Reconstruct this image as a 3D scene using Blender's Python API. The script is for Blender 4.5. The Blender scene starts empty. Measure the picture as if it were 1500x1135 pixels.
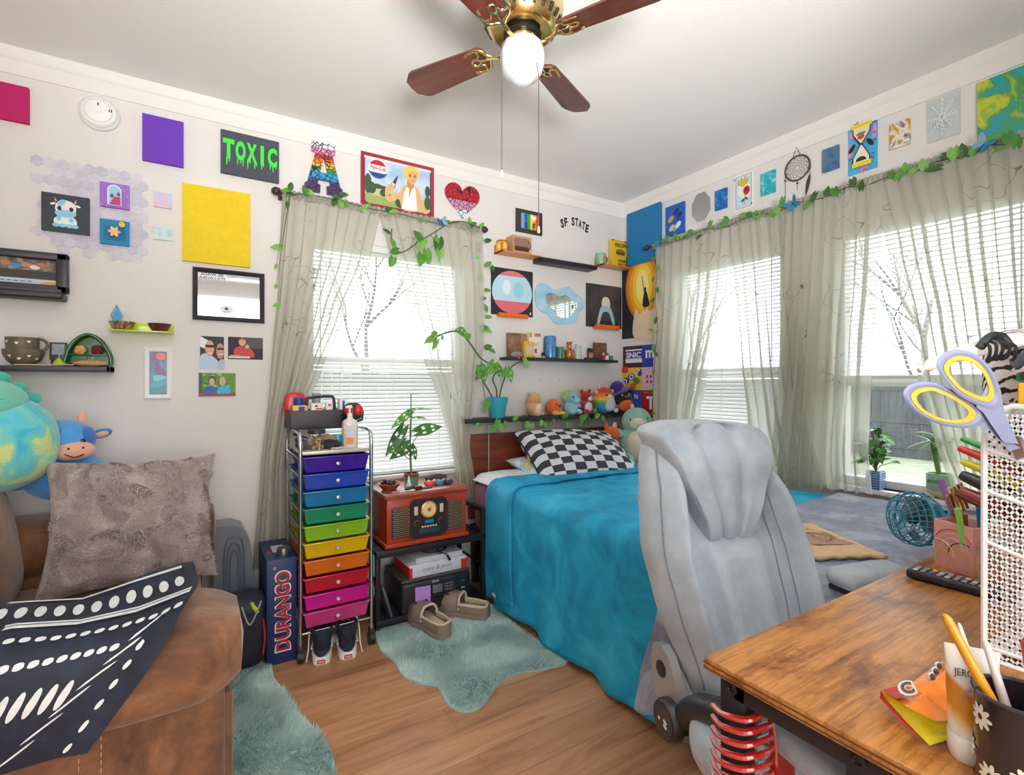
import bpy, bmesh, math, random
from mathutils import Vector, Matrix, Euler, noise
PI = math.pi
S = bpy.context.scene
COL = S.collection
# ---------------------------------------------------------------- measuring: a pixel of the photograph -> a point on a real surface
F, CX, CY, H = 739., 750., 562., 1.15
cs, sn = math.cos(math.radians(32)), math.sin(math.radians(32))
YA, XB, XL, YK, ZC = 2.664, 2.605, -1.13, -0.42, 2.44      # window wall A, window wall B, left, back, ceiling
def ray(px, py):
    a = (px-CX)/F
    return Vector((sn+cs*a, cs-sn*a, (CY-py)/F))
O3 = Vector((0, 0, H))
def atY(px, py, y): d = ray(px, py); return O3+d*(y/d.y)
def atX(px, py, x): d = ray(px, py); return O3+d*(x/d.x)
def atZ(px, py, z): d = ray(px, py); return O3+d*((z-H)/d.z)
def atD(px, py, t): return O3+ray(px, py)*t
def A(px, py, off=0): return atY(px, py, YA-off)
def B(px, py, off=0): return atX(px, py, XB-off)
# ---------------------------------------------------------------- colours and materials
def lin(c):
    if isinstance(c, str):
        c = c.lstrip('#'); c = [int(c[i:i+2], 16)/255 for i in (0, 2, 4)]
    return tuple(((x/12.92) if x <= .04045 else ((x+.055)/1.055)**2.4) for x in c[:3])+(1,)
MC = {}
def newmat(name):
    m = bpy.data.materials.new(name); m.use_nodes = True
    nt = m.node_tree; b = nt.nodes['Principled BSDF']
    return m, nt, b
def N(nt, t, **k):
    n = nt.nodes.new(t)
    for a, v in k.items():
        if a in n.inputs: n.inputs[a].default_value = v
        else: setattr(n, a, v)
    return n
def coords(nt, scale=(1, 1, 1), rot=(0, 0, 0), kind='Object'):
    tc = N(nt, 'ShaderNodeTexCoord'); mp = N(nt, 'ShaderNodeMapping')
    mp.inputs['Scale'].default_value = scale; mp.inputs['Rotation'].default_value = rot
    nt.links.new(tc.outputs[kind], mp.inputs['Vector']); return mp.outputs['Vector']
def ramp(nt, fac, stops, interp='LINEAR'):
    r = N(nt, 'ShaderNodeValToRGB'); cr = r.color_ramp; cr.interpolation = interp
    while len(cr.elements) < len(stops): cr.elements.new(.5)
    for e, (p, c) in zip(cr.elements, stops): e.position = p; e.color = lin(c)
    nt.links.new(fac, r.inputs['Fac']); return r.outputs['Color']
def bump(nt, b, h, strength=.3, dist=.01):
    n = N(nt, 'ShaderNodeBump', Strength=strength, Distance=dist)
    nt.links.new(h, n.inputs['Height']); nt.links.new(n.outputs['Normal'], b.inputs['Normal'])
def noi(nt, vec, scale, detail=4, rough=.55, dist=0):
    n = N(nt, 'ShaderNodeTexNoise', Scale=scale, Detail=detail, Roughness=rough, Distortion=dist)
    if vec is not None: nt.links.new(vec, n.inputs['Vector'])
    return n.outputs['Fac']
def M(c, rough=.5, metal=0, var=0, vs=20, bp=0, bs=200, sheen=0, coat=0, trans=0, alpha=1, spec=.5):
    """plain procedural material: base colour with a little tonal noise and optional bump"""
    key = (str(c), rough, metal, var, vs, bp, bs, sheen, coat, trans, alpha, spec)
    if key in MC: return MC[key]
    m, nt, b = newmat('mat_%s' % str(c).strip('#'))
    L = lin(c); b.inputs['Base Color'].default_value = L
    b.inputs['Roughness'].default_value = rough; b.inputs['Metallic'].default_value = metal
    b.inputs['Sheen Weight'].default_value = sheen; b.inputs['Coat Weight'].default_value = coat
    b.inputs['Transmission Weight'].default_value = trans; b.inputs['Alpha'].default_value = alpha
    b.inputs['Specular IOR Level'].default_value = spec
    if var or bp: v = coords(nt)
    if var:
        f = noi(nt, v, vs, 5)
        r = N(nt, 'ShaderNodeValToRGB'); e = r.color_ramp.elements
        e[0].position = .3; e[1].position = .7
        e[0].color = tuple(x*(1-var) for x in L[:3])+(1,); e[1].color = tuple(min(1, x*(1+var*.6)) for x in L[:3])+(1,)
        nt.links.new(f, r.inputs['Fac']); nt.links.new(r.outputs['Color'], b.inputs['Base Color'])
    if bp: bump(nt, b, noi(nt, v, bs, 3), bp, .004)
    MC[key] = m; return m
def Mramp(name, stops, scale=3, rough=.6, mapping=(1, 1, 1), rot=(0, 0, 0), detail=5, dist=0, bp=0, bs=200, sheen=0, kind='Object', nr=.55, coat=0):
    if name in MC: return MC[name]
    m, nt, b = newmat(name); v = coords(nt, mapping, rot, kind)
    nt.links.new(ramp(nt, noi(nt, v, scale, detail, nr, dist), stops), b.inputs['Base Color'])
    b.inputs['Roughness'].default_value = rough; b.inputs['Sheen Weight'].default_value = sheen; b.inputs['Coat Weight'].default_value = coat
    if bp: bump(nt, b, noi(nt, coords(nt), bs, 3), bp, .006)
    MC[name] = m; return m
BLACK = '#1d1d22'; WHITE = '#eeecea'
# ---------------------------------------------------------------- mesh builder
def rotm(r): return Euler(r).to_matrix().to_4x4()
class MB:
    def __init__(s): s.v = []; s.f = []; s.mi = []; s.mats = []
    def m(s, mat):
        if isinstance(mat, str): mat = M(mat)
        if mat not in s.mats: s.mats.append(mat)
        return s.mats.index(mat)
    def add(s, vs, fs, mat, X=None):
        k = len(s.v); i = s.m(mat)
        s.v += [tuple(X @ Vector(p)) if X else tuple(p) for p in vs]
        s.f += [[j+k for j in f] for f in fs]; s.mi += [i]*len(fs); return s
    def bm(s, bm, mat, X=None):
        bm.verts.ensure_lookup_table()
        s.add([v.co.copy() for v in bm.verts], [[v.index for v in f.verts] for f in bm.faces], mat, X); bm.free(); return s
    def box(s, c, d, mat, r=0, seg=2, rot=(0, 0, 0), top=1):
        b = bmesh.new(); bmesh.ops.create_cube(b, size=1)
        for v in b.verts:
            k = top if v.co.z > 0 else 1
            v.co = Vector((v.co.x*d[0]*k, v.co.y*d[1]*k, v.co.z*d[2]))
        if r: bmesh.ops.bevel(b, geom=list(b.edges), offset=min(r, min(d)*.49), segments=seg, profile=.5, affect='EDGES')
        b.verts.index_update()
        return s.bm(b, mat, Matrix.Translation(c) @ rotm(rot))
    def span(s, a, b, mat, r=0, seg=2):
        return s.box([(a[i]+b[i])/2 for i in range(3)], [abs(b[i]-a[i]) for i in range(3)], mat, r, seg)
    def tube(s, pts, r, mat, n=8, closed=False, cap=True, flat=1):
        P = [Vector(p) for p in pts]; k = len(P); R = r if isinstance(r, (list, tuple)) else [r]*k
        vs = []; fs = []; up = None
        for i, p in enumerate(P):
            if closed: t = P[(i+1) % k]-P[i-1]
            else: t = P[min(i+1, k-1)]-P[max(i-1, 0)]
            t = t.normalized() if t.length > 1e-9 else Vector((0, 0, 1))
            if up is None: up = Vector((0, 0, 1)) if abs(t.z) < .9 else Vector((1, 0, 0))
            x = t.cross(up)
            if x.length < 1e-6: x = t.orthogonal()
            x.normalize(); y = x.cross(t).normalized(); up = y
            for j in range(n):
                a = 2*PI*j/n; vs.append(p+(x*math.cos(a)+y*math.sin(a)*flat)*R[i])
        for i in range(k if closed else k-1):
            q = (i+1) % k
            for j in range(n): fs.append([i*n+j, i*n+(j+1) % n, q*n+(j+1) % n, q*n+j])
        if cap and not closed: fs += [list(range(n))[::-1], [(k-1)*n+j for j in range(n)]]
        return s.add(vs, fs, mat)
    def cyl(s, a, b, r, mat, n=16, r2=None): return s.tube([a, b], [r, r if r2 is None else r2], mat, n)
    def lathe(s, prof, mat, n=24, loc=(0, 0, 0), rot=(0, 0, 0), sq=None, X=None, cap=True):
        vs = []; fs = []; k = len(prof)
        for (r, z) in prof:
            for j in range(n):
                a = 2*PI*j/n; q = 1
                if sq: q = 1/(abs(math.cos(a))**sq+abs(math.sin(a))**sq)**(1/sq)
                vs.append((r*q*math.cos(a), r*q*math.sin(a), z))
        for i in range(k-1):
            for j in range(n): fs.append([i*n+j, i*n+(j+1) % n, (i+1)*n+(j+1) % n, (i+1)*n+j])
        if cap and prof[0][0] > 1e-6: fs.append(list(range(n))[::-1])
        if cap and prof[-1][0] > 1e-6: fs.append([(k-1)*n+j for j in range(n)])
        return s.add(vs, fs, mat, X or (Matrix.Translation(loc) @ rotm(rot)))
    def ell(s, c, r, mat, rot=(0, 0, 0), nu=20, nv=12, fn=None, p=1):
        if not isinstance(r, (tuple, list)): r = (r, r, r)
        vs = [(0, 0, -r[2])]; fs = []
        pw = lambda x: math.copysign(abs(x)**p, x)
        for i in range(1, nv):
            th = -PI/2+PI*i/nv
            for j in range(nu):
                a = 2*PI*j/nu
                vs.append((r[0]*pw(math.cos(th))*pw(math.cos(a)), r[1]*pw(math.cos(th))*pw(math.sin(a)), r[2]*pw(math.sin(th))))
        vs.append((0, 0, r[2]))
        if fn: vs = [fn(Vector(v)) for v in vs]
        for j in range(nu): fs.append([0, 1+(j+1) % nu, 1+j])
        for i in range(nv-2):
            for j in range(nu):
                a = 1+i*nu; fs.append([a+j, a+(j+1) % nu, a+nu+(j+1) % nu, a+nu+j])
        L = len(vs)-1; a = 1+(nv-2)*nu
        for j in range(nu): fs.append([a+j, a+(j+1) % nu, L])
        return s.add(vs, fs, mat, Matrix.Translation(c) @ rotm(rot))
    def grid(s, fn, nu, nv, mat, closed=False, flip=False):
        vs = [fn(i/nu, j/nv) for j in range(nv+1) for i in range(nu+(0 if closed else 1))]
        w = nu+(0 if closed else 1); fs = []
        for j in range(nv):
            for i in range(nu):
                q = [j*w+i, j*w+(i+1) % w, (j+1)*w+(i+1) % w, (j+1)*w+i]; fs.append(q[::-1] if flip else q)
        return s.add(vs, fs, mat)
    def slab(s, pts, o, ux, uy, t, mat, side=None):
        """extruded outline: pts 2-D in the (ux,uy) frame at o, thickness t along ux x uy"""
        o = Vector(o); ux = Vector(ux); uy = Vector(uy); n = ux.cross(uy).normalized(); k = len(pts)
        vs = [o+ux*x+uy*y for x, y in pts]+[o+ux*x+uy*y+n*t for x, y in pts]
        s.add(vs, [list(range(k))[::-1], [k+i for i in range(k)]], mat)
        s.add(vs, [[i, (i+1) % k, k+(i+1) % k, k+i] for i in range(k)], side or mat); return s
    def text(s, txt, o, ux, uy, size, mat, bold=0, t=.0004, width=None, shear=0, sy=1):
        """lettering; o is the centre of the words, size the cap height; width squeezes the line to fit"""
        cu = bpy.data.curves.new('t', 'FONT'); cu.body = txt; cu.align_x = 'CENTER'; cu.align_y = 'CENTER'
        cu.size = 1; cu.offset = bold; cu.resolution_u = 3; cu.shear = shear
        ob = bpy.data.objects.new('t', cu); COL.objects.link(ob)
        bpy.context.view_layer.update()
        me = ob.evaluated_get(bpy.context.evaluated_depsgraph_get()).to_mesh()
        vs = [v.co.copy() for v in me.vertices]; fs = [list(p.vertices) for p in me.polygons]
        bpy.data.objects.remove(ob); bpy.data.curves.remove(cu)
        if not vs: return s
        x0 = min(v.x for v in vs); x1 = max(v.x for v in vs); y0 = min(v.y for v in vs); y1 = max(v.y for v in vs)
        k = size/(y1-y0); kx = k if width is None else width/(x1-x0)
        o = Vector(o); ux = Vector(ux).normalized(); uy = Vector(uy).normalized(); n = ux.cross(uy)
        return s.add([o+ux*((v.x-(x0+x1)/2)*kx)+uy*((v.y-(y0+y1)/2)*k)+n*t for v in vs], fs, mat)
    def build(s, name, parent=None, loc=None, smooth=40, local=False):
        me = bpy.data.meshes.new(name)
        if parent is not None and not local:
            w = Vector((0, 0, 0)); p = parent
            while p is not None: w = w+p.location; p = p.parent
            V = [Vector(v)-w for v in s.v]; loc = None
        elif parent is None and loc is None:
            xs = [v[0] for v in s.v]; ys = [v[1] for v in s.v]; zs = [v[2] for v in s.v]
            loc = Vector(((min(xs)+max(xs))/2, (min(ys)+max(ys))/2, min(zs))); V = [Vector(v)-loc for v in s.v]
        else: V = [Vector(v) for v in s.v]
        me.from_pydata(V, [], s.f)
        for m in s.mats: me.materials.append(m)
        me.polygons.foreach_set('material_index', s.mi)
        me.validate(); me.update()
        if smooth:
            me.polygons.foreach_set('use_smooth', [True]*len(me.polygons)); me.set_sharp_from_angle(angle=math.radians(smooth))
        o = bpy.data.objects.new(name, me); COL.objects.link(o)
        if loc is not None: o.location = loc
        if parent is not None: o.parent = parent
        return o
def tag(o, label, cat, group=None, kind=None):
    o['label'] = label; o['category'] = cat
    if group: o['group'] = group
    if kind: o['kind'] = kind
    return o
def thing(name, label, cat, loc=(0, 0, 0), rz=0, group=None, rot=None):
    o = bpy.data.objects.new(name, None); COL.objects.link(o); o.location = loc; o.rotation_euler = rot or (0, 0, rz)
    o.empty_display_size = .05; return tag(o, label, cat, group)
def struct(mb, name, label=None, cat=None, loc=None):
    o = mb.build(name, loc=loc); o['kind'] = 'structure'
    o['label'] = label or name.replace('_', ' '); o['category'] = cat or name.split('_')[0]; return o
def copytree(o, loc=None, rz=None, label=None, parent=None):
    c = o.copy(); COL.objects.link(c)
    if parent is not None: c.parent = parent
    if loc is not None: c.location = loc
    if rz is not None: c.rotation_euler = (0, 0, rz)
    if label: c['label'] = label
    for ch in list(o.children): copytree(ch, parent=c)
    return c
def pathsmooth(pts, n=6):
    P = [Vector(p) for p in pts]; out = []
    for i in range(len(P)-1):
        a = P[max(i-1, 0)]; b = P[i]; c = P[i+1]; d = P[min(i+2, len(P)-1)]
        for k in range(n):
            t = k/n; out.append(.5*((2*b)+(c-a)*t+(2*a-5*b+4*c-d)*t*t+(3*b-a-3*c+d)*t**3))
    out.append(P[-1]); return out
def smooth2(pts, n=6, closed=True):
    P = [Vector((p[0], p[1], 0)) for p in pts]; out = []; k = len(P)
    for i in range(k):
        a, b, c, d = P[i-1], P[i], P[(i+1) % k], P[(i+2) % k]
        for j in range(n):
            t = j/n; q = .5*((2*b)+(c-a)*t+(2*a-5*b+4*c-d)*t*t+(3*b-a-3*c+d)*t**3); out.append((q.x, q.y))
    return out
def lerp(a, b, t): return a+(b-a)*t
def sstep(a, b, x):
    t = max(0, min(1, (x-a)/(b-a))); return t*t*(3-2*t)
def nz(x, y, z=0): return noise.noise(Vector((x, y, z)))
# ---------------------------------------------------------------- flat pictures on the walls: painted shapes on a real canvas / card
class Art(MB):
    """A rectangle on a wall; drawing coordinates 0..1 from the lower left corner"""
    def __init__(s, wall, tl, br, t=.018, base='#ffffff', side=None, back=0, tilt=0):
        super().__init__(); w = A if wall == 'A' else B
        a, b = w(*tl), w(*br)
        s.ux = Vector((1, 0, 0)) if wall == 'A' else Vector((0, -1, 0)); s.uy = Vector((0, 0, 1)); s.n = s.ux.cross(s.uy)
        s.o = Vector((a.x if wall == 'A' else XB, YA if wall == 'A' else a.y, b.z))+s.n*back
        s.w = abs((b-a).dot(s.ux)); s.h = a.z-b.z; s.t = t; s.k = 0
        s.o = s.o-s.n*(0 if back else .0004)
        if tilt:
            c = s.o+s.ux*s.w/2+s.uy*s.h/2; R = Matrix.Rotation(tilt, 3, s.n); s.ux = R @ s.ux; s.uy = R @ s.uy
            s.o = c-s.ux*s.w/2-s.uy*s.h/2
        if base is not None: s.slab([(0, 0), (s.w, 0), (s.w, s.h), (0, s.h)], s.o, s.ux, s.uy, t, base if not isinstance(base, str) else M(base, .7, var=.06, vs=40), side)
    def off(s): s.k += 1; return s.o+s.n*(s.t+.00025*s.k)
    def poly(s, pts, mat):
        o = s.off(); return s.add([o+s.ux*(x*s.w)+s.uy*(y*s.h) for x, y in pts], [list(range(len(pts)))], mat)
    def rect(s, x0, y0, x1, y1, mat): return s.poly([(x0, y0), (x1, y0), (x1, y1), (x0, y1)], mat)
    def oval(s, cx, cy, rx, ry, mat, a0=0, a1=360, n=28, rot=0):
        r = math.radians(rot); pts = []
        for i in range(n+(0 if a1-a0 == 360 else 1)):
            a = math.radians(a0+(a1-a0)*i/n); x = rx*math.cos(a); y = ry*math.sin(a)
            pts.append((cx+x*math.cos(r)-y*math.sin(r), cy+x*math.sin(r)+y*math.cos(r)))
        return s.poly(pts, mat)
    def blob(s, pts, mat, n=5): return s.poly(smooth2(pts, n), mat)
    def line(s, pts, wd, mat):
        for (x0, y0), (x1, y1) in zip(pts, pts[1:]):
            dx = (x1-x0)*s.w; dy = (y1-y0)*s.h; l = math.hypot(dx, dy) or 1; ox = -dy/l*wd/2; oy = dx/l*wd/2
            q = [(x0*s.w+ox, y0*s.h+oy), (x0*s.w-ox, y0*s.h-oy), (x1*s.w-ox, y1*s.h-oy), (x1*s.w+ox, y1*s.h+oy)]
            s.poly([(x/s.w, y/s.h) for x, y in q], mat)
        return s
    def word(s, txt, cx, cy, h, mat, bold=0, w=None, rot=0, flip=False, shear=0):
        o = s.off()+s.ux*(cx*s.w)+s.uy*(cy*s.h); R = Matrix.Rotation(math.radians(rot), 3, s.n)
        ux = R @ s.ux
        if flip: ux = -ux
        super().text(txt, o, ux, R @ s.uy, h*s.h, mat, bold, 0, None if w is None else w*s.w, shear)
        return s
# ================================================================ CAMERA, WORLD, LIGHT
cam = bpy.data.cameras.new('camera'); co = bpy.data.objects.new('camera', cam); COL.objects.link(co)
co.location = (0, 0, H); co.rotation_euler = (PI/2, 0, -math.radians(32)); cam.sensor_width = 36; cam.lens = 36*F/1500
cam.shift_y = -5.5/1500; cam.clip_start = .02; S.camera = co
S.view_settings.view_transform = 'Standard'; S.view_settings.look = 'None'; S.view_settings.gamma = 1; S.view_settings.use_curve_mapping = False
S.view_settings.exposure = 0.13
S.cycles.max_bounces = 10; S.cycles.diffuse_bounces = 6; S.cycles.glossy_bounces = 4; S.cycles.transmission_bounces = 8
S.cycles.transparent_max_bounces = 24; S.cycles.caustics_reflective = False; S.cycles.caustics_refractive = False
S.cycles.sample_clamp_indirect = 4
W = bpy.data.worlds.new('overcast_sky'); S.world = W; W.use_nodes = True
wn = W.node_tree; bg = wn.nodes['Background']
v = coords(wn, kind='Generated')
sx = N(wn, 'ShaderNodeSeparateXYZ'); wn.links.new(v, sx.inputs[0])
wn.links.new(ramp(wn, sx.outputs['Z'], [(0, '#e6edf2'), (.35, '#f4f8fc'), (1, '#ffffff')]), bg.inputs['Color'])
bg.inputs['Strength'].default_value = 5.0
def area(name, loc, size, power, rot, col=(1, 1, 1), sy=None):
    l = bpy.data.lights.new(name, 'AREA'); l.energy = power; l.size = size; l.color = col
    if sy: l.shape = 'RECTANGLE'; l.size_y = sy
    o = bpy.data.objects.new(name, l); COL.objects.link(o); o.location = loc; o.rotation_euler = rot; return o
# added unseen area lights filling room and ceiling through the doorway behind the camera
area('room_fill_light', (0, -1.55, 1.35), 1.5, 44, (math.radians(100), 0, 0), (1, 1, .995), 1.7)
area('ceiling_fill_light', (0, -.8, 1.2), .7, 42, (math.radians(135), 0, math.radians(-28)), (1, 1, .995), .4).data.spread = math.radians(95)
# ================================================================ SHELL
def wallmat():
    m, nt, b = newmat('wall_paint'); v = coords(nt)
    nt.links.new(ramp(nt, noi(nt, v, 2.0, 3), [(.3, '#e1dedb'), (.7, '#e7e4e1')]), b.inputs['Base Color'])
    b.inputs['Roughness'].default_value = .75; bump(nt, b, noi(nt, v, 95, 3), .28, .006); return m
WALL = wallmat()
def floormat():
    m, nt, b = newmat('oak_laminate'); v = coords(nt)
    br = N(nt, 'ShaderNodeTexBrick', Scale=1.0); br.offset = .37; br.inputs['Brick Width'].default_value = 1.25; br.inputs['Row Height'].default_value = .13
    br.inputs['Mortar Size'].default_value = .0012; br.inputs['Color1'].default_value = (.1, .1, .1, 1); br.inputs['Color2'].default_value = (.9, .9, .9, 1)
    nt.links.new(v, br.inputs['Vector'])
    v2 = coords(nt, (1.6, 17, 17)); n1 = noi(nt, v2, 1.6, 6, .6, .9)
    base = ramp(nt, n1, [(.28, '#9a6947'), (.45, '#bd8a62'), (.6, '#cd9b74'), (.8, '#b8835c')])
    mx = N(nt, 'ShaderNodeMix', data_type='RGBA', blend_type='MULTIPLY'); mx.inputs['Factor'].default_value = 1
    tone = ramp(nt, br.outputs['Color'], [(0, '#d6cec8'), (1, '#ffffff')])
    nt.links.new(base, mx.inputs['A']); nt.links.new(tone, mx.inputs['B'])
    m2 = N(nt, 'ShaderNodeMix', data_type='RGBA', blend_type='MIX'); nt.links.new(br.outputs['Fac'], m2.inputs['Factor'])
    nt.links.new(mx.outputs['Result'], m2.inputs['A']); m2.inputs['B'].default_value = lin('#8a6242')
    nt.links.new(m2.outputs['Result'], b.inputs['Base Color']); b.inputs['Roughness'].default_value = .38
    return m
FLOOR = floormat()
CEIL = M('#f0eeea', .9, bp=.15, bs=120)
TRIM = M('#ece9e4', .55)
m = MB(); m.span((XL, YK, -.05), (XB, YA, 0), FLOOR); struct(m, 'floor')
m = MB(); m.span((XL-.12, YK-.12, ZC), (XB+.12, YA+.12, ZC+.1), CEIL); struct(m, 'ceiling')
WA = (.47, 1.335, .66, 1.885)                       # window in wall A: x0 x1 z0 z1
WB = [(1.50, 2.21, .675, 1.885), (.54, 1.25, .675, 1.885)]   # windows in wall B: y0 y1 z0 z1
T = .12
m = MB(); m.span((XL-T, YA, -.05), (WA[0], YA+T, ZC), WALL); m.span((WA[1], YA, -.05), (XB+T, YA+T, ZC), WALL)
m.span((WA[0], YA, -.05), (WA[1], YA+T, WA[2]), WALL); m.span((WA[0], YA, WA[3]), (WA[1], YA+T, ZC), WALL); struct(m, 'wall_front')
m = MB(); ys = [YK-T, WB[1][0], WB[1][1], WB[0][0], WB[0][1], YA]
for i in (0, 2, 4): m.span((XB, ys[i], -.05), (XB+T, ys[i+1], ZC), WALL)
for (y0, y1, z0, z1) in WB: m.span((XB, y0, -.05), (XB+T, y1, z0), WALL); m.span((XB, y0, z1), (XB+T, y1, ZC), WALL)
struct(m, 'wall_right')
m = MB(); m.span((XL-T, YK-T, -.05), (XL, YA, ZC), WALL); struct(m, 'wall_left')
HC = M('#e6e2dc', .8)  # unseen hall box, added to close off the bright sky behind the doorway
m = MB(); m.span((-1.0, -1.9, -.05), (1.0, YK-T, 0), FLOOR); struct(m, 'floor_added_hall', 'added unseen hall floor beyond the added doorway', 'floor')
m = MB(); m.span((-1.05, -1.9, ZC), (1.05, YK-T, ZC+.1), CEIL); struct(m, 'ceiling_added_hall', 'added unseen hall ceiling beyond the added doorway', 'ceiling')
m = MB(); m.span((-1.05, -1.95, -.05), (1.05, -1.9, ZC), HC); m.span((-1.05, -1.9, -.05), (-1.0, YK-T, ZC), HC); m.span((1.0, -1.9, -.05), (1.05, YK-T, ZC), HC); struct(m, 'wall_added_hall', 'added unseen hall walls beyond the added doorway', 'wall')
m = MB(); m.span((XL, YK-T, -.05), (-.75, YK, ZC), WALL); m.span((.75, YK-T, -.05), (XB, YK, ZC), WALL); m.span((-.75, YK-T, 2.2), (.75, YK, ZC), WALL); struct(m, 'wall_back')  # doorway opening added so the fill lights reach the room
# crown batten under the ceiling on the two window walls, baseboards
def crown(name, a, b, axis):
    m = MB(); pr = [(0, 0), (.006, 0), (.006, .055), (.012, .06), (.016, .075), (.022, .09), (.022, .1), (0, .1)]
    if axis == 'x': m.slab([(p, q) for p, q in pr], (a, YA, ZC-.1), (0, -1, 0), (0, 0, 1), -(b-a), TRIM)
    else: m.slab([(p, q) for p, q in pr], (XB, a, ZC-.1), (-1, 0, 0), (0, 0, 1), (b-a), TRIM)
    struct(m, name, 'white crown moulding along the top of the wall', 'trim')
crown('trim_1', XL, XB, 'x'); crown('trim_2', YK, YA, 'y')
m = MB(); m.span((XL, YA-.012, 0), (XB, YA, .08), TRIM); struct(m, 'baseboard_front')
m = MB(); m.span((XB-.012, YK, 0), (XB, YA, .08), TRIM); struct(m, 'baseboard_right')
# ================================================================ WINDOWS
def glassmat():
    m, nt, b = newmat('window_glass'); out = nt.nodes['Material Output']; nt.nodes.remove(b)
    t = N(nt, 'ShaderNodeBsdfTransparent'); t.inputs['Color'].default_value = (.93, .95, .95, 1)
    g = N(nt, 'ShaderNodeBsdfGlossy', Roughness=.02); x = N(nt, 'ShaderNodeMixShader'); x.inputs[0].default_value = .06
    nt.links.new(t.outputs[0], x.inputs[1]); nt.links.new(g.outputs[0], x.inputs[2]); nt.links.new(x.outputs[0], out.inputs['Surface']); return m
GLASS = glassmat()
VINYL = M('#e9e9e8', .4)
def window(i, wall, a0, a1, z0, z1, zr):
    """sash window: outer frame, meeting rail, two panes; depth coordinate d goes outward from the wall face"""
    P = (lambda a, d, z: (a, YA+d, z)) if wall == 'A' else (lambda a, d, z: (XB+d, a, z))
    f = MB(); w = .035
    for q in ((a0, z0, a0+w, z1), (a1-w, z0, a1, z1), (a0, z0, a1, z0+w), (a0, z1-w, a1, z1)): f.span(P(q[0], .05, q[1]), P(q[2], .11, q[3]), VINYL)
    f.span(P(a0, .055, zr-.022), P(a1, .1, zr+.022), VINYL, .004)
    win = struct(f, 'window_%d' % i, 'white sash window with blinds', 'window')
    s = MB(); s.span(P(a0-.03, -.03, z0-.025), P(a1+.03, .06, z0), M('#f1efec', .4), .006); s.build('window_sill', win)
    g = MB(); g.span(P(a0+w, .07, z0+w), P(a1-w, .074, z1-w), GLASS); g.build('pane', win)
    return win
window(1, 'A', *WA, 1.27); window(2, 'B', *WB[0], 1.22); window(3, 'B', *WB[1], 1.16)
def slatmat():
    m, nt, b = newmat('blind_slat'); out = nt.nodes['Material Output']
    b.inputs['Base Color'].default_value = lin('#f3f3f3'); b.inputs['Roughness'].default_value = .45
    t = N(nt, 'ShaderNodeBsdfTranslucent'); t.inputs['Color'].default_value = lin('#e8eaee'); x = N(nt, 'ShaderNodeMixShader'); x.inputs[0].default_value = .18
    nt.links.new(b.outputs[0], x.inputs[1]); nt.links.new(t.outputs[0], x.inputs[2]); nt.links.new(x.outputs[0], out.inputs['Surface']); return m
SLAT = slatmat()
def blind(wall, a0, a1, ztop, zbot, label, tilt_top, tilt_bot, zsplit):
    P = (lambda a, d, z: (a, YA+d, z)) if wall == 'A' else (lambda a, d, z: (XB+d, a, z))
    t = thing('window_blind', label, 'blind', P((a0+a1)/2, .02, zbot), group='white slatted window blinds')
    h = MB(); h.span(P(a0, .0, ztop-.035), P(a1, .035, ztop), VINYL, .004); h.build('headrail', t)
    m = MB(); z = ztop-.05; step = .0215
    while z > zbot+.02:
        a = tilt_top if z > zsplit else tilt_bot
        c, s_ = math.cos(a), math.sin(a); r = .0125
        pts = [(-r*c, -r*s_), (0, .0022), (r*c, r*s_)]
        vs = [P(aa, .018+d, z+e) for aa in (a0+.004, a1-.004) for d, e in pts]
        m.add(vs, [[0, 1, 4, 3], [1, 2, 5, 4]], SLAT); z -= step
    m.build('slats', t, smooth=60)
    b = MB(); b.span(P(a0, .005, zbot), P(a1, .03, zbot+.018), VINYL, .003); b.build('bottom_rail', t)
    k = MB()
    for f in (.18, .5, .82): k.cyl(P(lerp(a0, a1, f), .004, ztop-.03), P(lerp(a0, a1, f), .004, zbot+.01), .0012, VINYL, 5)
    k.build('ladder_cord', t)
    w = MB(); w.cyl(P(lerp(a0, a1, .06), -.006, ztop-.03), P(lerp(a0, a1, .06), -.006, ztop-.62), .003, M('#e8ecee', .2), 8); w.build('tilt_wand', t)
blind('A', WA[0]+.005, WA[1]-.005, WA[3], WA[2]+.002, 'white slatted blind in the window behind the rainbow drawer cart', -.10, .75, 1.29)
blind('B', WB[0][0]+.005, WB[0][1]-.005, WB[0][3], WB[0][2]+.002, 'white slatted blind lowered right down behind the bed, near the corner', -.10, .75, 1.24)
blind('B', WB[1][0]+.005, WB[1][1]-.005, WB[1][3], 1.17, 'white slatted blind half raised above the two potted plants on the sill', -.10, .1, 1.2)
# ================================================================ OUTSIDE
m = MB(); m.box((6, 9, -.2), (60, 60, .1), Mramp('lawn', [(.3, '#78806a'), (.7, '#979c88')], 6, .9)); struct(m, 'ground', 'lawn outside the windows', 'ground')
FENCE = Mramp('fence_boards', [(.3, '#3c3e42'), (.7, '#55585b')], 3, .85, (14, 14, 1))
def fence(a, b, ztop, label):
    t = thing('board_fence', label, 'fence', (a[0], a[1], -.15)); d = Vector((b[0]-a[0], b[1]-a[1], 0)); L = d.length; d.normalize(); n = int(L/.15)
    m = MB()
    for i in range(n):
        p = Vector(a+(0,))+d*(i*.15+.07); m.box((p.x, p.y, (ztop-.15)/2-.02*random.random()), (.142, .02, ztop+.15), FENCE, rot=(0, 0, math.atan2(d.y, d.x)))
    m.build('fence_boards', t)
    r = MB(); c = (Vector(a+(0,))+Vector(b+(0,)))/2
    for z in (.05, .5, ztop-.15): r.box((c.x, c.y+.03, z), (L, .04, .08), FENCE, rot=(0, 0, math.atan2(d.y, d.x)))
    r.build('fence_rails', t)
random.seed(3)
fence((-6, 8.2), (10.35, 8.2), 1.33, 'grey board fence beyond the window behind the drawer cart')
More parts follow.
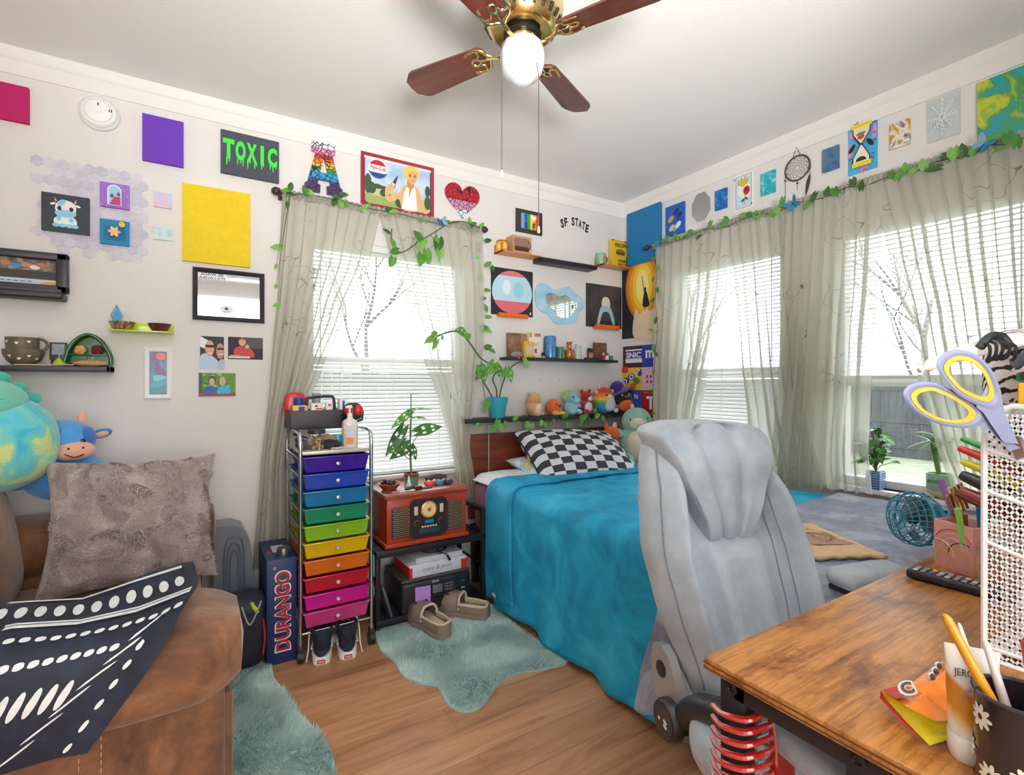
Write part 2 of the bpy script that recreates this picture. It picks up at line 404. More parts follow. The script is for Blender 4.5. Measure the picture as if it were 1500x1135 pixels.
fence((10.5, 8.1), (10.5, -5), 1.22, 'grey board fence beyond the window with the potted plants')
BARK = M('#6a6869', .9, var=.3, vs=8)
def tree(x, y, h, seed, label, lean=0):
    rnd = random.Random(seed); m = MB()
    def br(p, d, L, r, k):
        pts = [p]; q = p.copy(); dd = d.copy()
        for i in range(4):
            dd = (dd+Vector((rnd.uniform(-.22, .22), rnd.uniform(-.22, .22), rnd.uniform(-.05, .15)))).normalized(); q = q+dd*L/4; pts.append(q.copy())
        m.tube(pts, [r*(1-.14*i) for i in range(5)], BARK, 6)
        if k > 0:
            for i in range(3 if k > 1 else 4):
                f = rnd.randint(1, 4); e = (dd+Vector((rnd.uniform(-.9, .9), rnd.uniform(-.9, .9), rnd.uniform(-.1, .5)))).normalized()
                br(pts[f], e, L*rnd.uniform(.5, .8), r*.5, k-1)
    br(Vector((x, y, -.15)), Vector((lean, 0, 1)).normalized(), h, .085, 3)
    tag(m.build('bare_tree'), label, 'tree')
tree(2.9, 10.5, 2.6, 5, 'bare tree seen through the upper sash of the window by the drawer cart')
tree(1.0, 13.5, 2.8, 8, 'bare tree further left through the window by the drawer cart')
tree(12.5, 4.2, 3.0, 11, 'bare leaning tree seen through the blinds above the potted plants', .1)
tree(13, 10.5, 2.8, 15, 'bare tree seen through the blinds nearest the corner')
# ================================================================ CURTAINS
def sheermat():
    m, nt, b = newmat('sheer_curtain'); out = nt.nodes['Material Output']; nt.nodes.remove(b)
    v = coords(nt, (1, 1, 1))
    wv = N(nt, 'ShaderNodeTexVoronoi', Scale=5.0, feature='DISTANCE_TO_EDGE')
    nn = N(nt, 'ShaderNodeTexNoise', Scale=5.0, Detail=2.0); nt.links.new(v, nn.inputs['Vector'])
    av = N(nt, 'ShaderNodeMix', data_type='VECTOR'); av.inputs['Factor'].default_value = .45
    nt.links.new(v, av.inputs['A']); nt.links.new(nn.outputs['Color'], av.inputs['B']); nt.links.new(av.outputs['Result'], wv.inputs['Vector'])
    ln = ramp(nt, wv.outputs['Distance'], [(0, '#ffffff'), (.004, '#ffffff'), (.009, '#000000')])
    sp = ramp(nt, noi(nt, v, 4, 2), [(.5, '#000000'), (.56, '#ffffff')])
    vine = N(nt, 'ShaderNodeMath', operation='MULTIPLY'); nt.links.new(ln, vine.inputs[0]); nt.links.new(sp, vine.inputs[1])
    cm = N(nt, 'ShaderNodeMix', data_type='RGBA'); nt.links.new(vine.outputs[0], cm.inputs['Factor'])
    cm.inputs['A'].default_value = lin('#e0dfd3'); cm.inputs['B'].default_value = lin('#8a8778')
    d = N(nt, 'ShaderNodeBsdfDiffuse'); t = N(nt, 'ShaderNodeBsdfTranslucent')
    nt.links.new(cm.outputs['Result'], d.inputs['Color']); nt.links.new(cm.outputs['Result'], t.inputs['Color'])
    x = N(nt, 'ShaderNodeMixShader'); x.inputs[0].default_value = .5; nt.links.new(d.outputs[0], x.inputs[1]); nt.links.new(t.outputs[0], x.inputs[2])
    tr = N(nt, 'ShaderNodeBsdfTransparent'); y = N(nt, 'ShaderNodeMixShader')
    op = N(nt, 'ShaderNodeMath', operation='MULTIPLY_ADD'); nt.links.new(vine.outputs[0], op.inputs[0]); op.inputs[1].default_value = .22; op.inputs[2].default_value = .66
    nt.links.new(op.outputs[0], y.inputs[0]); nt.links.new(tr.outputs[0], y.inputs[1]); nt.links.new(x.outputs[0], y.inputs[2])
    nt.links.new(y.outputs[0], out.inputs['Surface']); return m
SHEER = sheermat()
def plerp(P, t):
    """point at height fraction: P = list of (a,z) from top to bottom, t in 0..1 by z"""
    z = lerp(P[0][1], P[-1][1], t)
    for (a0, z0), (a1, z1) in zip(P, P[1:]):
        if z <= z0+1e-9 and z >= z1-1e-9: return lerp(a0, a1, sstep(0, 1, (z0-z)/(z0-z1))*.35+.65*(z0-z)/(z0-z1)), z
    return P[-1][0], z
def curtain(wall, Lp, Rp, folds, label, off=.075, seed=0, amp=.022):
    W_ = A if wall == 'A' else B; g = lambda p: ((W_(p[0], p[1], off).x if wall == 'A' else W_(p[0], p[1], off).y), W_(p[0], p[1], off).z)
    L = [g(p) for p in Lp]; R = [g(p) for p in Rp]; L[0] = (L[0][0], 2.056); R[0] = (R[0][0], 2.056); base = YA-off if wall == 'A' else XB-off
    m = MB(); rnd = random.Random(seed); ph = [rnd.uniform(0, 6.3) for _ in range(4)]
    def fn(u, v):
        a, z0 = plerp(L, v); b, z1 = plerp(R, v); z = lerp(z0, z1, u); w = abs(b-a)
        k = u*folds*2*PI; s_ = math.sin(k+ph[0]+.8*math.sin(v*3+ph[1]))*.75+.35*math.sin(1.7*k+ph[2]+v*2.2)+.2*math.sin(.45*k+ph[3]+v)
        am = amp*(.55+.6*v)*min(1.3, .75+.04/max(w/folds, .01)); x = lerp(a, b, u)+.012*math.cos(k+ph[0])*min(1, w*3)
        d = base+am*s_*(.35 if v < .02 else 1)+.003*nz(u*40, v*3, seed)
        return (x, d, z) if wall == 'A' else (d, x, z)
    m.grid(fn, 150, 46, SHEER)
    # gathered header sewn round the rod
    def hd(u, v):
        (a, z0), (b, z1) = L[0], R[0]; x = lerp(a, b, u); z = lerp(z0, z1, u); ang = 2*PI*v; r = .017+.004*math.sin(u*folds*2*PI*2.3+ph[1])
        d = (YA if wall == 'A' else XB)-.08+r*math.cos(ang); zz = z-.010+(r+.003)*math.sin(ang)
        return (x, d, zz) if wall == 'A' else (d, x, zz)
    m.grid(hd, 150, 8, SHEER)
    tag(m.build('sheer_curtain', smooth=80), label, 'curtain', 'sage green sheer curtains with vine pattern')
curtain('A', [(413, 286), (408, 420), (396, 560), (382, 690), (371, 832)], [(556, 312), (540, 380), (505, 460), (468, 550), (438, 610), (428, 690), (432, 835)], 9, 'sheer sage curtain swept to the wall behind the navy box and drawer cart', seed=1)
curtain('A', [(551, 311), (566, 360), (590, 430), (618, 520), (645, 590), (662, 650), (668, 690), (672, 735)], [(703, 334), (706, 420), (706, 500), (698, 560), (688, 620), (684, 650), (692, 700), (698, 740)], 8, 'sheer sage curtain gathered beside the headboard and teal flowerpot', seed=2)
curtain('B', [(958, 366), (957, 450), (957, 560), (960, 668)], [(1068, 327), (1058, 420), (1044, 490), (1030, 560), (1020, 610), (1014, 668)], 8, 'sheer sage curtain nearest the room corner beside the mint plush', seed=3)
curtain('B', [(1064, 328), (1074, 420), (1082, 520), (1094, 620), (1112, 700)], [(1170, 301), (1176, 420), (1184, 520), (1194, 620), (1212, 712)], 7, 'sheer sage curtain hanging behind the headrest of the grey chair', seed=4)
curtain('B', [(1152, 305), (1148, 420), (1142, 520), (1134, 620), (1126, 706)], [(1290, 266), (1284, 400), (1276, 500), (1272, 600), (1270, 660), (1276, 724)], 9, 'long sheer sage curtain just left of the plant in the blue tiled pot', off=.095, seed=5)
curtain('B', [(1280, 268), (1306, 370), (1332, 470), (1350, 560), (1372, 640), (1400, 724)], [(1530, 190), (1532, 400), (1540, 560), (1560, 735)], 11, 'sheer sage curtain at the far right behind the scissors', seed=6)
RODM = M('#4a3a33', .4, .4)
def rod(a, b, label, ends):
    t = thing('curtain_rod', label, 'curtain rod', tuple(a)); m = MB(); m.cyl(a, b, .008, RODM, 12); m.build('rod', t)
    for p, d in ends:
        f = MB(); f.ell(p, (.02, .02, .02), RODM, nu=12, nv=8); f.lathe([(.009, -.02), (.014, -.014), (.009, 0)], RODM, 12, p, d); f.build('finial', t)
    for q in (.02, .5, .98):
        k = MB(); p = Vector(a).lerp(Vector(b), q); w = Vector((p.x, YA, p.z)) if abs(a[0]-b[0]) > .5 else Vector((XB, p.y, p.z)); k.tube([p, w], .006, RODM, 8); k.box(w, (.03, .03, .03) , RODM); k.build('wall_bracket', t)
rz = 2.05
rod(Vector((.325, YA-.08, rz)), Vector((1.415, YA-.08, rz)), 'dark curtain rod over the window behind the drawer cart', [((.315, YA-.08, rz), (0, PI/2, 0)), ((1.425, YA-.08, rz), (0, -PI/2, 0))])
rod(Vector((XB-.08, .35, rz)), Vector((XB-.08, 2.35, rz)), 'dark curtain rod over the two windows beside the bed', [((XB-.08, 2.36, rz), (PI/2, 0, 0))])
# ================================================================ PICTURES AND SIGNS ON WALL A
def done(a, name, label, cat, group=None): return tag(a.build(name, smooth=0), label, cat, group)
def marble(name, stops, scale=30, dist=3): return Mramp(name, stops, scale*.45, .45, detail=2, dist=1.6)
PI_CANVAS = M('#c4106a', .6, var=.05, vs=60)
a = Art('A', (-44, 112), (44, 184), .02, '#b90b62'); done(a, 'canvas_painting', 'magenta painted canvas at the far left edge beside the smoke detector', 'painting')
# smoke detector: base plate, dished body, test button, slots
c = A(146, 168); t = thing('smoke_detector', 'round white smoke detector high on the wall left of the purple canvas', 'smoke detector', (c.x, YA, c.z))
X = Matrix.Translation(c) @ rotm((PI/2, 0, 0)); m = MB()
m.lathe([(0, 0), (.066, 0), (.069, .006), (.068, .012), (.062, .018), (0, .018)], '#f0f0ee', 40, X=X); m.build('base_plate', t)
m = MB(); m.lathe([(.0, .017), (.061, .017), (.061, .026), (.055, .034), (.047, .038), (0, .039)], '#f5f5f3', 40, X=X); m.tube([c+Vector((.045*math.cos(i*PI/20), -.0385, .045*math.sin(i*PI/20))) for i in range(40)], .0015, '#d4d4d2', 6, True); m.build('cover', t)
m = MB(); m.box(c+Vector((0, -.041, .004)), (.018, .006, .022), '#fafafa', .002); m.build('test_button', t)
for dx_, dz_, w_ in ((.036, .008, .003), (.043, .008, .003), (0, .026, .004)): m = MB(); m.box(c+Vector((dx_, -.0385, dz_)), (w_, .004, .011), BLACK); m.build('vent_slot', t)
a = Art('A', (209, 168), (269, 247), .02, '#6a35b8'); done(a, 'canvas_painting', 'purple painted canvas left of the green TOXIC canvas', 'painting')
a = Art('A', (323, 191), (408, 270), .02, '#464b58')
TX = M('#3fe53c', .5)
def drip(x, y, l, w=.012): a.poly([(x-w, y), (x-w*.6, y-l), (x, y-l-.025), (x+w*.6, y-l), (x+w, y)], TX)
for i, (ch, x, w) in enumerate((('T', .13, .19), ('O', .33, .17), ('X', .52, .18), ('I', .70, .06), ('C', .88, .17))): a.word(ch, x, .58, .46, TX, .05, w)
for x, y, l in ((.1, .37, .16), (.14, .37, .08), (.28, .36, .1), (.33, .36, .06), (.37, .37, .13), (.45, .37, .17), (.49, .4, .06), (.57, .37, .14), (.6, .38, .08), (.69, .37, .12), (.72, .37, .06), (.84, .37, .08), (.89, .36, .13), (.94, .38, .06), (.05, .76, .07), (.2, .76, .08)): drip(x, y, l)
done(a, 'canvas_painting', 'charcoal canvas with dripping green TOXIC lettering', 'painting')
# hexagon tile sheet
a = Art('A', (44, 226), (215, 386), .0, None); HX = [Mramp('marble_tile_%d' % i, [(.3, c0), (.7, c1)], 14, .5, dist=1.5) for i, (c0, c1) in enumerate((('#c4c2d2', '#d8d6e0'), ('#cdcbd9', '#dddbe3'), ('#bdbbcd', '#d3d1dd')))]
hw = .0395/2; rnd = random.Random(4); nx = int(a.w/(hw*2)); ny = int(a.h/(hw*1.732*1.0))
for j in range(ny+1):
    for i in range(nx+1):
        x = (i+.5+(.5 if j % 2 else 0))*hw*2; y = (j+.5)*hw*1.74
        if x > a.w or y > a.h or (rnd.random() < .35 and (i in (0, nx) or j in (0, ny))): continue
        a.slab([(x+hw*1.1*math.sin(k*PI/3), y+hw*1.1*math.cos(k*PI/3)) for k in range(6)], a.o, a.ux, a.uy, .0025+.001*rnd.random(), HX[rnd.randint(0, 2)])
HEXT = .0027
done(a, 'hexagon_tile_sheet', 'pale grey marbled hexagon tile sheet stuck behind the small cow canvas', 'wall tiles')
def on(wall, tl, br, base, t=.015): return Art(wall, tl, br, t, base, back=HEXT)
a = on('A', (62, 282), (132, 346), '#3b4150'); LB = M('#8fd0ee', .6); WH = M('#f4f4f4', .6); DK = M('#26262c', .6)
a.blob([(.33, .78), (.5, .85), (.68, .78), (.72, .62), (.66, .46), (.5, .42), (.34, .46), (.28, .62)], WH); a.blob([(.32, .76), (.42, .86), (.5, .84), (.46, .72), (.36, .68)], LB)
a.blob([(.28, .36), (.27, .22), (.4, .16), (.6, .16), (.73, .22), (.7, .38), (.5, .46)], WH); a.blob([(.28, .52), (.5, .6), (.72, .52), (.66, .42), (.5, .39), (.34, .42)], LB)
for x in (.37, .62): a.oval(x, .62, .045, .06, DK)
for x in (.3, .44, .58, .7): a.oval(x, .17, .075, .05, LB)
a.oval(.36, .36, .05, .08, LB); a.oval(.62, .33, .05, .06, LB)
for sx_ in (-1, 1): a.poly([(.5+sx_*.17, .8), (.5+sx_*.22, .78), (.5+sx_*.23, .9)], M('#e9a37a', .6)); a.oval(.5+sx_*.26, .72, .06, .03, WH, rot=-20*sx_)
done(a, 'canvas_painting', 'dark slate canvas of a sitting blue and white calf on the hexagon tiles', 'painting')
a = on('A', (147, 267), (190, 309), '#a272cf'); rr = random.Random(2)
for _ in range(26): a.oval(rr.random(), rr.random(), .014, .014, WH, n=8)
a.poly([(.26, .08)]+[(.5+.24*math.cos(math.radians(q)), .68+.24*math.sin(math.radians(q))) for q in range(180, -1, -15)]+[(.74, .08)], WH)
a.poly([(.3, .1)]+[(.51+.2*math.cos(math.radians(q)), .68+.2*math.sin(math.radians(q))) for q in range(180, -1, -15)]+[(.71, .1)], M('#9cd3ef', .6))
for i in range(5): a.rect(.34+.035*i, .1+.065*i, .71, .165+.065*i, M(('#b3356f', '#c94a84')[i % 2], .6))
a.oval(.42, .45, .06, .08, M('#7b2b4f')); a.oval(.64, .54, .06, .08, M('#8d3a5e')); done(a, 'canvas_painting', 'small lilac canvas of an arched doorway with stairs on the hexagon tiles', 'painting')
a = on('A', (147, 321), (190, 362), '#1e86bb')
for j in range(8): a.line([(.14, .18+j*.075), (.86, .18+j*.075)], .0012, DK)
for j in range(7):
    for i in range(6): x = .17+i*.13+(j % 2)*.06; a.line([(x, .18+j*.075), (x, .255+j*.075)], .0012, DK)
for k in range(6): an = k*PI/3; a.oval(.5+.1*math.cos(an), .5+.1*math.sin(an), .12, .06, M(('#f09cc3', '#f2c230', '#e9d9a0')[k % 3]), rot=k*60)
a.oval(.5, .5, .06, .06, M('#f4b92c')); a.oval(.76, .82, .12, .12, DK); a.oval(.76, .82, .11, .11, M('#f6d130')); a.oval(.72, .85, .012, .02, DK); a.oval(.8, .85, .012, .02, DK); a.line([(.7, .79), (.76, .76), (.82, .79)], .001, DK)
done(a, 'canvas_painting', 'small bright blue canvas with a flower, brick lines and yellow sun on the hexagon tiles', 'painting')
a = Art('A', (225, 281), (252, 307), .012, None); a.slab([(0, 0), (a.w, 0), (a.w, a.h), (0, a.h)], a.o, a.ux, a.uy, .012, marble('marble_pink', [(.3, '#b9d4ea'), (.5, '#e2c3e0'), (.7, '#d9a7cf')], 45)); done(a, 'mini_canvas', 'tiny pink and pale blue marbled canvas, upper of two left of the yellow canvas', 'painting')
a = Art('A', (224, 333), (253, 354), .012, None); a.slab([(0, 0), (a.w, 0), (a.w, a.h), (0, a.h)], a.o, a.ux, a.uy, .012, marble('marble_mint', [(.3, '#9cc6dd'), (.5, '#cfe4e0'), (.7, '#e0e4b4')], 45)); done(a, 'mini_canvas', 'tiny mint and yellow marbled canvas, lower of two left of the yellow canvas', 'painting')
a = Art('A', (267, 269), (366, 393), .02, '#eacb10'); done(a, 'canvas_painting', 'large bright yellow painted canvas above the black framed mirror', 'painting')
# framed mirror
def frame(wall, tl, br, w, d, mat, back=0, bev=.006, tilt=0):
    a = Art(wall, tl, br, 0, None, back=back, tilt=tilt); m = MB()
    pr = [(0, 0), (0, d*.7), (w*.25, d), (w*.6, d*.85), (w, d*.45), (w, 0)]
    cs_ = [(0, 0), (a.w, 0), (a.w, a.h), (0, a.h)]; dirs = [(1, 1), (-1, 1), (-1, -1), (1, -1)]; vs = []; fs = []; k = len(pr)
    for (x, y), (dx, dy) in zip(cs_, dirs):
        for (p, q) in pr: vs.append(a.o+a.ux*(x+dx*p)+a.uy*(y+dy*p)+a.n*q)
    for i in range(4):
        for j in range(k-1): q = (i+1) % 4; fs.append([i*k+j, q*k+j, q*k+j+1, i*k+j+1])
    m.add(vs, fs, mat); return a, m
a, m = frame('A', (282, 391), (387, 474), .02, .022, M('#2c2b34', .35))
t = thing('framed_mirror', 'mirror with worn black frame and painted reflection of lettering below the yellow canvas', 'mirror', tuple(a.o+a.ux*a.w/2))
m.build('frame', t, smooth=30); g = Art('A', (286, 395), (383, 470), .004, None)
g.slab([(0, 0), (g.w, 0), (g.w, g.h), (0, g.h)], g.o, g.ux, g.uy, .004, M('#b4bac3', .04, 1)); g.build('mirror_glass', t)
w = Art('A', (286, 395), (383, 470), .0045, None); INK = M('#3c3c44', .6); w.rect(.03, .82, .46, .98, M('#f2f2f4', .5)); w.word('BE WADE', .24, .93, .06, INK, .01, .33, flip=True); w.word("IT'S LAURA", .24, .855, .05, INK, .01, .38, flip=True)  # white panel with reversed words: a reflection painted onto the glass
w.oval(.46, .2, .1, .085, M('#f4f4f6', .5)); w.oval(.455, .215, .028, .03, M('#55555f', .6)); w.rect(.40, .145, .52, .152, INK); w.build('reflected_lettering', t, smooth=0)
# photo prints
def photo(tl, br, base, label): a = Art('A', tl, br, .0012, base); return a
SK1, SK2 = M('#d9a88c', .6), M('#c98f76', .6)
a = photo((293, 492), (328, 541), '#3a3d44', ''); a.poly([(0, .68), (0, 1), (.4, .85), (.2, .62)], M('#eef1f4')); a.blob([(.0, .02), (.02, .4), (.3, .48), (.62, .34), (.78, .2), (.8, .0)], M('#b9cfe8')); a.blob([(.72, .02), (.78, .25), (1, .3), (1, 0)], M('#a9bfdb'))
a.oval(.4, .64, .19, .24, SK1); a.oval(.84, .56, .17, .24, SK2); a.rect(.22, .66, .58, .74, DK); a.rect(.7, .6, 1, .66, DK); a.rect(.35, .47, .5, .5, WH); a.rect(.78, .45, .94, .48, WH); done(a, 'photo_print', 'photo of two smiling people in sunglasses and pale blue shirts', 'photo')
a = photo((334, 493), (385, 527), '#34303a', ''); a.rect(.4, .5, 1, 1, M('#4a4450')); a.blob([(.18, .2), (.2, .5), (.42, .6), (.62, .5), (.74, .3), (.72, .1), (.4, .08)], M('#c22f30')); a.oval(.4, .78, .1, .17, SK1); a.blob([(.28, .82), (.4, 1.0), (.52, .84), (.4, .9)], M('#8a5a34')); a.oval(.54, .58, .06, .09, SK1); a.rect(.02, .05, .62, .14, M('#dcd2c8')); a.rect(.06, .14, .3, .19, M('#c88a62')); done(a, 'photo_print', 'photo of a person in a red top leaning over a table', 'photo')
a = photo((291, 546), (345, 580), '#5f9a45', ''); a.rect(0, 0, .09, 1, M('#3e4a50')); rr = random.Random(7)
for _ in range(22): a.oval(.1+.9*rr.random(), .4+.6*rr.random(), .05, .06, M(rr.choice(['#4c8438', '#7fb35a', '#98c46e'])), n=9)
a.blob([(.14, .08), (.18, .35), (.34, .44), (.5, .32), (.54, .08)], M('#2456a8')); a.blob([(.5, .1), (.54, .38), (.7, .46), (.84, .36), (.84, .14)], M('#2cafd8')); a.oval(.35, .64, .085, .17, SK1); a.blob([(.26, .5), (.26, .8), (.35, .88), (.44, .8), (.44, .52), (.4, .74), (.3, .74)], M('#5d3b2a')); a.oval(.64, .62, .085, .17, SK1); a.blob([(.55, .7), (.62, .86), (.74, .76), (.66, .76)], M('#c8a878')); a.poly([(0, .02), (1, .02), (1, .16), (.5, .1), (0, .13)], M('#a52f37')); done(a, 'photo_print', 'photo of two people in blue tops before green leaves', 'photo')
# white framed abstract print
a, m = frame('A', (211, 508), (252, 584), .019, .012, M('#f6f5f5', .4)); t = thing('framed_print', 'narrow white framed abstract swirl print right of the black wall shelf', 'picture', tuple(a.o+a.ux*a.w/2)); m.build('frame', t, smooth=30)
g = Art('A', (215, 512), (248, 580), .003, None); g.slab([(0, 0), (g.w, 0), (g.w, g.h), (0, g.h)], g.o, g.ux, g.uy, .003, Mramp('swirl_print', [(.2, '#1f9fa6'), (.4, '#3c8cb8'), (.52, '#7a3f73'), (.66, '#9c4f63'), (.8, '#e0704a')], 5, .3, (1.6, 1, 1), dist=2.4, detail=3))
for k in range(3): g.blob([(.1+.1*k, .1+.12*k), (.5, .05+.14*k), (.9, .16+.12*k), (.6, .2+.13*k), (.3, .2+.12*k)], M(('#1f8c8c', '#2aa6b8', '#63c3cf')[k], .3))
g.oval(.62, .86, .22, .08, M('#e06a3e', .3)); g.build('print', t)
# letter A of stained glass
a = Art('A', (445, 204), (501, 290), 0, None); t = thing('letter_sign', 'standing capital letter A with rainbow crackle mosaic, left of the pin-up bottle sign', 'letter', tuple(a.o+a.ux*a.w/2))
def crackle(name, stops, axis='Z', lo=0, hi=.25):
    m, nt, b = newmat(name); v = coords(nt); s_ = N(nt, 'ShaderNodeSeparateXYZ'); nt.links.new(v, s_.inputs[0])
    mr = N(nt, 'ShaderNodeMapRange'); mr.inputs['From Min'].default_value = lo; mr.inputs['From Max'].default_value = hi; nt.links.new(s_.outputs[axis], mr.inputs['Value'])
    cbase = ramp(nt, mr.outputs[0], stops, 'CONSTANT'); vo = N(nt, 'ShaderNodeTexVoronoi', Scale=42.0, feature='DISTANCE_TO_EDGE'); nt.links.new(v, vo.inputs['Vector'])
    f = ramp(nt, vo.outputs['Distance'], [(0, '#ffffff'), (.05, '#ffffff'), (.08, '#000000')]); mx = N(nt, 'ShaderNodeMix', data_type='RGBA'); nt.links.new(f, mx.inputs['Factor']); nt.links.new(cbase, mx.inputs['A']); mx.inputs['B'].default_value = lin('#2a2434')
    nt.links.new(mx.outputs['Result'], b.inputs['Base Color']); b.inputs['Roughness'].default_value = .25; return m
LET = crackle('rainbow_mosaic', [(0, '#4a3b66'), (.2, '#3c4f9a'), (.26, '#2c9ac4'), (.4, '#3f9a55'), (.49, '#d9b22f'), (.57, '#e07a2c'), (.65, '#c7322f'), (.74, '#d78fb4'), (.86, '#dfe6f0')], 'Z', 0, .262)
LZ = [(.0, 0), (.30, 0), (.32, .17), (.44, .22), (.60, .22), (.70, .17), (.68, 0), (1, 0), (.97, .15), (.90, .17), (.74, .78), (.80, .80), (.80, 1), (.16, 1), (.16, .80), (.26, .78), (.10, .17), (.0, .14)]
OUT = [(.0, .0), (.40, 0), (.41, .15), (.34, .17), (.36, .27), (.64, .27), (.66, .17), (.57, .15), (.58, 0), (1, 0), (.99, .14), (.93, .17), (.72, .78), (.80, .80), (.80, 1), (.18, 1), (.18, .80), (.28, .78), (.07, .17), (.01, .15)]
m = MB(); dpt = .02
# outline with the counter as a slit so that the opening is real
m.slab([(x*a.w, y*a.h) for x, y in [(.0, 0), (.40, 0), (.41, .15), (.34, .17), (.35, .26), (.65, .26), (.66, .17), (.57, .15), (.58, 0), (1, 0), (.99, .14), (.93, .17), (.72, .78), (.80, .80), (.80, 1), (.5, 1), (.5, .72), (.6, .4), (.4, .4), (.5, .72), (.5, 1), (.18, 1), (.18, .80), (.28, .78), (.07, .17), (.01, .15)]], a.o, a.ux, a.uy, dpt, LET); m.build('letter_body', t, smooth=0)
# pin-up bottle sign: dark red rim, blue inner line, painted picture
a, m = frame('A', (528, 221), (635, 321), .02, .012, M('#a42a3c', .4)); t = thing('tin_sign', 'red rimmed tin cola sign with a blonde woman holding a bottle', 'sign', tuple(a.o+a.ux*a.w/2)); m.build('rim', t, smooth=30)
g = Art('A', (531, 225), (632, 317), .006, None); SKY = Mramp('sign_sky', [(.35, '#9cc2e6'), (.6, '#dfe9f3')], 7, .4); g.slab([(0, 0), (g.w, 0), (g.w, g.h), (0, g.h)], g.o, g.ux, g.uy, .006, '#37305e')
g.poly([(.07, .03), (.93, .03), (.97, .07), (.97, .93), (.93, .97), (.07, .97), (.03, .93), (.03, .07)], SKY)
g.poly([(.03, .07), (.07, .03), (.93, .03), (.97, .07), (.97, .32), (.6, .3), (.3, .42), (.03, .4)], M('#cbc69a')); g.poly([(.03, .07), (.07, .03), (.8, .03), (.6, .14), (.3, .2), (.03, .22)], M('#9fae68'))
for x, y, rx, ry in ((.07, .42, .05, .2), (.12, .35, .06, .12), (.2, .4, .07, .05), (.3, .38, .06, .05), (.28, .28, .05, .07), (.34, .28, .04, .06), (.52, .14, .07, .1), (.93, .5, .04, .12), (.93, .25, .05, .14)): g.oval(x, y, rx, ry, M('#3d5a3c'))
SKN = M('#e5b277', .5); SHD = M('#cf9058', .5)
g.blob([(.55, .02), (.57, .3), (.5, .36), (.42, .2), (.36, .24), (.38, .34), (.36, .42), (.31, .4), (.31, .2), (.38, .12), (.5, .22)], SKN)
g.blob([(.55, .03), (.53, .38), (.58, .52), (.68, .56), (.78, .52), (.83, .36), (.9, .12), (.93, .03), (.86, .03), (.8, .2), (.76, .03)], SKN)
g.poly([(.54, .03), (.58, .4), (.64, .56), (.67, .56), (.65, .28), (.70, .54), (.74, .53), (.76, .3), (.77, .03)], M('#f7f4f0')); g.poly([(.645, .26), (.655, .5), (.69, .5)], SHD)
g.blob([(.63, .5), (.63, .66), (.72, .66), (.71, .5)], SHD); g.blob([(.62, .74), (.64, .64), (.69, .58), (.75, .64), (.77, .76), (.76, .86), (.64, .86)], SKN)
g.blob([(.58, .72), (.58, .86), (.64, .95), (.72, .96), (.79, .9), (.8, .76), (.76, .84), (.7, .86), (.65, .82), (.62, .7)], M('#edcb62'))
for x in (.665, .735): g.oval(x, .755, .018, .012, M('#4a332c'))
g.oval(.7, .665, .028, .012, M('#b52a32')); g.oval(.7, .668, .018, .004, WH); g.line([(.645, .785), (.68, .79)], .003, M('#7a5230')); g.line([(.72, .79), (.755, .785)], .003, M('#7a5230'))
g.blob([(.35, .42), (.41, .55), (.47, .68), (.485, .68), (.46, .55), (.43, .42)], M('#5a3028')); g.poly([(.37, .46), (.41, .54), (.45, .5), (.41, .42)], M('#e7ded6')); g.oval(.385, .44, .05, .05, SKN)
g.oval(.2, .74, .135, .195, WH, n=36); g.oval(.2, .74, .125, .18, M('#c22438'), 25, 155); g.oval(.2, .74, .125, .18, M('#27489a'), 205, 335)
for k in range(11): q = math.radians(205+13*k); g.oval(.2+.128*math.cos(q), .74+.186*math.sin(q), .012, .016, M('#27489a'), n=8)
g.word('Pepsi-Cola', .2, .745, .1, M('#c22438'), .012, .22, shear=.25); g.build('painted_picture', t, smooth=0)
# heart
a = Art('A', (651, 265), (701, 327), 0, None); HE = crackle('heart_mosaic', [(0, '#d4e4f0'), (.3, '#cf8fb2'), (.58, '#c21f2c')], 'Z', 0, .185)
hp = []
for i in range(48):
    q = 2*PI*i/48; x = 16*math.sin(q)**3; y = 13*math.cos(q)-5*math.cos(2*q)-2*math.cos(3*q)-math.cos(4*q); hp.append(((x/32+.5)*a.w, ((y+17)/29.1)*a.h))
m = MB(); m.slab(hp[::-1], a.o, a.ux, a.uy, .016, HE); tag(m.build('heart_plaque', smooth=0), 'red, pink and white mosaic heart on the wall right of the tin sign', 'plaque')
a = Art('A', (755, 305), (793, 346), .012, '#3a3434'); RB = ['#7fa3dd', '#3f74c8', '#35a04a', '#f0d51f', '#ef8a2a', '#dd3a33']
for i, c_ in enumerate(RB): a.rect(.18+i*.115, .17, .18+(i+1)*.115, .84, M(c_))
a.word('I', .36, .68, .24, M('#23305c'), .03); a.word('\u2665', .66, .68, .24, WH) if False else a.blob([(.66, .57), (.57, .68), (.58, .77), (.63, .78), (.66, .74), (.69, .78), (.74, .77), (.75, .68)], WH)
a.word('S', .36, .33, .25, M('#23305c'), .03); a.word('F', .66, .33, .25, M('#3a2020'), .03); done(a, 'pride_panel', 'dark panel with rainbow stripes and I love SF letters above the mug box', 'sign')
a = Art('A', (822, 313), (861, 352), .0, None); PU = M('#3b2416', .5); GO = M('#b98a2c', .5)
for i, ch in enumerate('SF STATE'):
    u = (i-3.5)/3.5
    if ch != ' ': a.word(ch, .5+u*.46, .76-.2*abs(u)**2, .5, WH, .06, .165, rot=-12*u); a.word(ch, .5+u*.46, .76-.2*abs(u)**2, .42, PU, .05, .125, rot=-12*u)
done(a, 'wall_decal', 'brown arched SF STATE lettering decal above the black ledge', 'sticker')
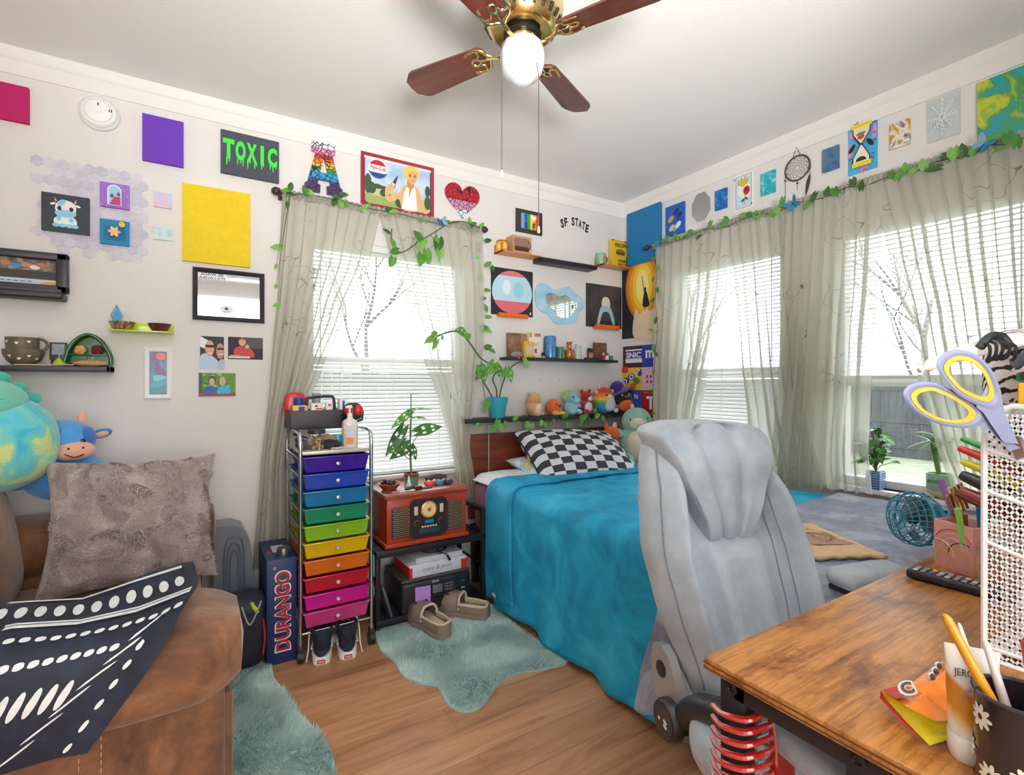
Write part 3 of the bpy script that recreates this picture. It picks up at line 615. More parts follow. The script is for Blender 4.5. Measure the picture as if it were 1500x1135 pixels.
# two orange wall shelves (acrylic tray with one upright end) and the black one between
def tray(tl, br, z0, endleft, label):
    a_ = A(*tl); b_ = A(*br); m = MB(); OR = M('#d9822f', .3); d = .1
    m.span((a_.x, YA-d, z0), (b_.x, YA, z0+.006), OR); m.span((a_.x, YA-d, z0), (a_.x+.005, YA, z0+.055), OR); m.span((a_.x, YA-.005, z0), (b_.x, YA, z0+.035), OR)
    return tag(m.build('wall_shelf', smooth=0), label, 'shelf')
z1 = A(745, 372, .05).z; tray((724, 372), (779, 372), z1, 1, 'small orange wall shelf holding the yellow candle and boxed mug'); Z1 = z1+.006
z2 = A(885, 390, .05).z; tray((871, 392), (914, 392), z2, 1, 'small orange wall shelf holding the mint mug and recipe box'); Z2 = z2+.006
SHELF = M('#26242c', .45)
def ledge(x0, x1, z, d, label, lip=.0, back=.03):
    m = MB(); m.span((x0, YA-d, z-.018), (x1, YA, z), SHELF, .002); m.span((x0, YA-.012, z-.018), (x1, YA, z+back), SHELF, .002)
    if lip: m.span((x0, YA-d, z-.018), (x1, YA-d+.01, z+lip), SHELF, .002)
    return tag(m.build('wall_shelf', smooth=30), label, 'shelf')
q0, q1 = A(787, 384, .05), A(868, 384, .05); zb = A(825, 387, .1).z
ledge(q0.x, q1.x, zb+.018, .10, 'empty black ledge between the two orange wall shelves', .008, .035)
# candle jar + mug box + mint mug + recipe box
def place(px, py, off): return A(px, py, off)
c = A(735, 370, .05); t = thing('candle_jar', 'yellow candle in a glass jar on the left orange shelf', 'candle', (c.x, YA-.05, Z1)); m = MB(); m.lathe([(0, Z1), (.03, Z1), (.033, Z1+.006), (.033, Z1+.052), (.03, Z1+.058), (0, Z1+.058)], '#efb92c', 24, (c.x, YA-.05, 0)); m.lathe([(.0332, Z1+.016), (.0336, Z1+.016), (.0336, Z1+.042), (.0332, Z1+.042)], '#f6d56a', 24, (c.x, YA-.05, 0)); m.build('jar', t)
m = MB(); m.lathe([(.0, Z1+.057), (.031, Z1+.057), (.031, Z1+.066), (.028, Z1+.068), (0, Z1+.068)], '#b06a24', 24, (c.x, YA-.05, 0)); m.build('lid', t)
p0, p1 = A(750, 372, .08), A(778, 372, .08); bw = p1.x-p0.x-.005; hB = .105; t = thing('mug_box', 'cardboard mug box printed with a brown mug on the left orange shelf', 'box', ((p0.x+p1.x)/2, YA-.05, Z1)); m = MB(); m.box(((p0.x+p1.x)/2, YA-.048, Z1+hB/2), (bw, .082, hB), M('#c79d78', .7, var=.08)); m.build('carton', t, smooth=0)
g = MB(); o = Vector((p0.x+.004, YA-.0895, Z1)); ux, uy = Vector((1, 0, 0)), Vector((0, 0, 1)); fl = lambda pts, mat, k: g.slab(pts, o-Vector((0, .0003*k, 0)), ux, uy, .0002, mat); fl([(.008, .012), (bw-.022, .012), (bw-.022, .09), (.008, .09)], M('#4a2c26'), 0); fl([(.01, .04), (bw-.024, .04), (bw-.024, .088), (.01, .088)], M('#9a6e66'), 1)
ring = [(bw-.024+.016*math.cos(q), .05+.026*math.sin(q)) for q in [i*PI/10-PI/2 for i in range(11)]]+[(bw-.024+.009*math.cos(q), .05+.018*math.sin(q)) for q in [PI/2-i*PI/10 for i in range(11)]]; fl(ring, M('#4a2c26'), 1); g.build('printed_mug', t, smooth=0)
def mug(t, x, y, z, r, h, mat, side=1, ang=0, inner='#d9d4c8'):
    m = MB(); m.lathe([(0, z), (r*.86, z), (r*.96, z+.006), (r, z+h*.5), (r, z+h), (r*.9, z+h), (r*.9, z+.01), (0, z+.01)], mat, 28, (x, y, 0)); m.build('mug_body', t)
    k = MB(); pts = [(x+side*math.cos(ang)*(r*.93+r*.72*math.sin(q)), y+math.sin(ang)*(r*.93+r*.72*math.sin(q)), z+h*.52+h*.32*math.cos(q)) for q in [PI*i/12 for i in range(13)]]; k.tube(pts, r*.13, mat, 8); k.build('handle', t)
c = A(881, 392, .06); t = thing('coffee_mug', 'mint green mug with dark handle on the right orange shelf', 'mug', (c.x, YA-.055, Z2)); mug(t, c.x, YA-.055, Z2, .034, .075, M('#8fbfa4', .35, var=.2, vs=60)); c_ = c
for o in t.children:
    if o.name.startswith('handle'): o.data.materials[0] = M('#2a4038', .35)
a = Art('A', (890, 348), (915, 393), .0, None, back=.012); tx = thing('recipe_box', 'yellow recipe box with a burger picture behind the mint mug', 'box', tuple(a.o+a.ux*a.w/2)); a.o.z = Z2; a.slab([(0, 0), (a.w, 0), (a.w, a.h), (0, a.h)], a.o, a.ux, a.uy, .03, M('#e8bd2a', .5, var=.06)); a.t = .03
BR_ = M('#5a3418', .5); a.poly([(.7, 1), (1, 1), (1, .86)], BR_); a.poly([(0, 1), (.2, 1), (0, .94)], BR_); a.word('RECIPE', .56, .82, .13, M('#3a2a14'), .03, .72); a.oval(.5, .6, .26, .09, M('#b06a2a'), 0, 180); a.rect(.24, .56, .76, .6, M('#5a8a34')); a.rect(.24, .51, .76, .565, M('#5a2f1c')); a.rect(.26, .46, .74, .51, M('#b06a2a'))
for i, s_ in enumerate(('KRABBY', 'PATTY')): a.word(s_, .62, .27-.14*i, .1, M('#3a2a14'), .03, .5)
a.build('box_body', tx, smooth=0)
# record sleeves on NOW PLAYING ledges
def nowplaying(tl, br, label, i):
    a_ = Art('A', tl, br, 0, None); zt = a_.o.z+a_.h; t = thing('record_holder', label, 'record holder', tuple(a_.o+a_.ux*a_.w/2)); m = MB(); OR = M('#e5701e', .4)
    m.box(a_.o+a_.ux*a_.w/2+a_.uy*a_.h*.4+a_.n*.014, (a_.w, .028, a_.h*.55), OR, .003); m.box(a_.o+a_.ux*a_.w/2+a_.uy*a_.h*.5+a_.n*.026, (a_.w*.98, .004, a_.h), OR, .001); m.build('ledge_body', t)
    w = MB(); w.text('NOW PLAYING', a_.o+a_.ux*a_.w/2+a_.uy*a_.h*.5+a_.n*.0285, a_.ux, a_.uy, a_.h*.6, M('#f28a34', .4), .04, .002, a_.w*.9); w.text('NOW PLAYING', a_.o+a_.ux*a_.w/2+a_.uy*a_.h*.46+a_.n*.0282, a_.ux, a_.uy, a_.h*.66, M('#8a3c10', .5), .07, .0, a_.w*.93); w.build('raised_lettering', t, smooth=0)
nowplaying((727, 458), (771, 468), 'orange NOW PLAYING record ledge under the round blue and pink sleeve', 0)
nowplaying((868, 475), (904, 485), 'orange NOW PLAYING record ledge under the dark grey sleeve', 1)
a = Art('A', (719, 390), (780, 465), .004, '#2b2730'); a.oval(.5, .5, .48, .46, M('#bfe4f2'), n=48); a.oval(.5, .5, .48, .46, M('#e07f86'), 48, 132, n=24); a.oval(.5, .5, .48, .46, M('#e0707a'), 205, 335, n=30); a.oval(.36, .6, .1, .16, M('#e6f4fa')); a.oval(.64, .56, .12, .18, M('#9ed7ec'))
a.rect(.92, .05, .95, .1, WH); done(a, 'record_sleeve', 'black square record sleeve with a large pale blue and pink disc', 'record')
a = Art('A', (858, 414), (910, 482), .004, None); a.slab([(0, 0), (a.w, 0), (a.w, a.h), (0, a.h)], a.o, a.ux, a.uy, .004, Mramp('sleeve_grey', [(.35, '#2f2c31'), (.65, '#4c474c')], 9, .6)); a.rect(.12, .0, .88, .16, M('#26242a'))
a.blob([(.44, .5), (.44, .64), (.5, .72), (.62, .7), (.66, .6), (.64, .48)], M('#ded6cf')); a.blob([(.3, .1), (.36, .36), (.44, .5), (.64, .5), (.74, .36), (.8, .1), (.74, .1), (.64, .34), (.54, .38), (.44, .32), (.36, .08)], M('#a9c0d4'))
done(a, 'record_sleeve', 'dark grey record sleeve with a pale seated shape, right of the wavy mirror', 'record')
# wavy mirror
a = Art('A', (783, 413), (856, 478), .0, None); CL = Mramp('resin_cloud', [(.3, '#7fc8e8'), (.6, '#b6dcf0'), (.75, '#dcebf5')], 5, .25, (1, 1, 3))
ob = [(.02, .45), (.0, .75), (.06, .95), (.22, .98), (.36, .86), (.5, .92), (.66, .98), (.8, .84), (.98, .66), (.96, .46), (.86, .34), (.82, .12), (.66, .02), (.4, .0), (.26, .22), (.1, .3)]
ib = [(.2, .58), (.22, .74), (.34, .76), (.46, .7), (.6, .76), (.7, .64), (.82, .56), (.8, .42), (.72, .3), (.66, .18), (.44, .18), (.38, .32), (.24, .44)]
t = thing('wavy_mirror', 'cloud shaped mirror with pale blue wavy border between the record sleeves', 'mirror', tuple(a.o+a.ux*a.w/2)); m = MB(); m.slab([(x*a.w, y*a.h) for x, y in smooth2(ob, 5)], a.o, a.ux, a.uy, .01, CL); m.build('border', t, smooth=0)
m = MB(); m.slab([(x*a.w, y*a.h) for x, y in smooth2(ib, 5)], a.o+a.n*.01, a.ux, a.uy, .002, M('#dfe3e6', .03, 1)); m.build('mirror_glass', t, smooth=0)
# screw anchors left in the wall
for px, py, l in ((792, 557, 'small wall anchor above the plush toys, the left of two'), (819, 557, 'small wall anchor above the plush toys, the right of two')):
    c = A(px, py); m = MB(); m.cyl((c.x, YA, c.z), (c.x, YA-.006, c.z), .005, '#d8d6d2', 10); m.cyl((c.x, YA-.006, c.z), (c.x, YA-.0065, c.z), .002, '#77736e', 8); tag(m.build('wall_anchor'), l, 'wall plug')
# ================================================================ PICTURES ON WALL B
a = Art('B', (921, 315), (970, 378), .02, '#1778b4'); done(a, 'canvas_painting', 'plain bright blue canvas nearest the corner above the candle poster', 'painting')
a = Art('B', (977, 305), (1004, 340), .014, '#1a5fc0')
for x, y, c_ in ((.35, .25, '#e7c22f'), (.55, .22, '#4fc2d8'), (.7, .3, '#e7e7ef'), (.6, .75, '#16306e'), (.3, .55, '#d7a02f'), (.75, .6, '#16306e')): a.oval(x, y, .16, .09, M(c_), rot=25)
done(a, 'canvas_painting', 'small royal blue canvas with bright patches right of the plain blue canvas', 'painting')
a = Art('B', (1014, 287), (1041, 320), 0, None); m = MB(); m.slab([((.5+.52*math.cos(PI/8+k*PI/4))*a.w, (.5+.52*math.sin(PI/8+k*PI/4))*a.h) for k in range(8)], a.o, a.ux, a.uy, .006, M('#c9cbc8', .05, 1)); tag(m.build('octagon_mirror', smooth=0), 'small frameless octagonal mirror above the corner curtain', 'mirror')
def mini(tl, br, mat, label, name='mini_canvas', cat='painting', t=.012, tilt=0):
    a = Art('B', tl, br, t, None, tilt=tilt); a.slab([(0, 0), (a.w, 0), (a.w, a.h), (0, a.h)], a.o, a.ux, a.uy, t, mat); return a
a = mini((1049, 281), (1066, 304), marble('pour_blue', [(.3, '#12408f'), (.5, '#1e6fc4'), (.7, '#4aa2dd')], 50), ''); done(a, 'mini_canvas', 'tiny deep blue pour painting left of the rose card', 'painting')
a = Art('B', (1076, 259), (1104, 303), .004, '#f2f0ec', tilt=0); a.line([(.1, .06), (.9, .06), (.9, .94), (.1, .94), (.1, .06)], .002, DK); a.rect(.12, .08, .88, .92, M('#cfe3f2')); a.poly([(.14, .5), (.3, .88), (.6, .9), (.86, .6), (.86, .3), (.5, .3)], M('#f2f2f2'))
GOLD = M('#e2c13a', .4); a.poly([(.22, .72), (.24, .86), (.34, .78), (.4, .9), (.5, .8), (.62, .92), (.64, .78), (.76, .84), (.72, .7), (.5, .64)], GOLD); a.line([(.22, .72), (.24, .86), (.34, .78), (.4, .9), (.5, .8), (.62, .92), (.64, .78), (.76, .84), (.72, .7), (.5, .64), (.22, .72)], .0012, DK)
a.oval(.68, .5, .17, .12, M('#c8283a')); a.oval(.68, .53, .09, .06, M('#8f1626')); a.line([(.64, .4), (.55, .25), (.58, .14)], .0025, M('#2f5f34')); a.oval(.5, .26, .1, .03, M('#2f6a3a'), rot=20); a.oval(.68, .28, .09, .03, M('#2f6a3a'), rot=-20); a.oval(.05, .88, .03, .025, DK, n=8); a.oval(.95, .1, .03, .025, DK, n=8)
done(a, 'card_print', 'playing card style print with crown and red rose beside the dreamcatcher', 'picture')
a = mini((1116, 256), (1137, 281), marble('pour_teal', [(.3, '#0f93ac'), (.5, '#2fb9cc'), (.7, '#a6e6ea')], 45), ''); done(a, 'mini_canvas', 'small turquoise pour painting between rose card and dreamcatcher', 'painting')
a = mini((1206, 221), (1230, 246), marble('pour_dusk', [(.3, '#2f4a78'), (.5, '#4b7ea0'), (.62, '#6a6a86'), (.75, '#4aa890')], 40), ''); done(a, 'mini_canvas', 'small dusky blue pour painting right of the dreamcatcher', 'painting')
a = Art('B', (1243, 184), (1286, 245), .005, '#4fb6e8', tilt=0); rr = random.Random(5)
for _ in range(9): a.oval(rr.random()*.9+.05, rr.random()*.9+.05, .14, .07, M('#f28cc0'), rot=rr.random()*90)
for k in range(14): x = rr.random()*.9; y = rr.random()*.95; a.line([(x, y), (x+.06, y+.03), (x+.1, y), (x+.14, y+.02)], .002, M('#1c2a6a'))
YL = M('#f1e52a'); a.poly([(.2, .9), (.84, .9), (.8, .72), (.55, .52), (.8, .26), (.84, .1), (.16, .1), (.2, .26), (.46, .52), (.22, .72)], DK); a.poly([(.23, .88), (.81, .88), (.77, .73), (.53, .54), (.48, .54), (.25, .73)], M('#f4d9c0')); a.poly([(.22, .12), (.79, .12), (.76, .27), (.53, .5), (.48, .5), (.24, .27)], M('#f0e6dc'))
for y0 in (.84, .1): a.rect(.18, y0, .85, y0+.08, YL); a.line([(.18, y0+.04), (.85, y0+.04)], .0012, DK)
a.oval(.5, .66, .12, .05, M('#d4453a')); a.oval(.5, .72, .17, .03, M('#4fa23a')); a.oval(.5, .2, .18, .08, M('#3a2420'), 0, 180); a.oval(.2, .48, .13, .05, DK, rot=30); a.oval(.82, .5, .13, .05, DK, rot=-30)
done(a, 'psychedelic_print', 'pink and blue psychedelic hourglass print on the wall above the curtain', 'picture')
a = mini((1305, 184), (1334, 211), marble('pour_autumn', [(.3, '#4a2622'), (.45, '#f0ece6'), (.55, '#d39a1e'), (.7, '#7a3a2c')], 30), ''); done(a, 'mini_canvas', 'small brown, gold and white pour painting left of the frosted snowflake tile', 'painting')
a = mini((1358, 150), (1407, 195), M('#c7cfcf', .25, var=.04), '', t=.006)
for k in range(8):
    q = k*PI/4
    for j in range(1, 5): a.oval(.5+.1*j*math.cos(q), .5+.1*j*math.sin(q), .05, .03, M('#dce4e6', .5), rot=math.degrees(q)+30, n=10); a.oval(.5+.085*j*math.cos(q+.25), .5+.085*j*math.sin(q+.25), .03, .02, M('#dfe7e9', .5), rot=math.degrees(q), n=10)
done(a, 'frosted_glass_tile', 'grey frosted glass tile with a snowflake pattern', 'glass tile')
a = mini((1434, 124), (1560, 176), Mramp('pour_reef', [(.2, '#0e4c78'), (.36, '#1c9fb8'), (.5, '#3f9a5a'), (.62, '#c9cf2a'), (.74, '#8ca83a'), (.9, '#a03050')], 5.5, .3, (1, 1, 1), detail=5, dist=2.2), '', t=.02); done(a, 'canvas_painting', 'large blue, green and yellow swirled canvas at the far right', 'painting')
a = Art('B', (911, 379), (968, 491), .006, '#232630'); 
for rx, ry, c_ in ((.44, .40, '#c9661c'), (.40, .36, '#e58a1e'), (.33, .32, '#f2ad24'), (.25, .27, '#f6cf3e'), (.16, .2, '#f9e88a')): a.oval(.56, .6, rx, ry, M(c_, .5), n=40)
a.blob([(.36, .0), (.36, .3), (.42, .34), (.5, .28), (.62, .33), (.78, .3), (.92, .37), (1.0, .38), (1.0, 0)], M('#ead2b2', .5)); a.line([(.62, .3), (.62, .5), (.56, .72)], .006, DK); a.blob([(.58, .36), (.6, .5), (.66, .54), (.72, .44), (.74, .36)], DK); a.oval(.64, .56, .025, .025, DK)
done(a, 'poster', 'tall painting of a glowing candle flame in the corner beside the ivy', 'poster')
a = Art('B', (913, 508), (966, 612), .004, '#4a2e28')
a.rect(.08, .76, .55, .95, WH); a.rect(.08, .82, .55, .93, M('#2c3d92')); a.word('SNIC', .31, .87, .08, WH, .03, .42); a.rect(.55, .7, 1, 1, M('#2a3fb0')); a.word('m', .76, .87, .11, WH, .03)
a.rect(0, .37, .55, .69, M('#efc42a'))
for x, y, c_ in ((.06, .66, '#c42f2a'), (.4, .5, '#4f8a34'), (.3, .42, '#d9622a'), (.5, .62, '#2c3d92'), (.1, .5, '#2c3d92'), (.26, .56, '#2c3d92')): a.oval(x, y, .1, .05, M(c_))
a.word('D', .08, .49, .08, WH, .03); a.word('O', .26, .56, .08, WH, .03); a.word('T', .44, .63, .08, WH, .03, rot=-30); a.rect(.55, .37, 1, .69, M('#d9bfd8')); a.oval(.82, .53, .22, .13, M('#f2c7dd')); 
for k in range(6): a.oval(.7+.1*(k % 3), .49+.07*(k//3), .03, .025, M('#b6367e'))
a.rect(0, .0, .28, .36, M('#3a2f86')); a.word('S', .15, .3, .07, WH, .03); a.rect(.28, .0, .55, .36, M('#2c52b8')); a.word('N', .4, .28, .07, WH, .03); a.rect(.55, .0, 1, .36, M('#b32028')); a.line([(.6, .34), (.98, .34)], .004, M('#e7b23a')); a.word('T', .8, .2, .18, WH, .04)
done(a, 'poster', 'poster of colourful sweet wrappers in the corner behind the plush toys', 'poster')
# dreamcatcher
c = B(1168, 246, .006); R_ = abs(B(1150, 246, .006).y-c.y)*.98; t = thing('dreamcatcher', 'brown dreamcatcher with feathers hanging over the curtain rod', 'dreamcatcher', tuple(c)); W2 = M('#5a4236', .7); P2 = lambda r, q: c+Vector((0, -r*math.cos(q), r*math.sin(q)))
m = MB(); m.tube([P2(R_, 2*PI*i/32) for i in range(32)], .004, W2, 8, True); m.build('hoop', t)
m = MB()
for ring_ in range(5):
    n_ = 12; r0 = R_*(1-.19*ring_); pts = []
    for i in range(n_): q = 2*PI*(i+.5*(ring_ % 2))/n_; pts += [P2(r0, q), P2(r0*.86, q+PI/n_)]
    m.tube(pts, .0011, W2, 4, True)
m.build('web', t); m = MB(); m.tube([P2(R_, PI*.42), c+Vector((0, .004, R_*1.75)), P2(R_, PI*.62)], .0018, W2, 5); m.build('hanging_loop', t)
def strand(q, L, feather):
    p = P2(R_, q); m = MB(); e = p+Vector((0, 0, -L)); m.tube([p, e], .0012, W2, 5); m.ell(p+Vector((0, 0, -L*.3)), .005, M('#3c2a22'), nu=8, nv=6); m.build('strand', t)
    if feather:
        f = MB(); f.slab(smooth2([(0, 0), (.011, -.03), (.008, -.075), (0, -.1), (-.008, -.07), (-.011, -.03)], 3), e, (-.15, -.95, 0), (.0, -.2, 1), .0008, feather); f.build('feather', t, smooth=0)
strand(-PI/2, .05, None); strand(PI*1.02, .14, None); strand(-.1, .05, M('#b5a894', .8)); strand(.12, .06, M('#463a34', .8))
# ================================================================ BED
MAHOG = Mramp('mahogany_veneer', [(.25, '#4d2016'), (.5, '#6f3322'), (.75, '#82422c')], 3.2, .32, (1.2, 6, 9), detail=6, dist=.6)
BEDM = M('#1f1f26', .5)
BX0, BX1, BY0, BY1, BT = 1.325, 2.50, .66, 2.55, .615
t = thing('bed', 'full size bed with mahogany headboard and maroon fitted sheet against the window wall', 'bed', ((BX0+BX1)/2, (BY0+BY1)/2, 0))
m = MB(); m.span((1.345, YA-.055, .36), (2.52, YA-.02, .853), MAHOG, .004); m.build('headboard', t)
m = MB(); m.box(((BX0+BX1)/2, (BY0+BY1)/2, (.33+BT-.01)/2), (BX1-BX0, BY1-BY0, BT-.01-.33), M('#7c2446', .7, var=.1, vs=30, sheen=.3), .05, 4); m.build('mattress', t)
m = MB(); m.span((BX0+.03, BY0+.02, .26), (BX0+.06, YA-.03, .33), BEDM, .003); m.span((BX1-.06, BY0+.02, .26), (BX1-.03, YA-.03, .33), BEDM, .003); m.span((BX0+.03, BY0+.02, .26), (BX1-.03, BY0+.05, .33), BEDM, .003); m.span((BX0+.03, YA-.055, .26), (BX1-.03, YA-.03, .33), BEDM, .003)
for k in range(9): m.span((BX0+.05, BY0+.15+k*.2, .3), (BX1-.05, BY0+.2+k*.2, .325), BEDM)
m.build('bed_frame', t)
for x in (BX0+.05, BX1-.05):
    for y in (BY0+.05, 1.64, YA-.06):
        m = MB(); m.box((x, y, .14), (.035, .035, .28), BEDM, .003, top=1.2); m.build('leg', t)
# teal velvet blanket
def velvet(name, c0, c1, c2, sc=5):
    m, nt, b = newmat(name); v = coords(nt, (1, 1, 1)); n1 = noi(nt, v, sc, 6, .62, .8)
    nt.links.new(ramp(nt, n1, [(.34, c0), (.5, c1), (.66, c2)]), b.inputs['Base Color']); b.inputs['Roughness'].default_value = .7
    b.inputs['Sheen Weight'].default_value = .5; b.inputs['Sheen Roughness'].default_value = .35; b.inputs['Sheen Tint'].default_value = lin(c2); bump(nt, b, noi(nt, coords(nt), 700, 2), .15, .002); return m
TEAL = velvet('teal_velvet', '#0c85b2', '#16a2d0', '#3cbce2')
def drape(y, s, hem, top, seed, amp=.014, x0=BX0, R=.06, wall=BX1):
    """profile across the bed: s=0 at the hem on the open side, s=1 at the wall side"""
    Ls = top-R-hem; La = R*PI/2; Lt = wall-x0-R; d = s*(Ls+La+Lt)
    if d < Ls:
        z = hem+d; f = 1-d/Ls
        x = x0-.018-f*(.02+amp*math.sin(y*15+seed+.6*math.sin(z*6))+.6*amp*math.sin(y*31+seed*2+z*3))-.008*nz(y*6, z*6, seed)
    elif d < Ls+La: q = (d-Ls)/R; x = x0-.018+R*(1-math.cos(q)); z = top-R+R*math.sin(q)
    else: x = x0-.018+R+(d-Ls-La); z = top
    if d > Ls*.85:
        k = sstep(Ls*.85, Ls+La+.1, d); z += k*(.008*nz(x*5, y*5, seed)+.006*nz(x*13, y*9, seed+4)+.004*math.sin(y*18+x*7)*max(0, nz(x*2, y*2, seed+7)))
    return x, z
m = MB()
def fb(u, v):
    y = lerp(2.24+.03*math.sin(u*5), .70, v); hem = .045+.02*math.sin(y*2.4+1)+.008*math.sin(y*17)
    x, z = drape(y, u, hem, BT+.012, 1.3); ye = y+(.05*(1-min(1, u*2.2)) if v < .02 else 0)
    return (x, y, z)
m.grid(fb, 90, 130, TEAL); o = m.build('blanket', smooth=80); s_ = o.modifiers.new('thick', 'SOLIDIFY'); s_.thickness = .008; s_.offset = -1
# doubled-over flap lying along the head end of the blanket
o['label'] = 'teal velvet blanket spread over the bed and hanging to the floor'; o['category'] = 'blanket'
m = MB()
def ff(u, v):
    y = lerp(2.30+.025*math.sin(u*6), 2.03+.05*math.sin(u*3.1)+.02*u, v); hem = .04+.05*v; x, z = drape(y, u*.93, hem, BT+.022, 2.1, .01)
    e = .012*math.sin(v*PI)**.5+.004; k = 1 if u < .33 else 0
    return (x-e*(1-sstep(.25, .45, u)), y, z+e*sstep(.25, .45, u))
m.grid(ff, 90, 24, velvet('teal_velvet_flap', '#0b78a4', '#1292c0', '#2cabd4')); fl = m.build('folded_edge', o, smooth=80); s_ = fl.modifiers.new('thick', 'SOLIDIFY'); s_.thickness = .012; s_.offset = -1
g = MB(); c = Vector((BX0-.055, 2.2, .085)); g.box(c, (.003, .035, .012), WHITE, rot=(.2, 0, 0)); g.build('care_tag', o)
# white sheet turned back at the pillow end
m = MB()
def fs(u, v):
    y = lerp(2.53, 2.20, v); x = lerp(BX0+.0, 2.2, u); e = .03*math.sin(PI*min(1, v*1.0))**.6*(1 if u > .04 else u/.04); z = BT+.012+e*(.9+.25*nz(x*7, y*7, 3))
    if u < .03: z -= .02; x -= .01
    return (x, y+.012*math.sin(x*9), z)
m.grid(fs, 60, 16, M('#dfe3e6', .8, var=.06, vs=12, sheen=.2)); o = m.build('bed_sheet', smooth=80); s_ = o.modifiers.new('thick', 'SOLIDIFY'); s_.thickness = .008; s_.offset = -1; tag(o, 'white sheet folded back at the head of the bed', 'sheet')
# throw over the foot
THROW = Mramp('slate_fleece', [(.32, '#58658a'), (.5, '#8b98b6'), (.64, '#d0d8e6')], 3.6, .95, detail=7, nr=.7, dist=.5, bp=.8, bs=420, sheen=.4)
m = MB()
def ft(u, v):
    y0 = 1.14-.03*math.sin(u*4)+.07*(1-sstep(0, .3, u)); y = lerp(y0, .64, v); hem = .09+.13*v+.03*math.sin(y*20)
    x, z = drape(y, u, hem, BT+.03, 1.3, x0=BX0-.024); 
    if v > .93: z -= .10*((v-.93)/.07)**2*(1 if u > .2 else .2); 
    x += .004*nz(y*60, z*60, 1) ; z += .004*nz(x*70, y*70, 2)
    return (x, y-.03*sstep(.9, 1, v), z)
m.grid(ft, 150, 70, THROW); o = m.build('throw_blanket', smooth=80); s_ = o.modifiers.new('thick', 'SOLIDIFY'); s_.thickness = .01; s_.offset = -1; tag(o, 'slate grey fleece throw across the foot of the bed', 'blanket')
# ---------------------------------------------------------------- cushions
def pillow(w, h, d, mat, nu=36, nv=36, seed=0, corner=.06, wr=.012, pinch=.12):
    """soft cushion in its own frame: x width, y height, z thickness; returns builder and surface function"""
    def f(side):
        def fn(u, v):
            a, b = 2*u-1, 2*v-1; e = max(0, (1-abs(a)**2.6))*max(0, (1-abs(b)**2.6)); th = e**.42
            px = a*w/2*(1-pinch*(1-abs(a))*0-pinch*.5*(1-b*b)*(abs(a)**3)); py = b*h/2*(1-pinch*.5*(1-a*a)*(abs(b)**3))
            z = side*d/2*th+wr*th*(nz(a*2.2+seed, b*2.2, seed)+.6*nz(a*5, b*5, seed+3))
            return (px, py, z)
        return fn
    return f
CHK = newmat('checker_cloth'); nt = CHK[1]; tc = N(nt, 'ShaderNodeUVMap'); ck = N(nt, 'ShaderNodeTexChecker', Scale=1.0); ck.inputs['Color1'].default_value = lin('#dfe1ea'); ck.inputs['Color2'].default_value = lin('#34363f')
nt.links.new(tc.outputs[0], ck.inputs['Vector']); nt.links.new(ck.outputs[0], CHK[2].inputs['Base Color']); CHK[2].inputs['Roughness'].default_value = .8
def uvgrid(o, fu):
    uv = o.data.uv_layers.new(name='UVMap'); 
    for l in o.data.loops: uv.data[l.index].uv = fu(l.vertex_index)
t = thing('bed_pillow', 'black and white checkered pillow leaning at the head of the bed', 'pillow', (1.92, 2.32, BT+.1), rot=(math.radians(33), math.radians(3), math.radians(-6)))
f = pillow(.70, .46, .20, None, seed=2); m = MB(); m.grid(f(1), 40, 30, CHK[0]); m.grid(f(-1), 40, 30, CHK[0], flip=True); o = m.build('pillow_case', t, smooth=80, local=True); n_ = 41*31
uvgrid(o, lambda i: (((i % n_) % 41)/40*10, ((i % n_)//41)/30*10))
m = MB(); m.tube([f(1)(i/30, 0) for i in range(31)]+[f(1)(1, i/20) for i in range(1, 21)]+[f(1)(1-i/30, 1) for i in range(1, 31)]+[f(1)(0, 1-i/20) for i in range(1, 20)], .005, M('#30323a', .8), 6, True); m.build('seam', t, local=True)
t = thing('bed_pillow', 'small white and yellow edged pillow under the checkered pillow', 'pillow', (1.80, 2.38, BT+.055), rot=(math.radians(14), 0, math.radians(4))); f = pillow(.55, .3, .09, None, seed=5); m = MB(); CM = Mramp('pale_print', [(.4, '#dfe3ea'), (.55, '#9fb2cc'), (.66, '#e2c62f')], 12, .8); m.grid(f(1), 24, 20, CM); m.grid(f(-1), 24, 20, CM, flip=True); m.build('pillow_case', t, smooth=80, local=True)
# beige printed cloth bag on the throw
c = atZ(1182, 792, BT+.045); t = thing('printed_cloth', 'crumpled beige cloth printed with small dark lettering on the grey throw', 'cloth', (c.x, c.y, BT+.04), rz=math.radians(-28)); m = MB(); BE = M('#d9bb92', .85, var=.1, vs=40)
def fc(u, v):
    a, b = 2*u-1, 2*v-1; e = .0016*math.sin(a*13+2*math.sin(b*3))*abs(b)**4+.0016*math.sin(b*11+2*math.sin(a*4))*abs(a)**4
    return (a*.125+e*3+.006*nz(b*4, a, 1), b*.165+e*3, .012+.012*(1-a**6)*(1-b**6)+.004*nz(a*3, b*3, 5))
m.grid(fc, 30, 36, BE); o = m.build('cloth_body', t, smooth=80, local=True); s_ = o.modifiers.new('thick', 'SOLIDIFY'); s_.thickness = .01; s_.offset = -1
m = MB(); rr = random.Random(9); INK2 = M('#6a4a42', .8)
def fq(u0, v0, u1, v1, mat=INK2): m.add([Vector(fc(u, v))+Vector((0, 0, .0012)) for u, v in ((u0, v0), (u1, v0), (u1, v1), (u0, v1))], [[0, 1, 2, 3]], mat)
TXM = M('#b58f7d', .8)
for k in range(8): fq(.2, .2+.048*k, .5, .245+.048*k, TXM); fq(.5, .2+.048*k, .8, .245+.048*k, TXM)
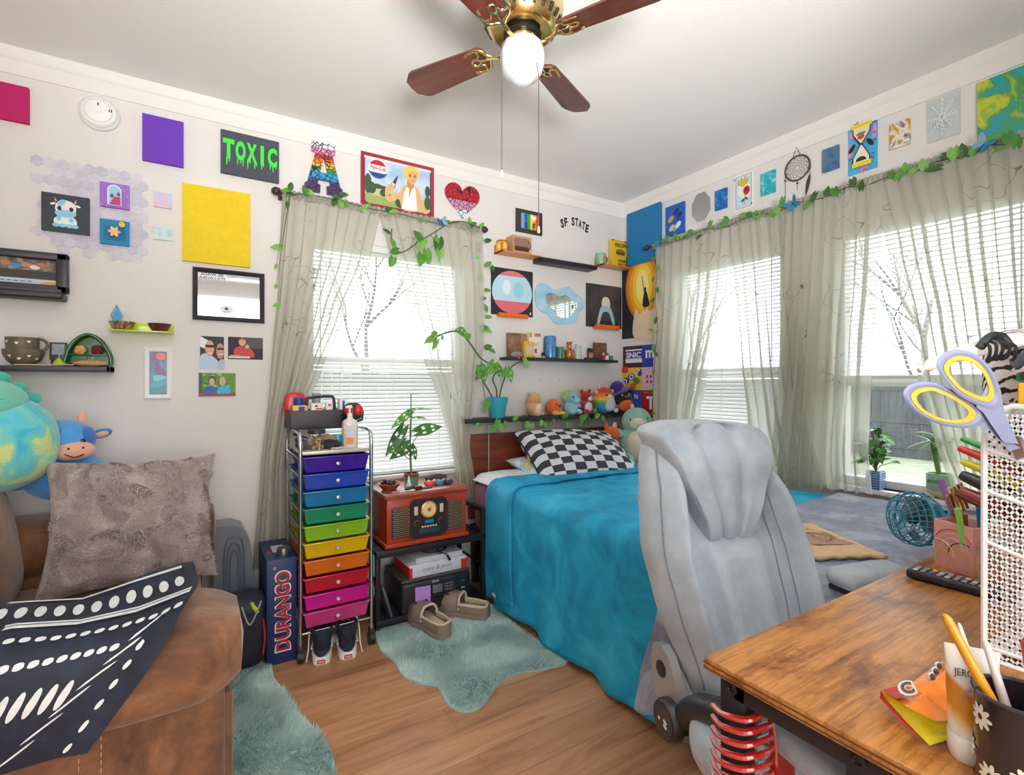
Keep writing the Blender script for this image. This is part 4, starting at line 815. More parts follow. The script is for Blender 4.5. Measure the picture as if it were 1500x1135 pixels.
for k in range(24):
    y = .2+.024*k if k < 16 else .64+.03*(k-16); x = .2 if k < 16 else .3
    while x < (.78 if k < 16 else .68):
        l = rr.uniform(.02, .06); fq(x, y, x+l, y+.008); x += l+.015
m.build('printed_lettering', t, smooth=0, local=True)
# ================================================================ OFFICE CHAIR
def fabricmat():
    m, nt, b = newmat('grey_chair_fabric'); v = coords(nt); nt.links.new(ramp(nt, noi(nt, v, 9, 6, .6), [(.3, '#8f9aa6'), (.55, '#a6b1bb'), (.75, '#b8c1ca')]), b.inputs['Base Color'])
    b.inputs['Roughness'].default_value = .9; b.inputs['Sheen Weight'].default_value = .35; bump(nt, b, noi(nt, v, 600, 2), .35, .002); return m
FAB = fabricmat()
c0 = Vector((1.118, .715, .0)); crz = math.radians(-15)
ch = thing('office_chair', 'light grey upholstered high back office chair tucked under the wooden desk', 'chair', (c0.x+.24*math.sin(crz), c0.y-.24*math.cos(crz), 0), rz=crz)
# local frame: x right, -y front, origin at the floor under the seat; the back stands at y=+.24
REC = .45; BH0 = .44
WT = [(0, .158), (.06, .175), (.18, .203), (.3, .213), (.4, .198), (.48, .18), (.54, .162), (.575, .132), (.588, .08)]
def wat(h):
    for (a, w0), (b, w1) in zip(WT, WT[1:]):
        if a <= h <= b: return lerp(w0, w1, sstep(a, b, h)*.5+.5*(h-a)/(b-a))
    return WT[-1][1] if h > 0 else WT[0][1]
def backpt(x, fwd, h): return Vector((x, .24+REC*h*(1-.25*h)-fwd+.10*max(0, h-.45)**1.3, BH0+h))
m = MB()
def fback(u, v):
    h = lerp(0, .588, v); w = wat(h); q = 2*PI*u; c, s_ = math.cos(q), math.sin(q); x = w*math.copysign(abs(c)**.75, c); r = abs(x)/w
    if s_ >= 0:   # front
        wing = .105*math.exp(-((r-.80)/.17)**2)*(.55+.45*sstep(0, .2, h))*(1-.55*sstep(.42, .56, h)); cush = .06*(1-sstep(.3, .62, r))*(1-.9*sstep(.28, .36, h))
        for g in (.13, .42): cush -= .016*math.exp(-((r-g)/.045)**2)*(1-sstep(.26, .32, h))
        f = (.03+wing+cush)*min(1, s_*2.6)**.6
        f *= sstep(-.02, .05, h)*.9+.1
    else: f = -.055*abs(s_)**.6
    f *= 1-.35*sstep(.54, .588, h)
    return backpt(x, f, h)
m.grid(fback, 120, 60, FAB, closed=True); m.add([fback(i/40, 1) for i in range(40)], [list(range(40))], FAB); m.add([fback(i/40, 0) for i in range(40)], [list(range(40))[::-1]], FAB); m.build('backrest', ch, smooth=70, local=True)
m = MB()
def fhead(u, v):
    h = lerp(.30, .606, v); q = 2*PI*u; c, s_ = math.cos(q), math.sin(q); wt = lerp(.062, .168, sstep(0, 1, v)**.85)*(1 if v < .9 else math.sqrt(max(.02, 1-((v-.9)/.1)**2*.75)))
    x = wt*math.copysign(abs(c)**.6, c); e = math.sin(PI*min(1, max(0, v)))**.35 if v < .5 else max(.25, math.sin(PI*v))**.3
    if s_ >= 0:
        bulge = .075*e*min(1, s_*2.2)**.5+.035*e; r = x/wt
        for g in (-.33, .33): bulge -= .026*math.exp(-((r-g)/.07)**2)*e
        f = bulge+.03*sstep(.45, .75, v)
    else: f = -.06*sstep(.7, .95, v)*abs(s_)**.5+.01
    return backpt(x, f, h)
m.grid(fhead, 80, 40, FAB, closed=True); m.add([fhead(i/40, 1) for i in range(40)], [list(range(40))], FAB); m.add([fhead(i/40, 0) for i in range(40)], [list(range(40))[::-1]], FAB); m.build('headrest', ch, smooth=75, local=True)
# piping along the wing edges
m = MB()
for s_ in (-1, 1):
    for r in (.60, .66, .95):
        q = math.acos(r**(1/.75)); q = q if s_ > 0 else PI-q; m.tube([Vector(fback(q/(2*PI), .05+.87*i/30))-Vector((0, .0012, 0)) for i in range(31)], .0026 if r > .9 else .0016, M('#76808a', .9), 5)
m.build('piping', ch, local=True)
m = MB(); m.ell((0, -.02, BH0-.035), (.25, .26, .065), FAB, p=.55, nu=40, nv=16); m.build('seat', ch, smooth=70, local=True)
m = MB(); m.tube([(-.19, -.27, BH0+.015), (-.19, .15, BH0+.022), (.19, .15, BH0+.022), (.19, -.27, BH0+.015)], .004, M('#84909a', .9), 6); m.build('seat_piping', ch, local=True)
BP = M('#26252a', .4); SILV = M('#b9bcc0', .35, .6)
m = MB(); m.span((-.2, -.2, .335), (.2, .2, .36), BP, .01); m.cyl((0, 0, .1), (0, 0, .34), .028, BP, 16); m.build('mechanism', ch, local=True)
m = MB()
for k in range(5): q = 2*PI*k/5+.3; m.tube([(0, 0, .1), (.17*math.cos(q), .17*math.sin(q), .09), (.30*math.cos(q), .30*math.sin(q), .065)], [.035, .026, .018], BP, 8)
m.build('star_base', ch, local=True)
for k in range(5):
    q = 2*PI*k/5+.3; m = MB(); m.cyl((.29*math.cos(q)-.012, .29*math.sin(q), .028), (.29*math.cos(q)+.012, .29*math.sin(q), .028), .028, BP, 14); m.cyl((.29*math.cos(q), .29*math.sin(q), .03), (.29*math.cos(q), .29*math.sin(q), .07), .008, BP, 8); m.build('caster', ch, local=True)
for s_ in (-1, 1):
    m = MB(); x = s_*.195
    m.slab([(.27, .515), (.30, .53), (.335, .52), (.345, .48), (.325, .40), (.27, .36), (.21, .36), (.22, .42)], (x-.012, 0, 0), (0, 1, 0), (0, 0, 1), .022, SILV); m.cyl((x-.014, .30, .475), (x+.0145, .30, .475), .019, BP, 20); m.build('arm_bracket', ch, local=True)
    m = MB(); m.lathe([(0, -.025), (.04, -.025), (.045, -.018), (.045, .018), (.04, .025), (0, .025)], BP, 32, (x+s_*.012, .255, .385), (0, PI/2, 0)); m.lathe([(0, -.026), (.037, -.0265), (.037, -.025)], M('#2f2e34', .3), 32, (x+s_*.012, .255, .385), (0, PI/2, 0)); m.build('arm_pivot', ch, local=True)
    m = MB(); m.tube(pathsmooth([(x, .24, .39), (x+.03, .2, .47), (x+.07, .185, .55), (x+.1, .185, .61), (x+.11, .188, .635), (x+.11, .19, .65)] if s_ > 0 else [(x, .24, .39), (x, .17, .46), (x, .06, .50), (x+s_*.015, -.06, .56), (x+s_*.02, -.14, .61), (x+s_*.02, -.2, .625)], 5), [.028]*10+[.024]*16, BP, 10); m.build('arm_support', ch, local=True)
m = MB(); m.box((.305, .19, .68), (.2, .082, .046), FAB, .021, 4); m.build('armrest', ch, smooth=70, local=True)
m = MB(); m.box((.305, .19, .653), (.18, .065, .015), BP, .004); m.build('armrest_base', ch, local=True)
m = MB(); m.box((-.285, -.22, .635), (.075, .2, .04), FAB, .018, 4); m.build('armrest', ch, smooth=70, local=True)
m = MB(); X_ = -.2222; 
for dy, dz, w in ((.268, .385, .006), (.245, .388, .012), (.245, .378, .012)): m.box((X_-.012, dy, dz), (.001, w, .006), WHITE, rot=(.4, 0, 0))
m.build('pivot_markings', ch, local=True)
# ================================================================ DESK
def deskmat():
    m, nt, b = newmat('rustic_desk_wood'); v = coords(nt, (1.5, 14, 14)); g1 = noi(nt, v, 3.2, 9, .68, .12); base = ramp(nt, g1, [(.3, '#6e4420'), (.42, '#a0682f'), (.56, '#bb8042'), (.72, '#9f6833')])
    bl = ramp(nt, noi(nt, coords(nt, (2.2, 5, 5)), 2.4, 7, .68, .25), [(.5, '#ffffff'), (.62, '#b59a86'), (.72, '#6b5548')])
    mx = N(nt, 'ShaderNodeMix', data_type='RGBA', blend_type='MULTIPLY'); mx.inputs['Factor'].default_value = 1; nt.links.new(base, mx.inputs['A']); nt.links.new(bl, mx.inputs['B'])
    fg = N(nt, 'ShaderNodeMix', data_type='RGBA', blend_type='MULTIPLY'); fg.inputs['Factor'].default_value = .32; nt.links.new(ramp(nt, noi(nt, coords(nt, (3, 70, 70)), 3, 3, .6), [(.4, '#8a745f'), (.52, '#ffffff')]), fg.inputs['B']); nt.links.new(mx.outputs['Result'], fg.inputs['A'])
    ck = ramp(nt, noi(nt, coords(nt, (1.1, 9, 9), (0, 0, .05)), 2.6, 3, .5, .3), [(.485, '#ffffff'), (.497, '#5a4030'), (.503, '#5a4030'), (.515, '#ffffff')]); m2 = N(nt, 'ShaderNodeMix', data_type='RGBA', blend_type='MULTIPLY'); m2.inputs['Factor'].default_value = .22; nt.links.new(fg.outputs['Result'], m2.inputs['A']); nt.links.new(ck, m2.inputs['B'])
    nt.links.new(m2.outputs['Result'], b.inputs['Base Color']); b.inputs['Roughness'].default_value = .34; return m
DZ = .745; dx0, dx1, dy0, dy1 = .638, 1.86, -.12, .484; DW = deskmat(); DM = M('#2b2a30', .45, .3)
t = thing('desk', 'rustic brown wooden desk with black metal frame in front of the grey chair', 'desk', ((dx0+dx1)/2, (dy0+dy1)/2, 0))
m = MB(); m.span((dx0, dy0, DZ-.018), (dx1, dy1, DZ), DW, .0015, 1); m.build('desktop', t)
m = MB(); EB = M('#5b371e', .5); 
for z in (DZ-.0135, DZ-.0065): m.span((dx0-.0008, dy0, z-.001), (dx0, dy1, z+.001), EB); m.span((dx0, dy1, z-.001), (dx1, dy1+.0008, z+.001), EB)
m.build('edge_banding', t)
for x in (dx0+.03, dx1-.03):
    for y in (dy0+.02, dy1-.035):
        m = MB(); m.box((x, y, (DZ-.018)/2), (.025, .04, DZ-.018), DM, .002); m.build('leg', t)
m = MB()
for x in (dx0+.03, dx1-.03): m.span((x-.0125, dy0+.02, DZ-.05), (x+.0125, dy1-.035, DZ-.018), DM, .002)
m.span((dx0+.03, dy1-.05, DZ-.045), (dx1-.03, dy1-.03, DZ-.018), DM, .002); m.build('frame_rail', t)
m = MB(); m.box((dx0+.03, .285, (DZ-.02)/2), (.022, .03, DZ-.02), DM, .002); m.build('shelf_post', t)
for y in (dy1-.035, .285): m = MB(); m.lathe([(0, 0), (.009, 0), (.009, .003), (.005, .004), (.004, .002), (0, .002)], M('#3a393f', .3, .8), 16, (dx0+.0175, y, DZ-.034), (0, -PI/2, 0)); m.build('bolt', t)
# ================================================================ SOFA
def suede():
    m, nt, b = newmat('brown_suede'); v = coords(nt, (1, 1.3, 1)); n1 = noi(nt, v, 4.2, 9, .66, .8)
    nt.links.new(ramp(nt, n1, [(.32, '#432a1c'), (.45, '#6b452b'), (.56, '#85593a'), (.68, '#a07a5e')]), b.inputs['Base Color']); b.inputs['Roughness'].default_value = .75; b.inputs['Sheen Weight'].default_value = .3; bump(nt, b, noi(nt, coords(nt), 300, 3), .15, .003); return m
SU = suede(); STC = M('#c9a987', .8)
t = thing('sofa', 'brown suede loveseat with rolled arms at the left wall', 'sofa', (-.45, 1.95, 0))
def roll(y0, y1, z0, z1, x0, x1, sag=.0, seed=0):
    m = MB(); cy, cz = (y0+y1)/2, (z0+z1)/2; ry, rz_ = (y1-y0)/2, (z1-z0)/2
    def fn(u, v):
        q = 2*PI*u; x = lerp(x0, x1, v); e = 1-max(0, (v-.9)/.1)**2.2*.30-max(0, (.06-v)/.06)**2*.3; c, s_ = math.cos(q), math.sin(q); w = .006*nz(x*5, q, seed)
        yy = cy+(ry*e+w)*math.copysign(abs(c)**.62, c); zz = cz+(rz_*e+w)*math.copysign(abs(s_)**.72, s_)
        if x > x1-.05: w2 = (x-x1+.05)/.05; 
        return (x, yy, zz-.0*v)
    m.grid(fn, 40, 40, SU, closed=True)
    m.add([fn(i/40, 1) for i in range(40)]+[(x1+.012, cy, cz)], [[i, (i+1) % 40, 40] for i in range(40)], SU); m.add([fn(i/40, 0) for i in range(40)], [list(range(40))[::-1]], SU); return m
roll(1.27, 1.60, .425, .632, -.95, .088, seed=1).build('armrest', t, smooth=75)
roll(2.33, 2.63, .46, .665, -.95, .06, seed=2).build('armrest', t, smooth=75)
m = MB(); m.span((-.95, 1.315, .04), (.055, 1.58, .46), SU, .02, 3); m.build('arm_panel', t)
m = MB(); m.span((.045, 1.335, .05), (.068, 1.57, .44), SU, .008, 2); m.tube([(.064, 1.332, .05), (.064, 1.332, .44)], .007, SU, 8); m.build('arm_front_panel', t)
m = MB(); m.span((-.95, 2.37, .04), (.03, 2.6, .5), SU, .02, 3); m.build('arm_panel', t)
m = MB(); m.span((-.95, 1.56, .04), (.0, 2.36, .30), SU, .02, 2); m.build('base', t)
m = MB(); m.box((-.43, 1.965, .375), (.90, .74, .17), SU, .05, 4); m.build('seat_cushion', t, smooth=70)
m = MB(); m.tube([(.012, 1.62, .43), (.012, 2.30, .43)], .005, M('#6b4223', .8), 6); m.tube([(.005, 2.315, .31), (.005, 2.32, .42)], .004, M('#6b4223', .8), 6); m.build('seat_piping', t)
m = MB(); m.span((-1.1, 1.3, .04), (-.85, 2.62, .80), SU, .06, 4); m.build('back_frame', t)
for y0, y1 in ((1.58, 1.965), (1.965, 2.36)):
    m = MB(); m.ell((-.66, (y0+y1)/2, .64), (.17, (y1-y0)/2+.015, .24), SU, (0, math.radians(-8), 0), 36, 20, p=.6, fn=lambda v: v+Vector((.02*nz(v.x*6, v.y*5, v.z*5), 0, .015*nz(v.y*6, v.z*4, 2)))); m.build('back_cushion', t, smooth=75)
m = MB()
for x in (-.2, -.165):
    for k in range(24): z = .06+k*.016; m.box((x, 1.3135, z), (.0012, .0015, .009), STC)
for k in range(20): m.box((.0685, 1.545, .06+k*.018), (.0015, .0012, .010), STC)
m.build('stitching', t, smooth=0)
# dark patterned throw over the near arm
NAVY = velvet('navy_fleece', '#0c1220', '#121a2c', '#1b2640', 12); CREAM = M('#dfe3e6', .85, var=.12, vs=60)
PR = [(1.262, .455), (1.258, .52), (1.262, .585), (1.29, .636), (1.36, .652), (1.45, .657), (1.54, .648), (1.60, .61), (1.64, .56), (1.70, .495), (1.76, .485)]
XR = [-.175, -.125, -.075, -.03, .0, .0, -.01, -.02, -.05, -.09, -.13]
prs = pathsmooth([(0, y, z) for y, z in PR], 6); xrs = pathsmooth([(x, 0, 0) for x in XR], 6)
def fnv(u, v, e=0):
    k = v*(len(prs)-1); i = min(int(k), len(prs)-2); p = prs[i].lerp(prs[i+1], k-i); xr = xrs[i].lerp(xrs[i+1], k-i).x; d = prs[i+1]-prs[i]; n = Vector((0, -d.z, d.y)).normalized()
    x = lerp(-.92, xr, u); w = .011*math.sin(x*19+v*5)*(.4+.6*sstep(.1, .4, v))+.008*nz(x*9, v*6, 2)+.012*sstep(.93, 1, u)+.01*math.sin(v*24)*sstep(.8, 1, u)*sstep(.4, .55, v); q = p+n*(max(0, w+.014)+e); return Vector((x, q.y, q.z))
o = MB(); o.grid(fnv, 90, 70, NAVY)
def mot(u0, v0, ru, rv, rot=0, n=14):
    pts = []
    for i in range(n): q = 2*PI*i/n; a, b = ru*math.cos(q), rv*math.sin(q); pts.append(fnv(min(.995, u0+a*math.cos(rot)-b*math.sin(rot)*.5), min(.99, max(.005, v0+b*math.cos(rot)+a*math.sin(rot)*2)), .0022))
    o.add(pts+[fnv(min(.995, u0), v0, .003)], [[i, (i+1) % n, n] for i in range(n)], CREAM)
def bandl(pts, w):
    for (u0, v0), (u1, v1) in zip(pts, pts[1:]):
        for k in range(6):
            a, b = k/6, (k+1)/6; q = [(lerp(u0, u1, a), lerp(v0, v1, a)), (lerp(u0, u1, b), lerp(v0, v1, b))]
            o.add([fnv(q[0][0], q[0][1]-w, .002), fnv(q[1][0], q[1][1]-w, .002), fnv(q[1][0], q[1][1]+w, .002), fnv(q[0][0], q[0][1]+w, .002)], [[0, 1, 2, 3]], CREAM)
for i in range(24): mot(.42+i*.0245, .33, .0085, .009)
for i in range(22): mot(.42+i*.0225, .265, .0085, .009)
for i in range(20): mot(.36+i*.026, .17, .0085, .032, .12)
for i in range(18): mot(.40+i*.033, .47, .010, .034, .1)
bandl([(.35, .40), (.99, .385)], .007); bandl([(.35, .415), (.99, .40)], .004); bandl([(.35, .56), (.97, .55)], .007)
bandl([(.3, .10), (.62, .03), (.74, .115), (.80, .01)], .008); bandl([(.4, .045), (.6, .005)], .008); bandl([(.70, .05), (.76, .005)], .007)
for i in range(6): mot(.835+.020*i, .05+.05*i, .026, .0045, .55)
for i in range(6): mot(.945, .03+.045*i, .006, .012, .4)
for i in range(12): mot(.5+i*.04, .64+.01*(i % 2), .009, .02)
ob = o.build('throw_blanket', smooth=80); tag(ob, 'navy and cream patterned fleece throw draped over the sofa arm', 'blanket')
# fur cushion on the sofa
t = thing('fur_cushion', 'large mauve grey faux fur cushion leaning on the sofa seat', 'cushion', (-.185, 2.215, .665), rot=(math.radians(68), math.radians(2), math.radians(6)))
FUR = Mramp('faux_fur', [(.3, '#8d7c78'), (.5, '#b3a29f'), (.7, '#cabdb9')], 9, .95, detail=8, nr=.7, dist=.8, bp=1.0, bs=260, sheen=.5)
f = pillow(.50, .46, .19, None, seed=9, wr=.03, pinch=.22); m = MB(); m.grid(f(1), 60, 54, FUR); m.grid(f(-1), 40, 40, FUR, flip=True); m.build('cushion_body', t, smooth=85, local=True)
FT = [M(c, .95, sheen=.4) for c in ('#ad9c99', '#beb0ad', '#958481', '#cbc0bc')]
m = MB(); rr = random.Random(1); f1 = f(1)
for _ in range(15000):
    u, v = rr.uniform(.003, .997), rr.uniform(.003, .997); p = Vector(f1(u, v)); q = nz(u*5, v*5, 1)*4+.6; d = Vector((math.cos(q)*.7, math.sin(q)*.7-.35, .75)).normalized()*rr.uniform(.009, .017); s_ = Vector((-d.y, d.x, 0)).normalized()*.0013; sh = nz(u*7, v*7, 8)
    m.add([p-s_, p+s_, p+d], [[0, 1, 2]], FT[0 if sh > .12 else 2 if sh < -.2 else rr.choice((0, 1, 1, 3))])
m.build('fur_pile', t, smooth=0, local=True)['kind'] = 'stuff'
# ================================================================ ROLLING DRAWER CART
CHR = M('#c3c6ca', .18, 1); CYF, CYB, CXL, CXR = 2.225, 2.585, .362, .655
t = thing('drawer_cart', 'tall chrome rolling cart with ten rainbow coloured drawers', 'cart', ((CXL+CXR)/2, (CYF+CYB)/2, 0))
for y in (CYF, CYB):
    m = MB(); m.tube(pathsmooth([(CXL, y, .07), (CXL, y, .5), (CXL, y, .895), (CXL+.008, y, .93), (CXL+.035, y, .948), ((CXL+CXR)/2, y, .95)] if y == CYB else [(CXL, y, .07), (CXL, y, .5), (CXL, y, .885)], 5)+([] if y == CYB else []), .0085, CHR, 10)
    if y == CYB: m.tube(pathsmooth([((CXL+CXR)/2, y, .95), (CXR-.035, y, .948), (CXR-.008, y, .93), (CXR, y, .895), (CXR, y, .5), (CXR, y, .07)], 5), .0085, CHR, 10)
    else: m.tube([(CXR, y, .07), (CXR, y, .5), (CXR, y, .885)], .0085, CHR, 10)
    m.build('frame_post', t)
for x in (CXL, CXR):    # side hoops joining front and back posts over the top tray
    m = MB(); m.tube(pathsmooth([(x, CYF, .88), (x, CYF+.006, .918), (x, CYF+.035, .942), (x, (CYF+CYB)/2, .946), (x, CYB-.03, .942), (x, CYB, .91)], 5), .0085, CHR, 10); m.build('side_hoop', t)
TZ = .868
m = MB(); m.span((CXL+.004, CYF+.0, TZ-.016), (CXR-.004, CYB, TZ), M('#c9c3ba', .35, .3), .004); m.build('top_tray', t)
DC = ['#4325b0', '#2a55d0', '#1a86c2', '#0f9a72', '#97cf2a', '#ecca12', '#ea7a1e', '#d01c3c', '#e41aa8', '#e04a9c']
pitch = (.845-.13)/10
def draw_mat(c):
    m_, nt, b = newmat('drawer_'+c); L = lin(c); b.inputs['Base Color'].default_value = L; b.inputs['Roughness'].default_value = .25
    b.inputs['Coat Weight'].default_value = .4
    nt.links.new(ramp(nt, noi(nt, coords(nt, (1, 1, 2)), 7, 2), [(.35, tuple(int(255*((x*.8)**(1/2.2))) for x in L[:3]) and c), (.7, c)]), b.inputs['Base Color'])
    out = nt.nodes['Material Output']; tl = N(nt, 'ShaderNodeBsdfTranslucent'); tl.inputs['Color'].default_value = L; x = N(nt, 'ShaderNodeMixShader'); x.inputs[0].default_value = .3
    nt.links.new(b.outputs[0], x.inputs[1]); nt.links.new(tl.outputs[0], x.inputs[2]); nt.links.new(x.outputs[0], out.inputs['Surface']); return m_
rr = random.Random(4)
for i, c in enumerate(DC):
    z1 = .845-i*pitch; z0 = z1-pitch+.006; f = .004*rr.random(); yo = CYF-.012-f; mt = draw_mat(c); hz = z1-z0-.004
    dr = MB(); a, b = (CXL+.014, CXR-.014), (.012, .016)
    xa, xb = CXL+.013, CXR-.013; ins = .011
    T_ = [(xa, yo, z1), (xb, yo, z1), (xb, CYB-.02, z1), (xa, CYB-.02, z1)]; B_ = [(xa+ins, yo+.014, z0), (xb-ins, yo+.014, z0), (xb-ins, CYB-.04, z0), (xa+ins, CYB-.04, z0)]
    dr.add(T_+B_, [[0, 4, 5, 1], [1, 5, 6, 2], [2, 6, 7, 3], [3, 7, 4, 0], [4, 7, 6, 5]], mt)
    k = .006; Ti = [(xa+k, yo+k, z1), (xb-k, yo+k, z1), (xb-k, CYB-.026, z1), (xa+k, CYB-.026, z1)]; Bi = [(p[0], p[1], p[2]+.004) for p in B_]
    dr.add(T_+Ti, [[0, 1, 5, 4], [1, 2, 6, 5], [2, 3, 7, 6], [3, 0, 4, 7]], mt); dr.add(Ti+Bi, [[0, 1, 5, 4], [1, 2, 6, 5], [2, 3, 7, 6], [3, 0, 4, 7], [4, 5, 6, 7]], mt)
    dr.span((xa-.002, yo-.005, z1-.006), (xb+.002, yo+.006, z1), mt, .002); dr.span((xa-.005, yo, z1-.005), (xa+.004, CYB-.02, z1), mt, .001); dr.span((xb-.004, yo, z1-.005), (xb+.005, CYB-.02, z1), mt, .001)
    d_ = dr.build('drawer', t, smooth=30); kn = MB(); kx, kz = (xa+xb)/2, (z0+z1)/2
    kn.lathe([(0, 0), (.004, 0), (.004, .006), (.0085, .010), (.0095, .015), (.007, .020), (0, .021)], M('#dfe2e4', .12, .6), 16, (kx, yo+.006, kz), (PI/2, 0, 0)); kn.build('knob', d_)
    if i < 9:
        for x in (CXL, CXR): r_ = MB(); r_.cyl((x, CYF, z1-.010), (x, CYB, z1-.010), .0045, CHR, 8); r_.build('runner_rail', t)
for y in (CYF, CYB): m = MB(); m.cyl((CXL, y, .115), (CXR, y, .115), .006, CHR, 10); m.build('cross_bar', t)
for x in (CXL, CXR):
    for y in (CYF, CYB):
        m = MB(); m.cyl((x-.012, y, .026), (x+.012, y, .026), .026, '#26262b', 18); m.cyl((x-.014, y, .026), (x+.014, y, .026), .012, '#4a4a50', 12); m.box((x, y, .055), (.02, .034, .03), '#2b2b30', .004); m.build('caster', t)
# ---- on the cart: dark caddy with handle and toiletries, jar, bottle ...
KX0, KX1, KY0, KY1, KZ = CXL-.012, CXR-.035, CYF+.19, CYF+.35, .945
t = thing('toiletry_caddy', 'dark grey caddy with arched handle on top of the drawer cart', 'caddy', ((KX0+KX1)/2, (KY0+KY1)/2, KZ)); DG = M('#3c3a44', .5)
m = MB(); 
for a, b in (((KX0, KY0, KZ), (KX1, KY0+.005, KZ+.085)), ((KX0, KY1-.005, KZ), (KX1, KY1, KZ+.085)), ((KX0, KY0, KZ), (KX0+.005, KY1, KZ+.085)), ((KX1-.005, KY0, KZ), (KX1, KY1, KZ+.085)), ((KX0, KY0, KZ), (KX1, KY1, KZ+.006))): m.span(a, b, DG, .002)
m.build('tub', t); m = MB(); kc = (KY0+KY1)/2; m.tube(pathsmooth([(KX0+.085, kc, KZ+.02), (KX0+.085, kc, KZ+.125), (KX0+.10, kc, KZ+.14), (KX0+.18, kc, KZ+.145), (KX0+.205, kc, KZ+.13), (KX0+.21, kc, KZ+.02)], 6), .009, DG, 10, flat=.8); m.build('handle', t)
def item(name, label, cat, fn, group=None):
    m_ = MB(); fn(m_); return tag(m_.build(name), label, cat, group)
KB = KZ+.006
item('medicine_box', 'yellow and blue carton in the caddy, leftmost behind its rim', 'box', lambda m: (m.box((KX0+.045, KY0+.03, KB+.05), (.062, .04, .10), '#e6c34f', .001), m.box((KX0+.05, KY0+.0095, KB+.085), (.025, .001, .022), '#2b3f9a')))
item('cream_tub', 'white and teal tub with dark blue lid standing in the caddy', 'tub', lambda m: (m.lathe([(0, 0), (.026, 0), (.026, .1), (0, .1)], '#eef0ee', 20, (KX0+.05, KY0+.085, KB)), m.lathe([(.0265, .076), (.0265, .088)], '#2a9ab0', 20, (KX0+.05, KY0+.085, KB), cap=False), m.lathe([(0, .1), (.021, .1), (.021, .131), (.019, .134), (0, .134)], '#20308c', 20, (KX0+.05, KY0+.085, KB))))
item('red_tube_bag', 'translucent red pouch at the left end of the caddy', 'pouch', lambda m: m.ell((KX0+.042, KY0+.128, KB+.085), (.05, .018, .075), M('#d0302e', .25, var=.25, vs=30), p=.7))
item('pill_box', 'white carton with black and red print in the middle of the caddy', 'box', lambda m: (m.box((KX0+.118, KY0+.03, KB+.055), (.052, .035, .11), '#eeece8', .001), m.box((KX0+.113, KY0+.0122, KB+.097), (.012, .0006, .008), BLACK), m.box((KX0+.126, KY0+.0122, KB+.085), (.03, .0006, .006), '#d0343a')))
item('floss_pack', 'small white carton right of centre in the caddy', 'box', lambda m: (m.box((KX0+.172, KY0+.03, KB+.055), (.03, .03, .11), '#e8e6ea', .001), m.box((KX0+.172, KY0+.0147, KB+.1), (.012, .0006, .01), '#c23a4a')))
item('grey_bottle', 'grey capped bottle at the back of the caddy', 'bottle', lambda m: m.lathe([(0, 0), (.024, 0), (.024, .1), (.02, .11), (.02, .155), (0, .155)], '#a8a9ae', 18, (KX0+.135, KY1-.03, KB)))
item('blue_carton', 'white and blue striped carton at the right end of the caddy', 'box', lambda m: (m.box((KX1-.035, KY0+.04, KB+.063), (.034, .05, .126), '#f0f1f4', .001), m.box((KX1-.035, KY0+.0146, KB+.1), (.01, .0006, .04), '#2b5aa8')))
t = thing('padded_headset', 'glossy red and black rounded headset hanging at the right end of the caddy', 'headset', (KX1+.005, KY0-.015, KZ+.06)); c = Vector((KX1+.0, KY0-.02, KZ+.075))
m = MB(); m.ell(c, (.045, .022, .042), M('#2c2c30', .5), nu=20, nv=12, p=.8); m.build('headset_body', t)
for s_ in (-1, 1): m = MB(); m.ell(c+Vector((s_*.022, -.014, .006)), (.022, .014, .026), M('#d1221f', .25), nu=16, nv=10); m.build('red_pad', t)
m = MB(); m.tube([c+Vector((-.045, .0, -.01)), c+Vector((-.05, .01, -.05)), c+Vector((0, .02, -.055)), c+Vector((.045, .01, -.04)), c+Vector((.045, 0, 0))], .006, BLACK, 6); m.build('strap', t)
x, y = CXL+.075, CYF+.06; t = thing('glass_jar', 'glass jar of golden clips with dark lid on the drawer cart', 'jar', (x, y, TZ)); gl = M('#e9eef0', .03, trans=.9, alpha=.35)
m = MB(); m.lathe([(0, 0), (.034, 0), (.036, .004), (.036, .062), (.033, .066), (.033, .07)], gl, 24, (x, y, TZ)); m.build('glass', t); m = MB(); m.lathe([(0, .068), (.036, .068), (.036, .084), (.033, .087), (0, .087)], '#332a28', 24, (x, y, TZ)); m.build('lid', t)
rr = random.Random(3); m = MB()
for k in range(46): q, r_ = rr.uniform(0, 6.28), rr.uniform(.006, .027); m.box((x+r_*math.cos(q), y+r_*math.sin(q), TZ+.008+.048*rr.random()), (.006, .004, .022), M(rr.choice(('#c99a3f', '#e0c27a', '#a8782c', '#f0e2b8')), .3, .6), .001, 1, (rr.random(), rr.random(), rr.random()*3))
tag(m.build('hair_clips'), 'golden hair clips filling the glass jar', 'hair clips', kind='stuff')
x, y = CXR-.075, CYF+.07; t = thing('pump_bottle', 'clear pump bottle with orange label at the right of the drawer cart top', 'bottle', (x, y, TZ)); m = MB(); m.lathe([(0, 0), (.03, 0), (.033, .004), (.033, .105), (.028, .118), (.012, .128), (.012, .134), (0, .134)], M('#e6dfd6', .12, coat=.5), 28, (x, y, TZ), sq=3); m.build('bottle_body', t)
m = MB(); m.span((x-.024, y-.0345, TZ+.018), (x+.006, y-.0335, TZ+.1), '#cfdbe8'); m.span((x-.024, y-.0348, TZ+.018), (x+.006, y-.0336, TZ+.045), '#d98a4a'); m.build('label', t, smooth=0); m = MB(); m.cyl((x, y, TZ+.134), (x, y, TZ+.15), .011, '#f2f1ef', 16); m.cyl((x, y, TZ+.15), (x, y, TZ+.175), .004, '#f2f1ef', 10); m.box((x-.006, y-.006, TZ+.178), (.03, .012, .01), '#f2f1ef', .003); m.cyl((x, y, TZ+.172), (x, y, TZ+.186), .009, '#f2f1ef', 14); m.build('pump', t)
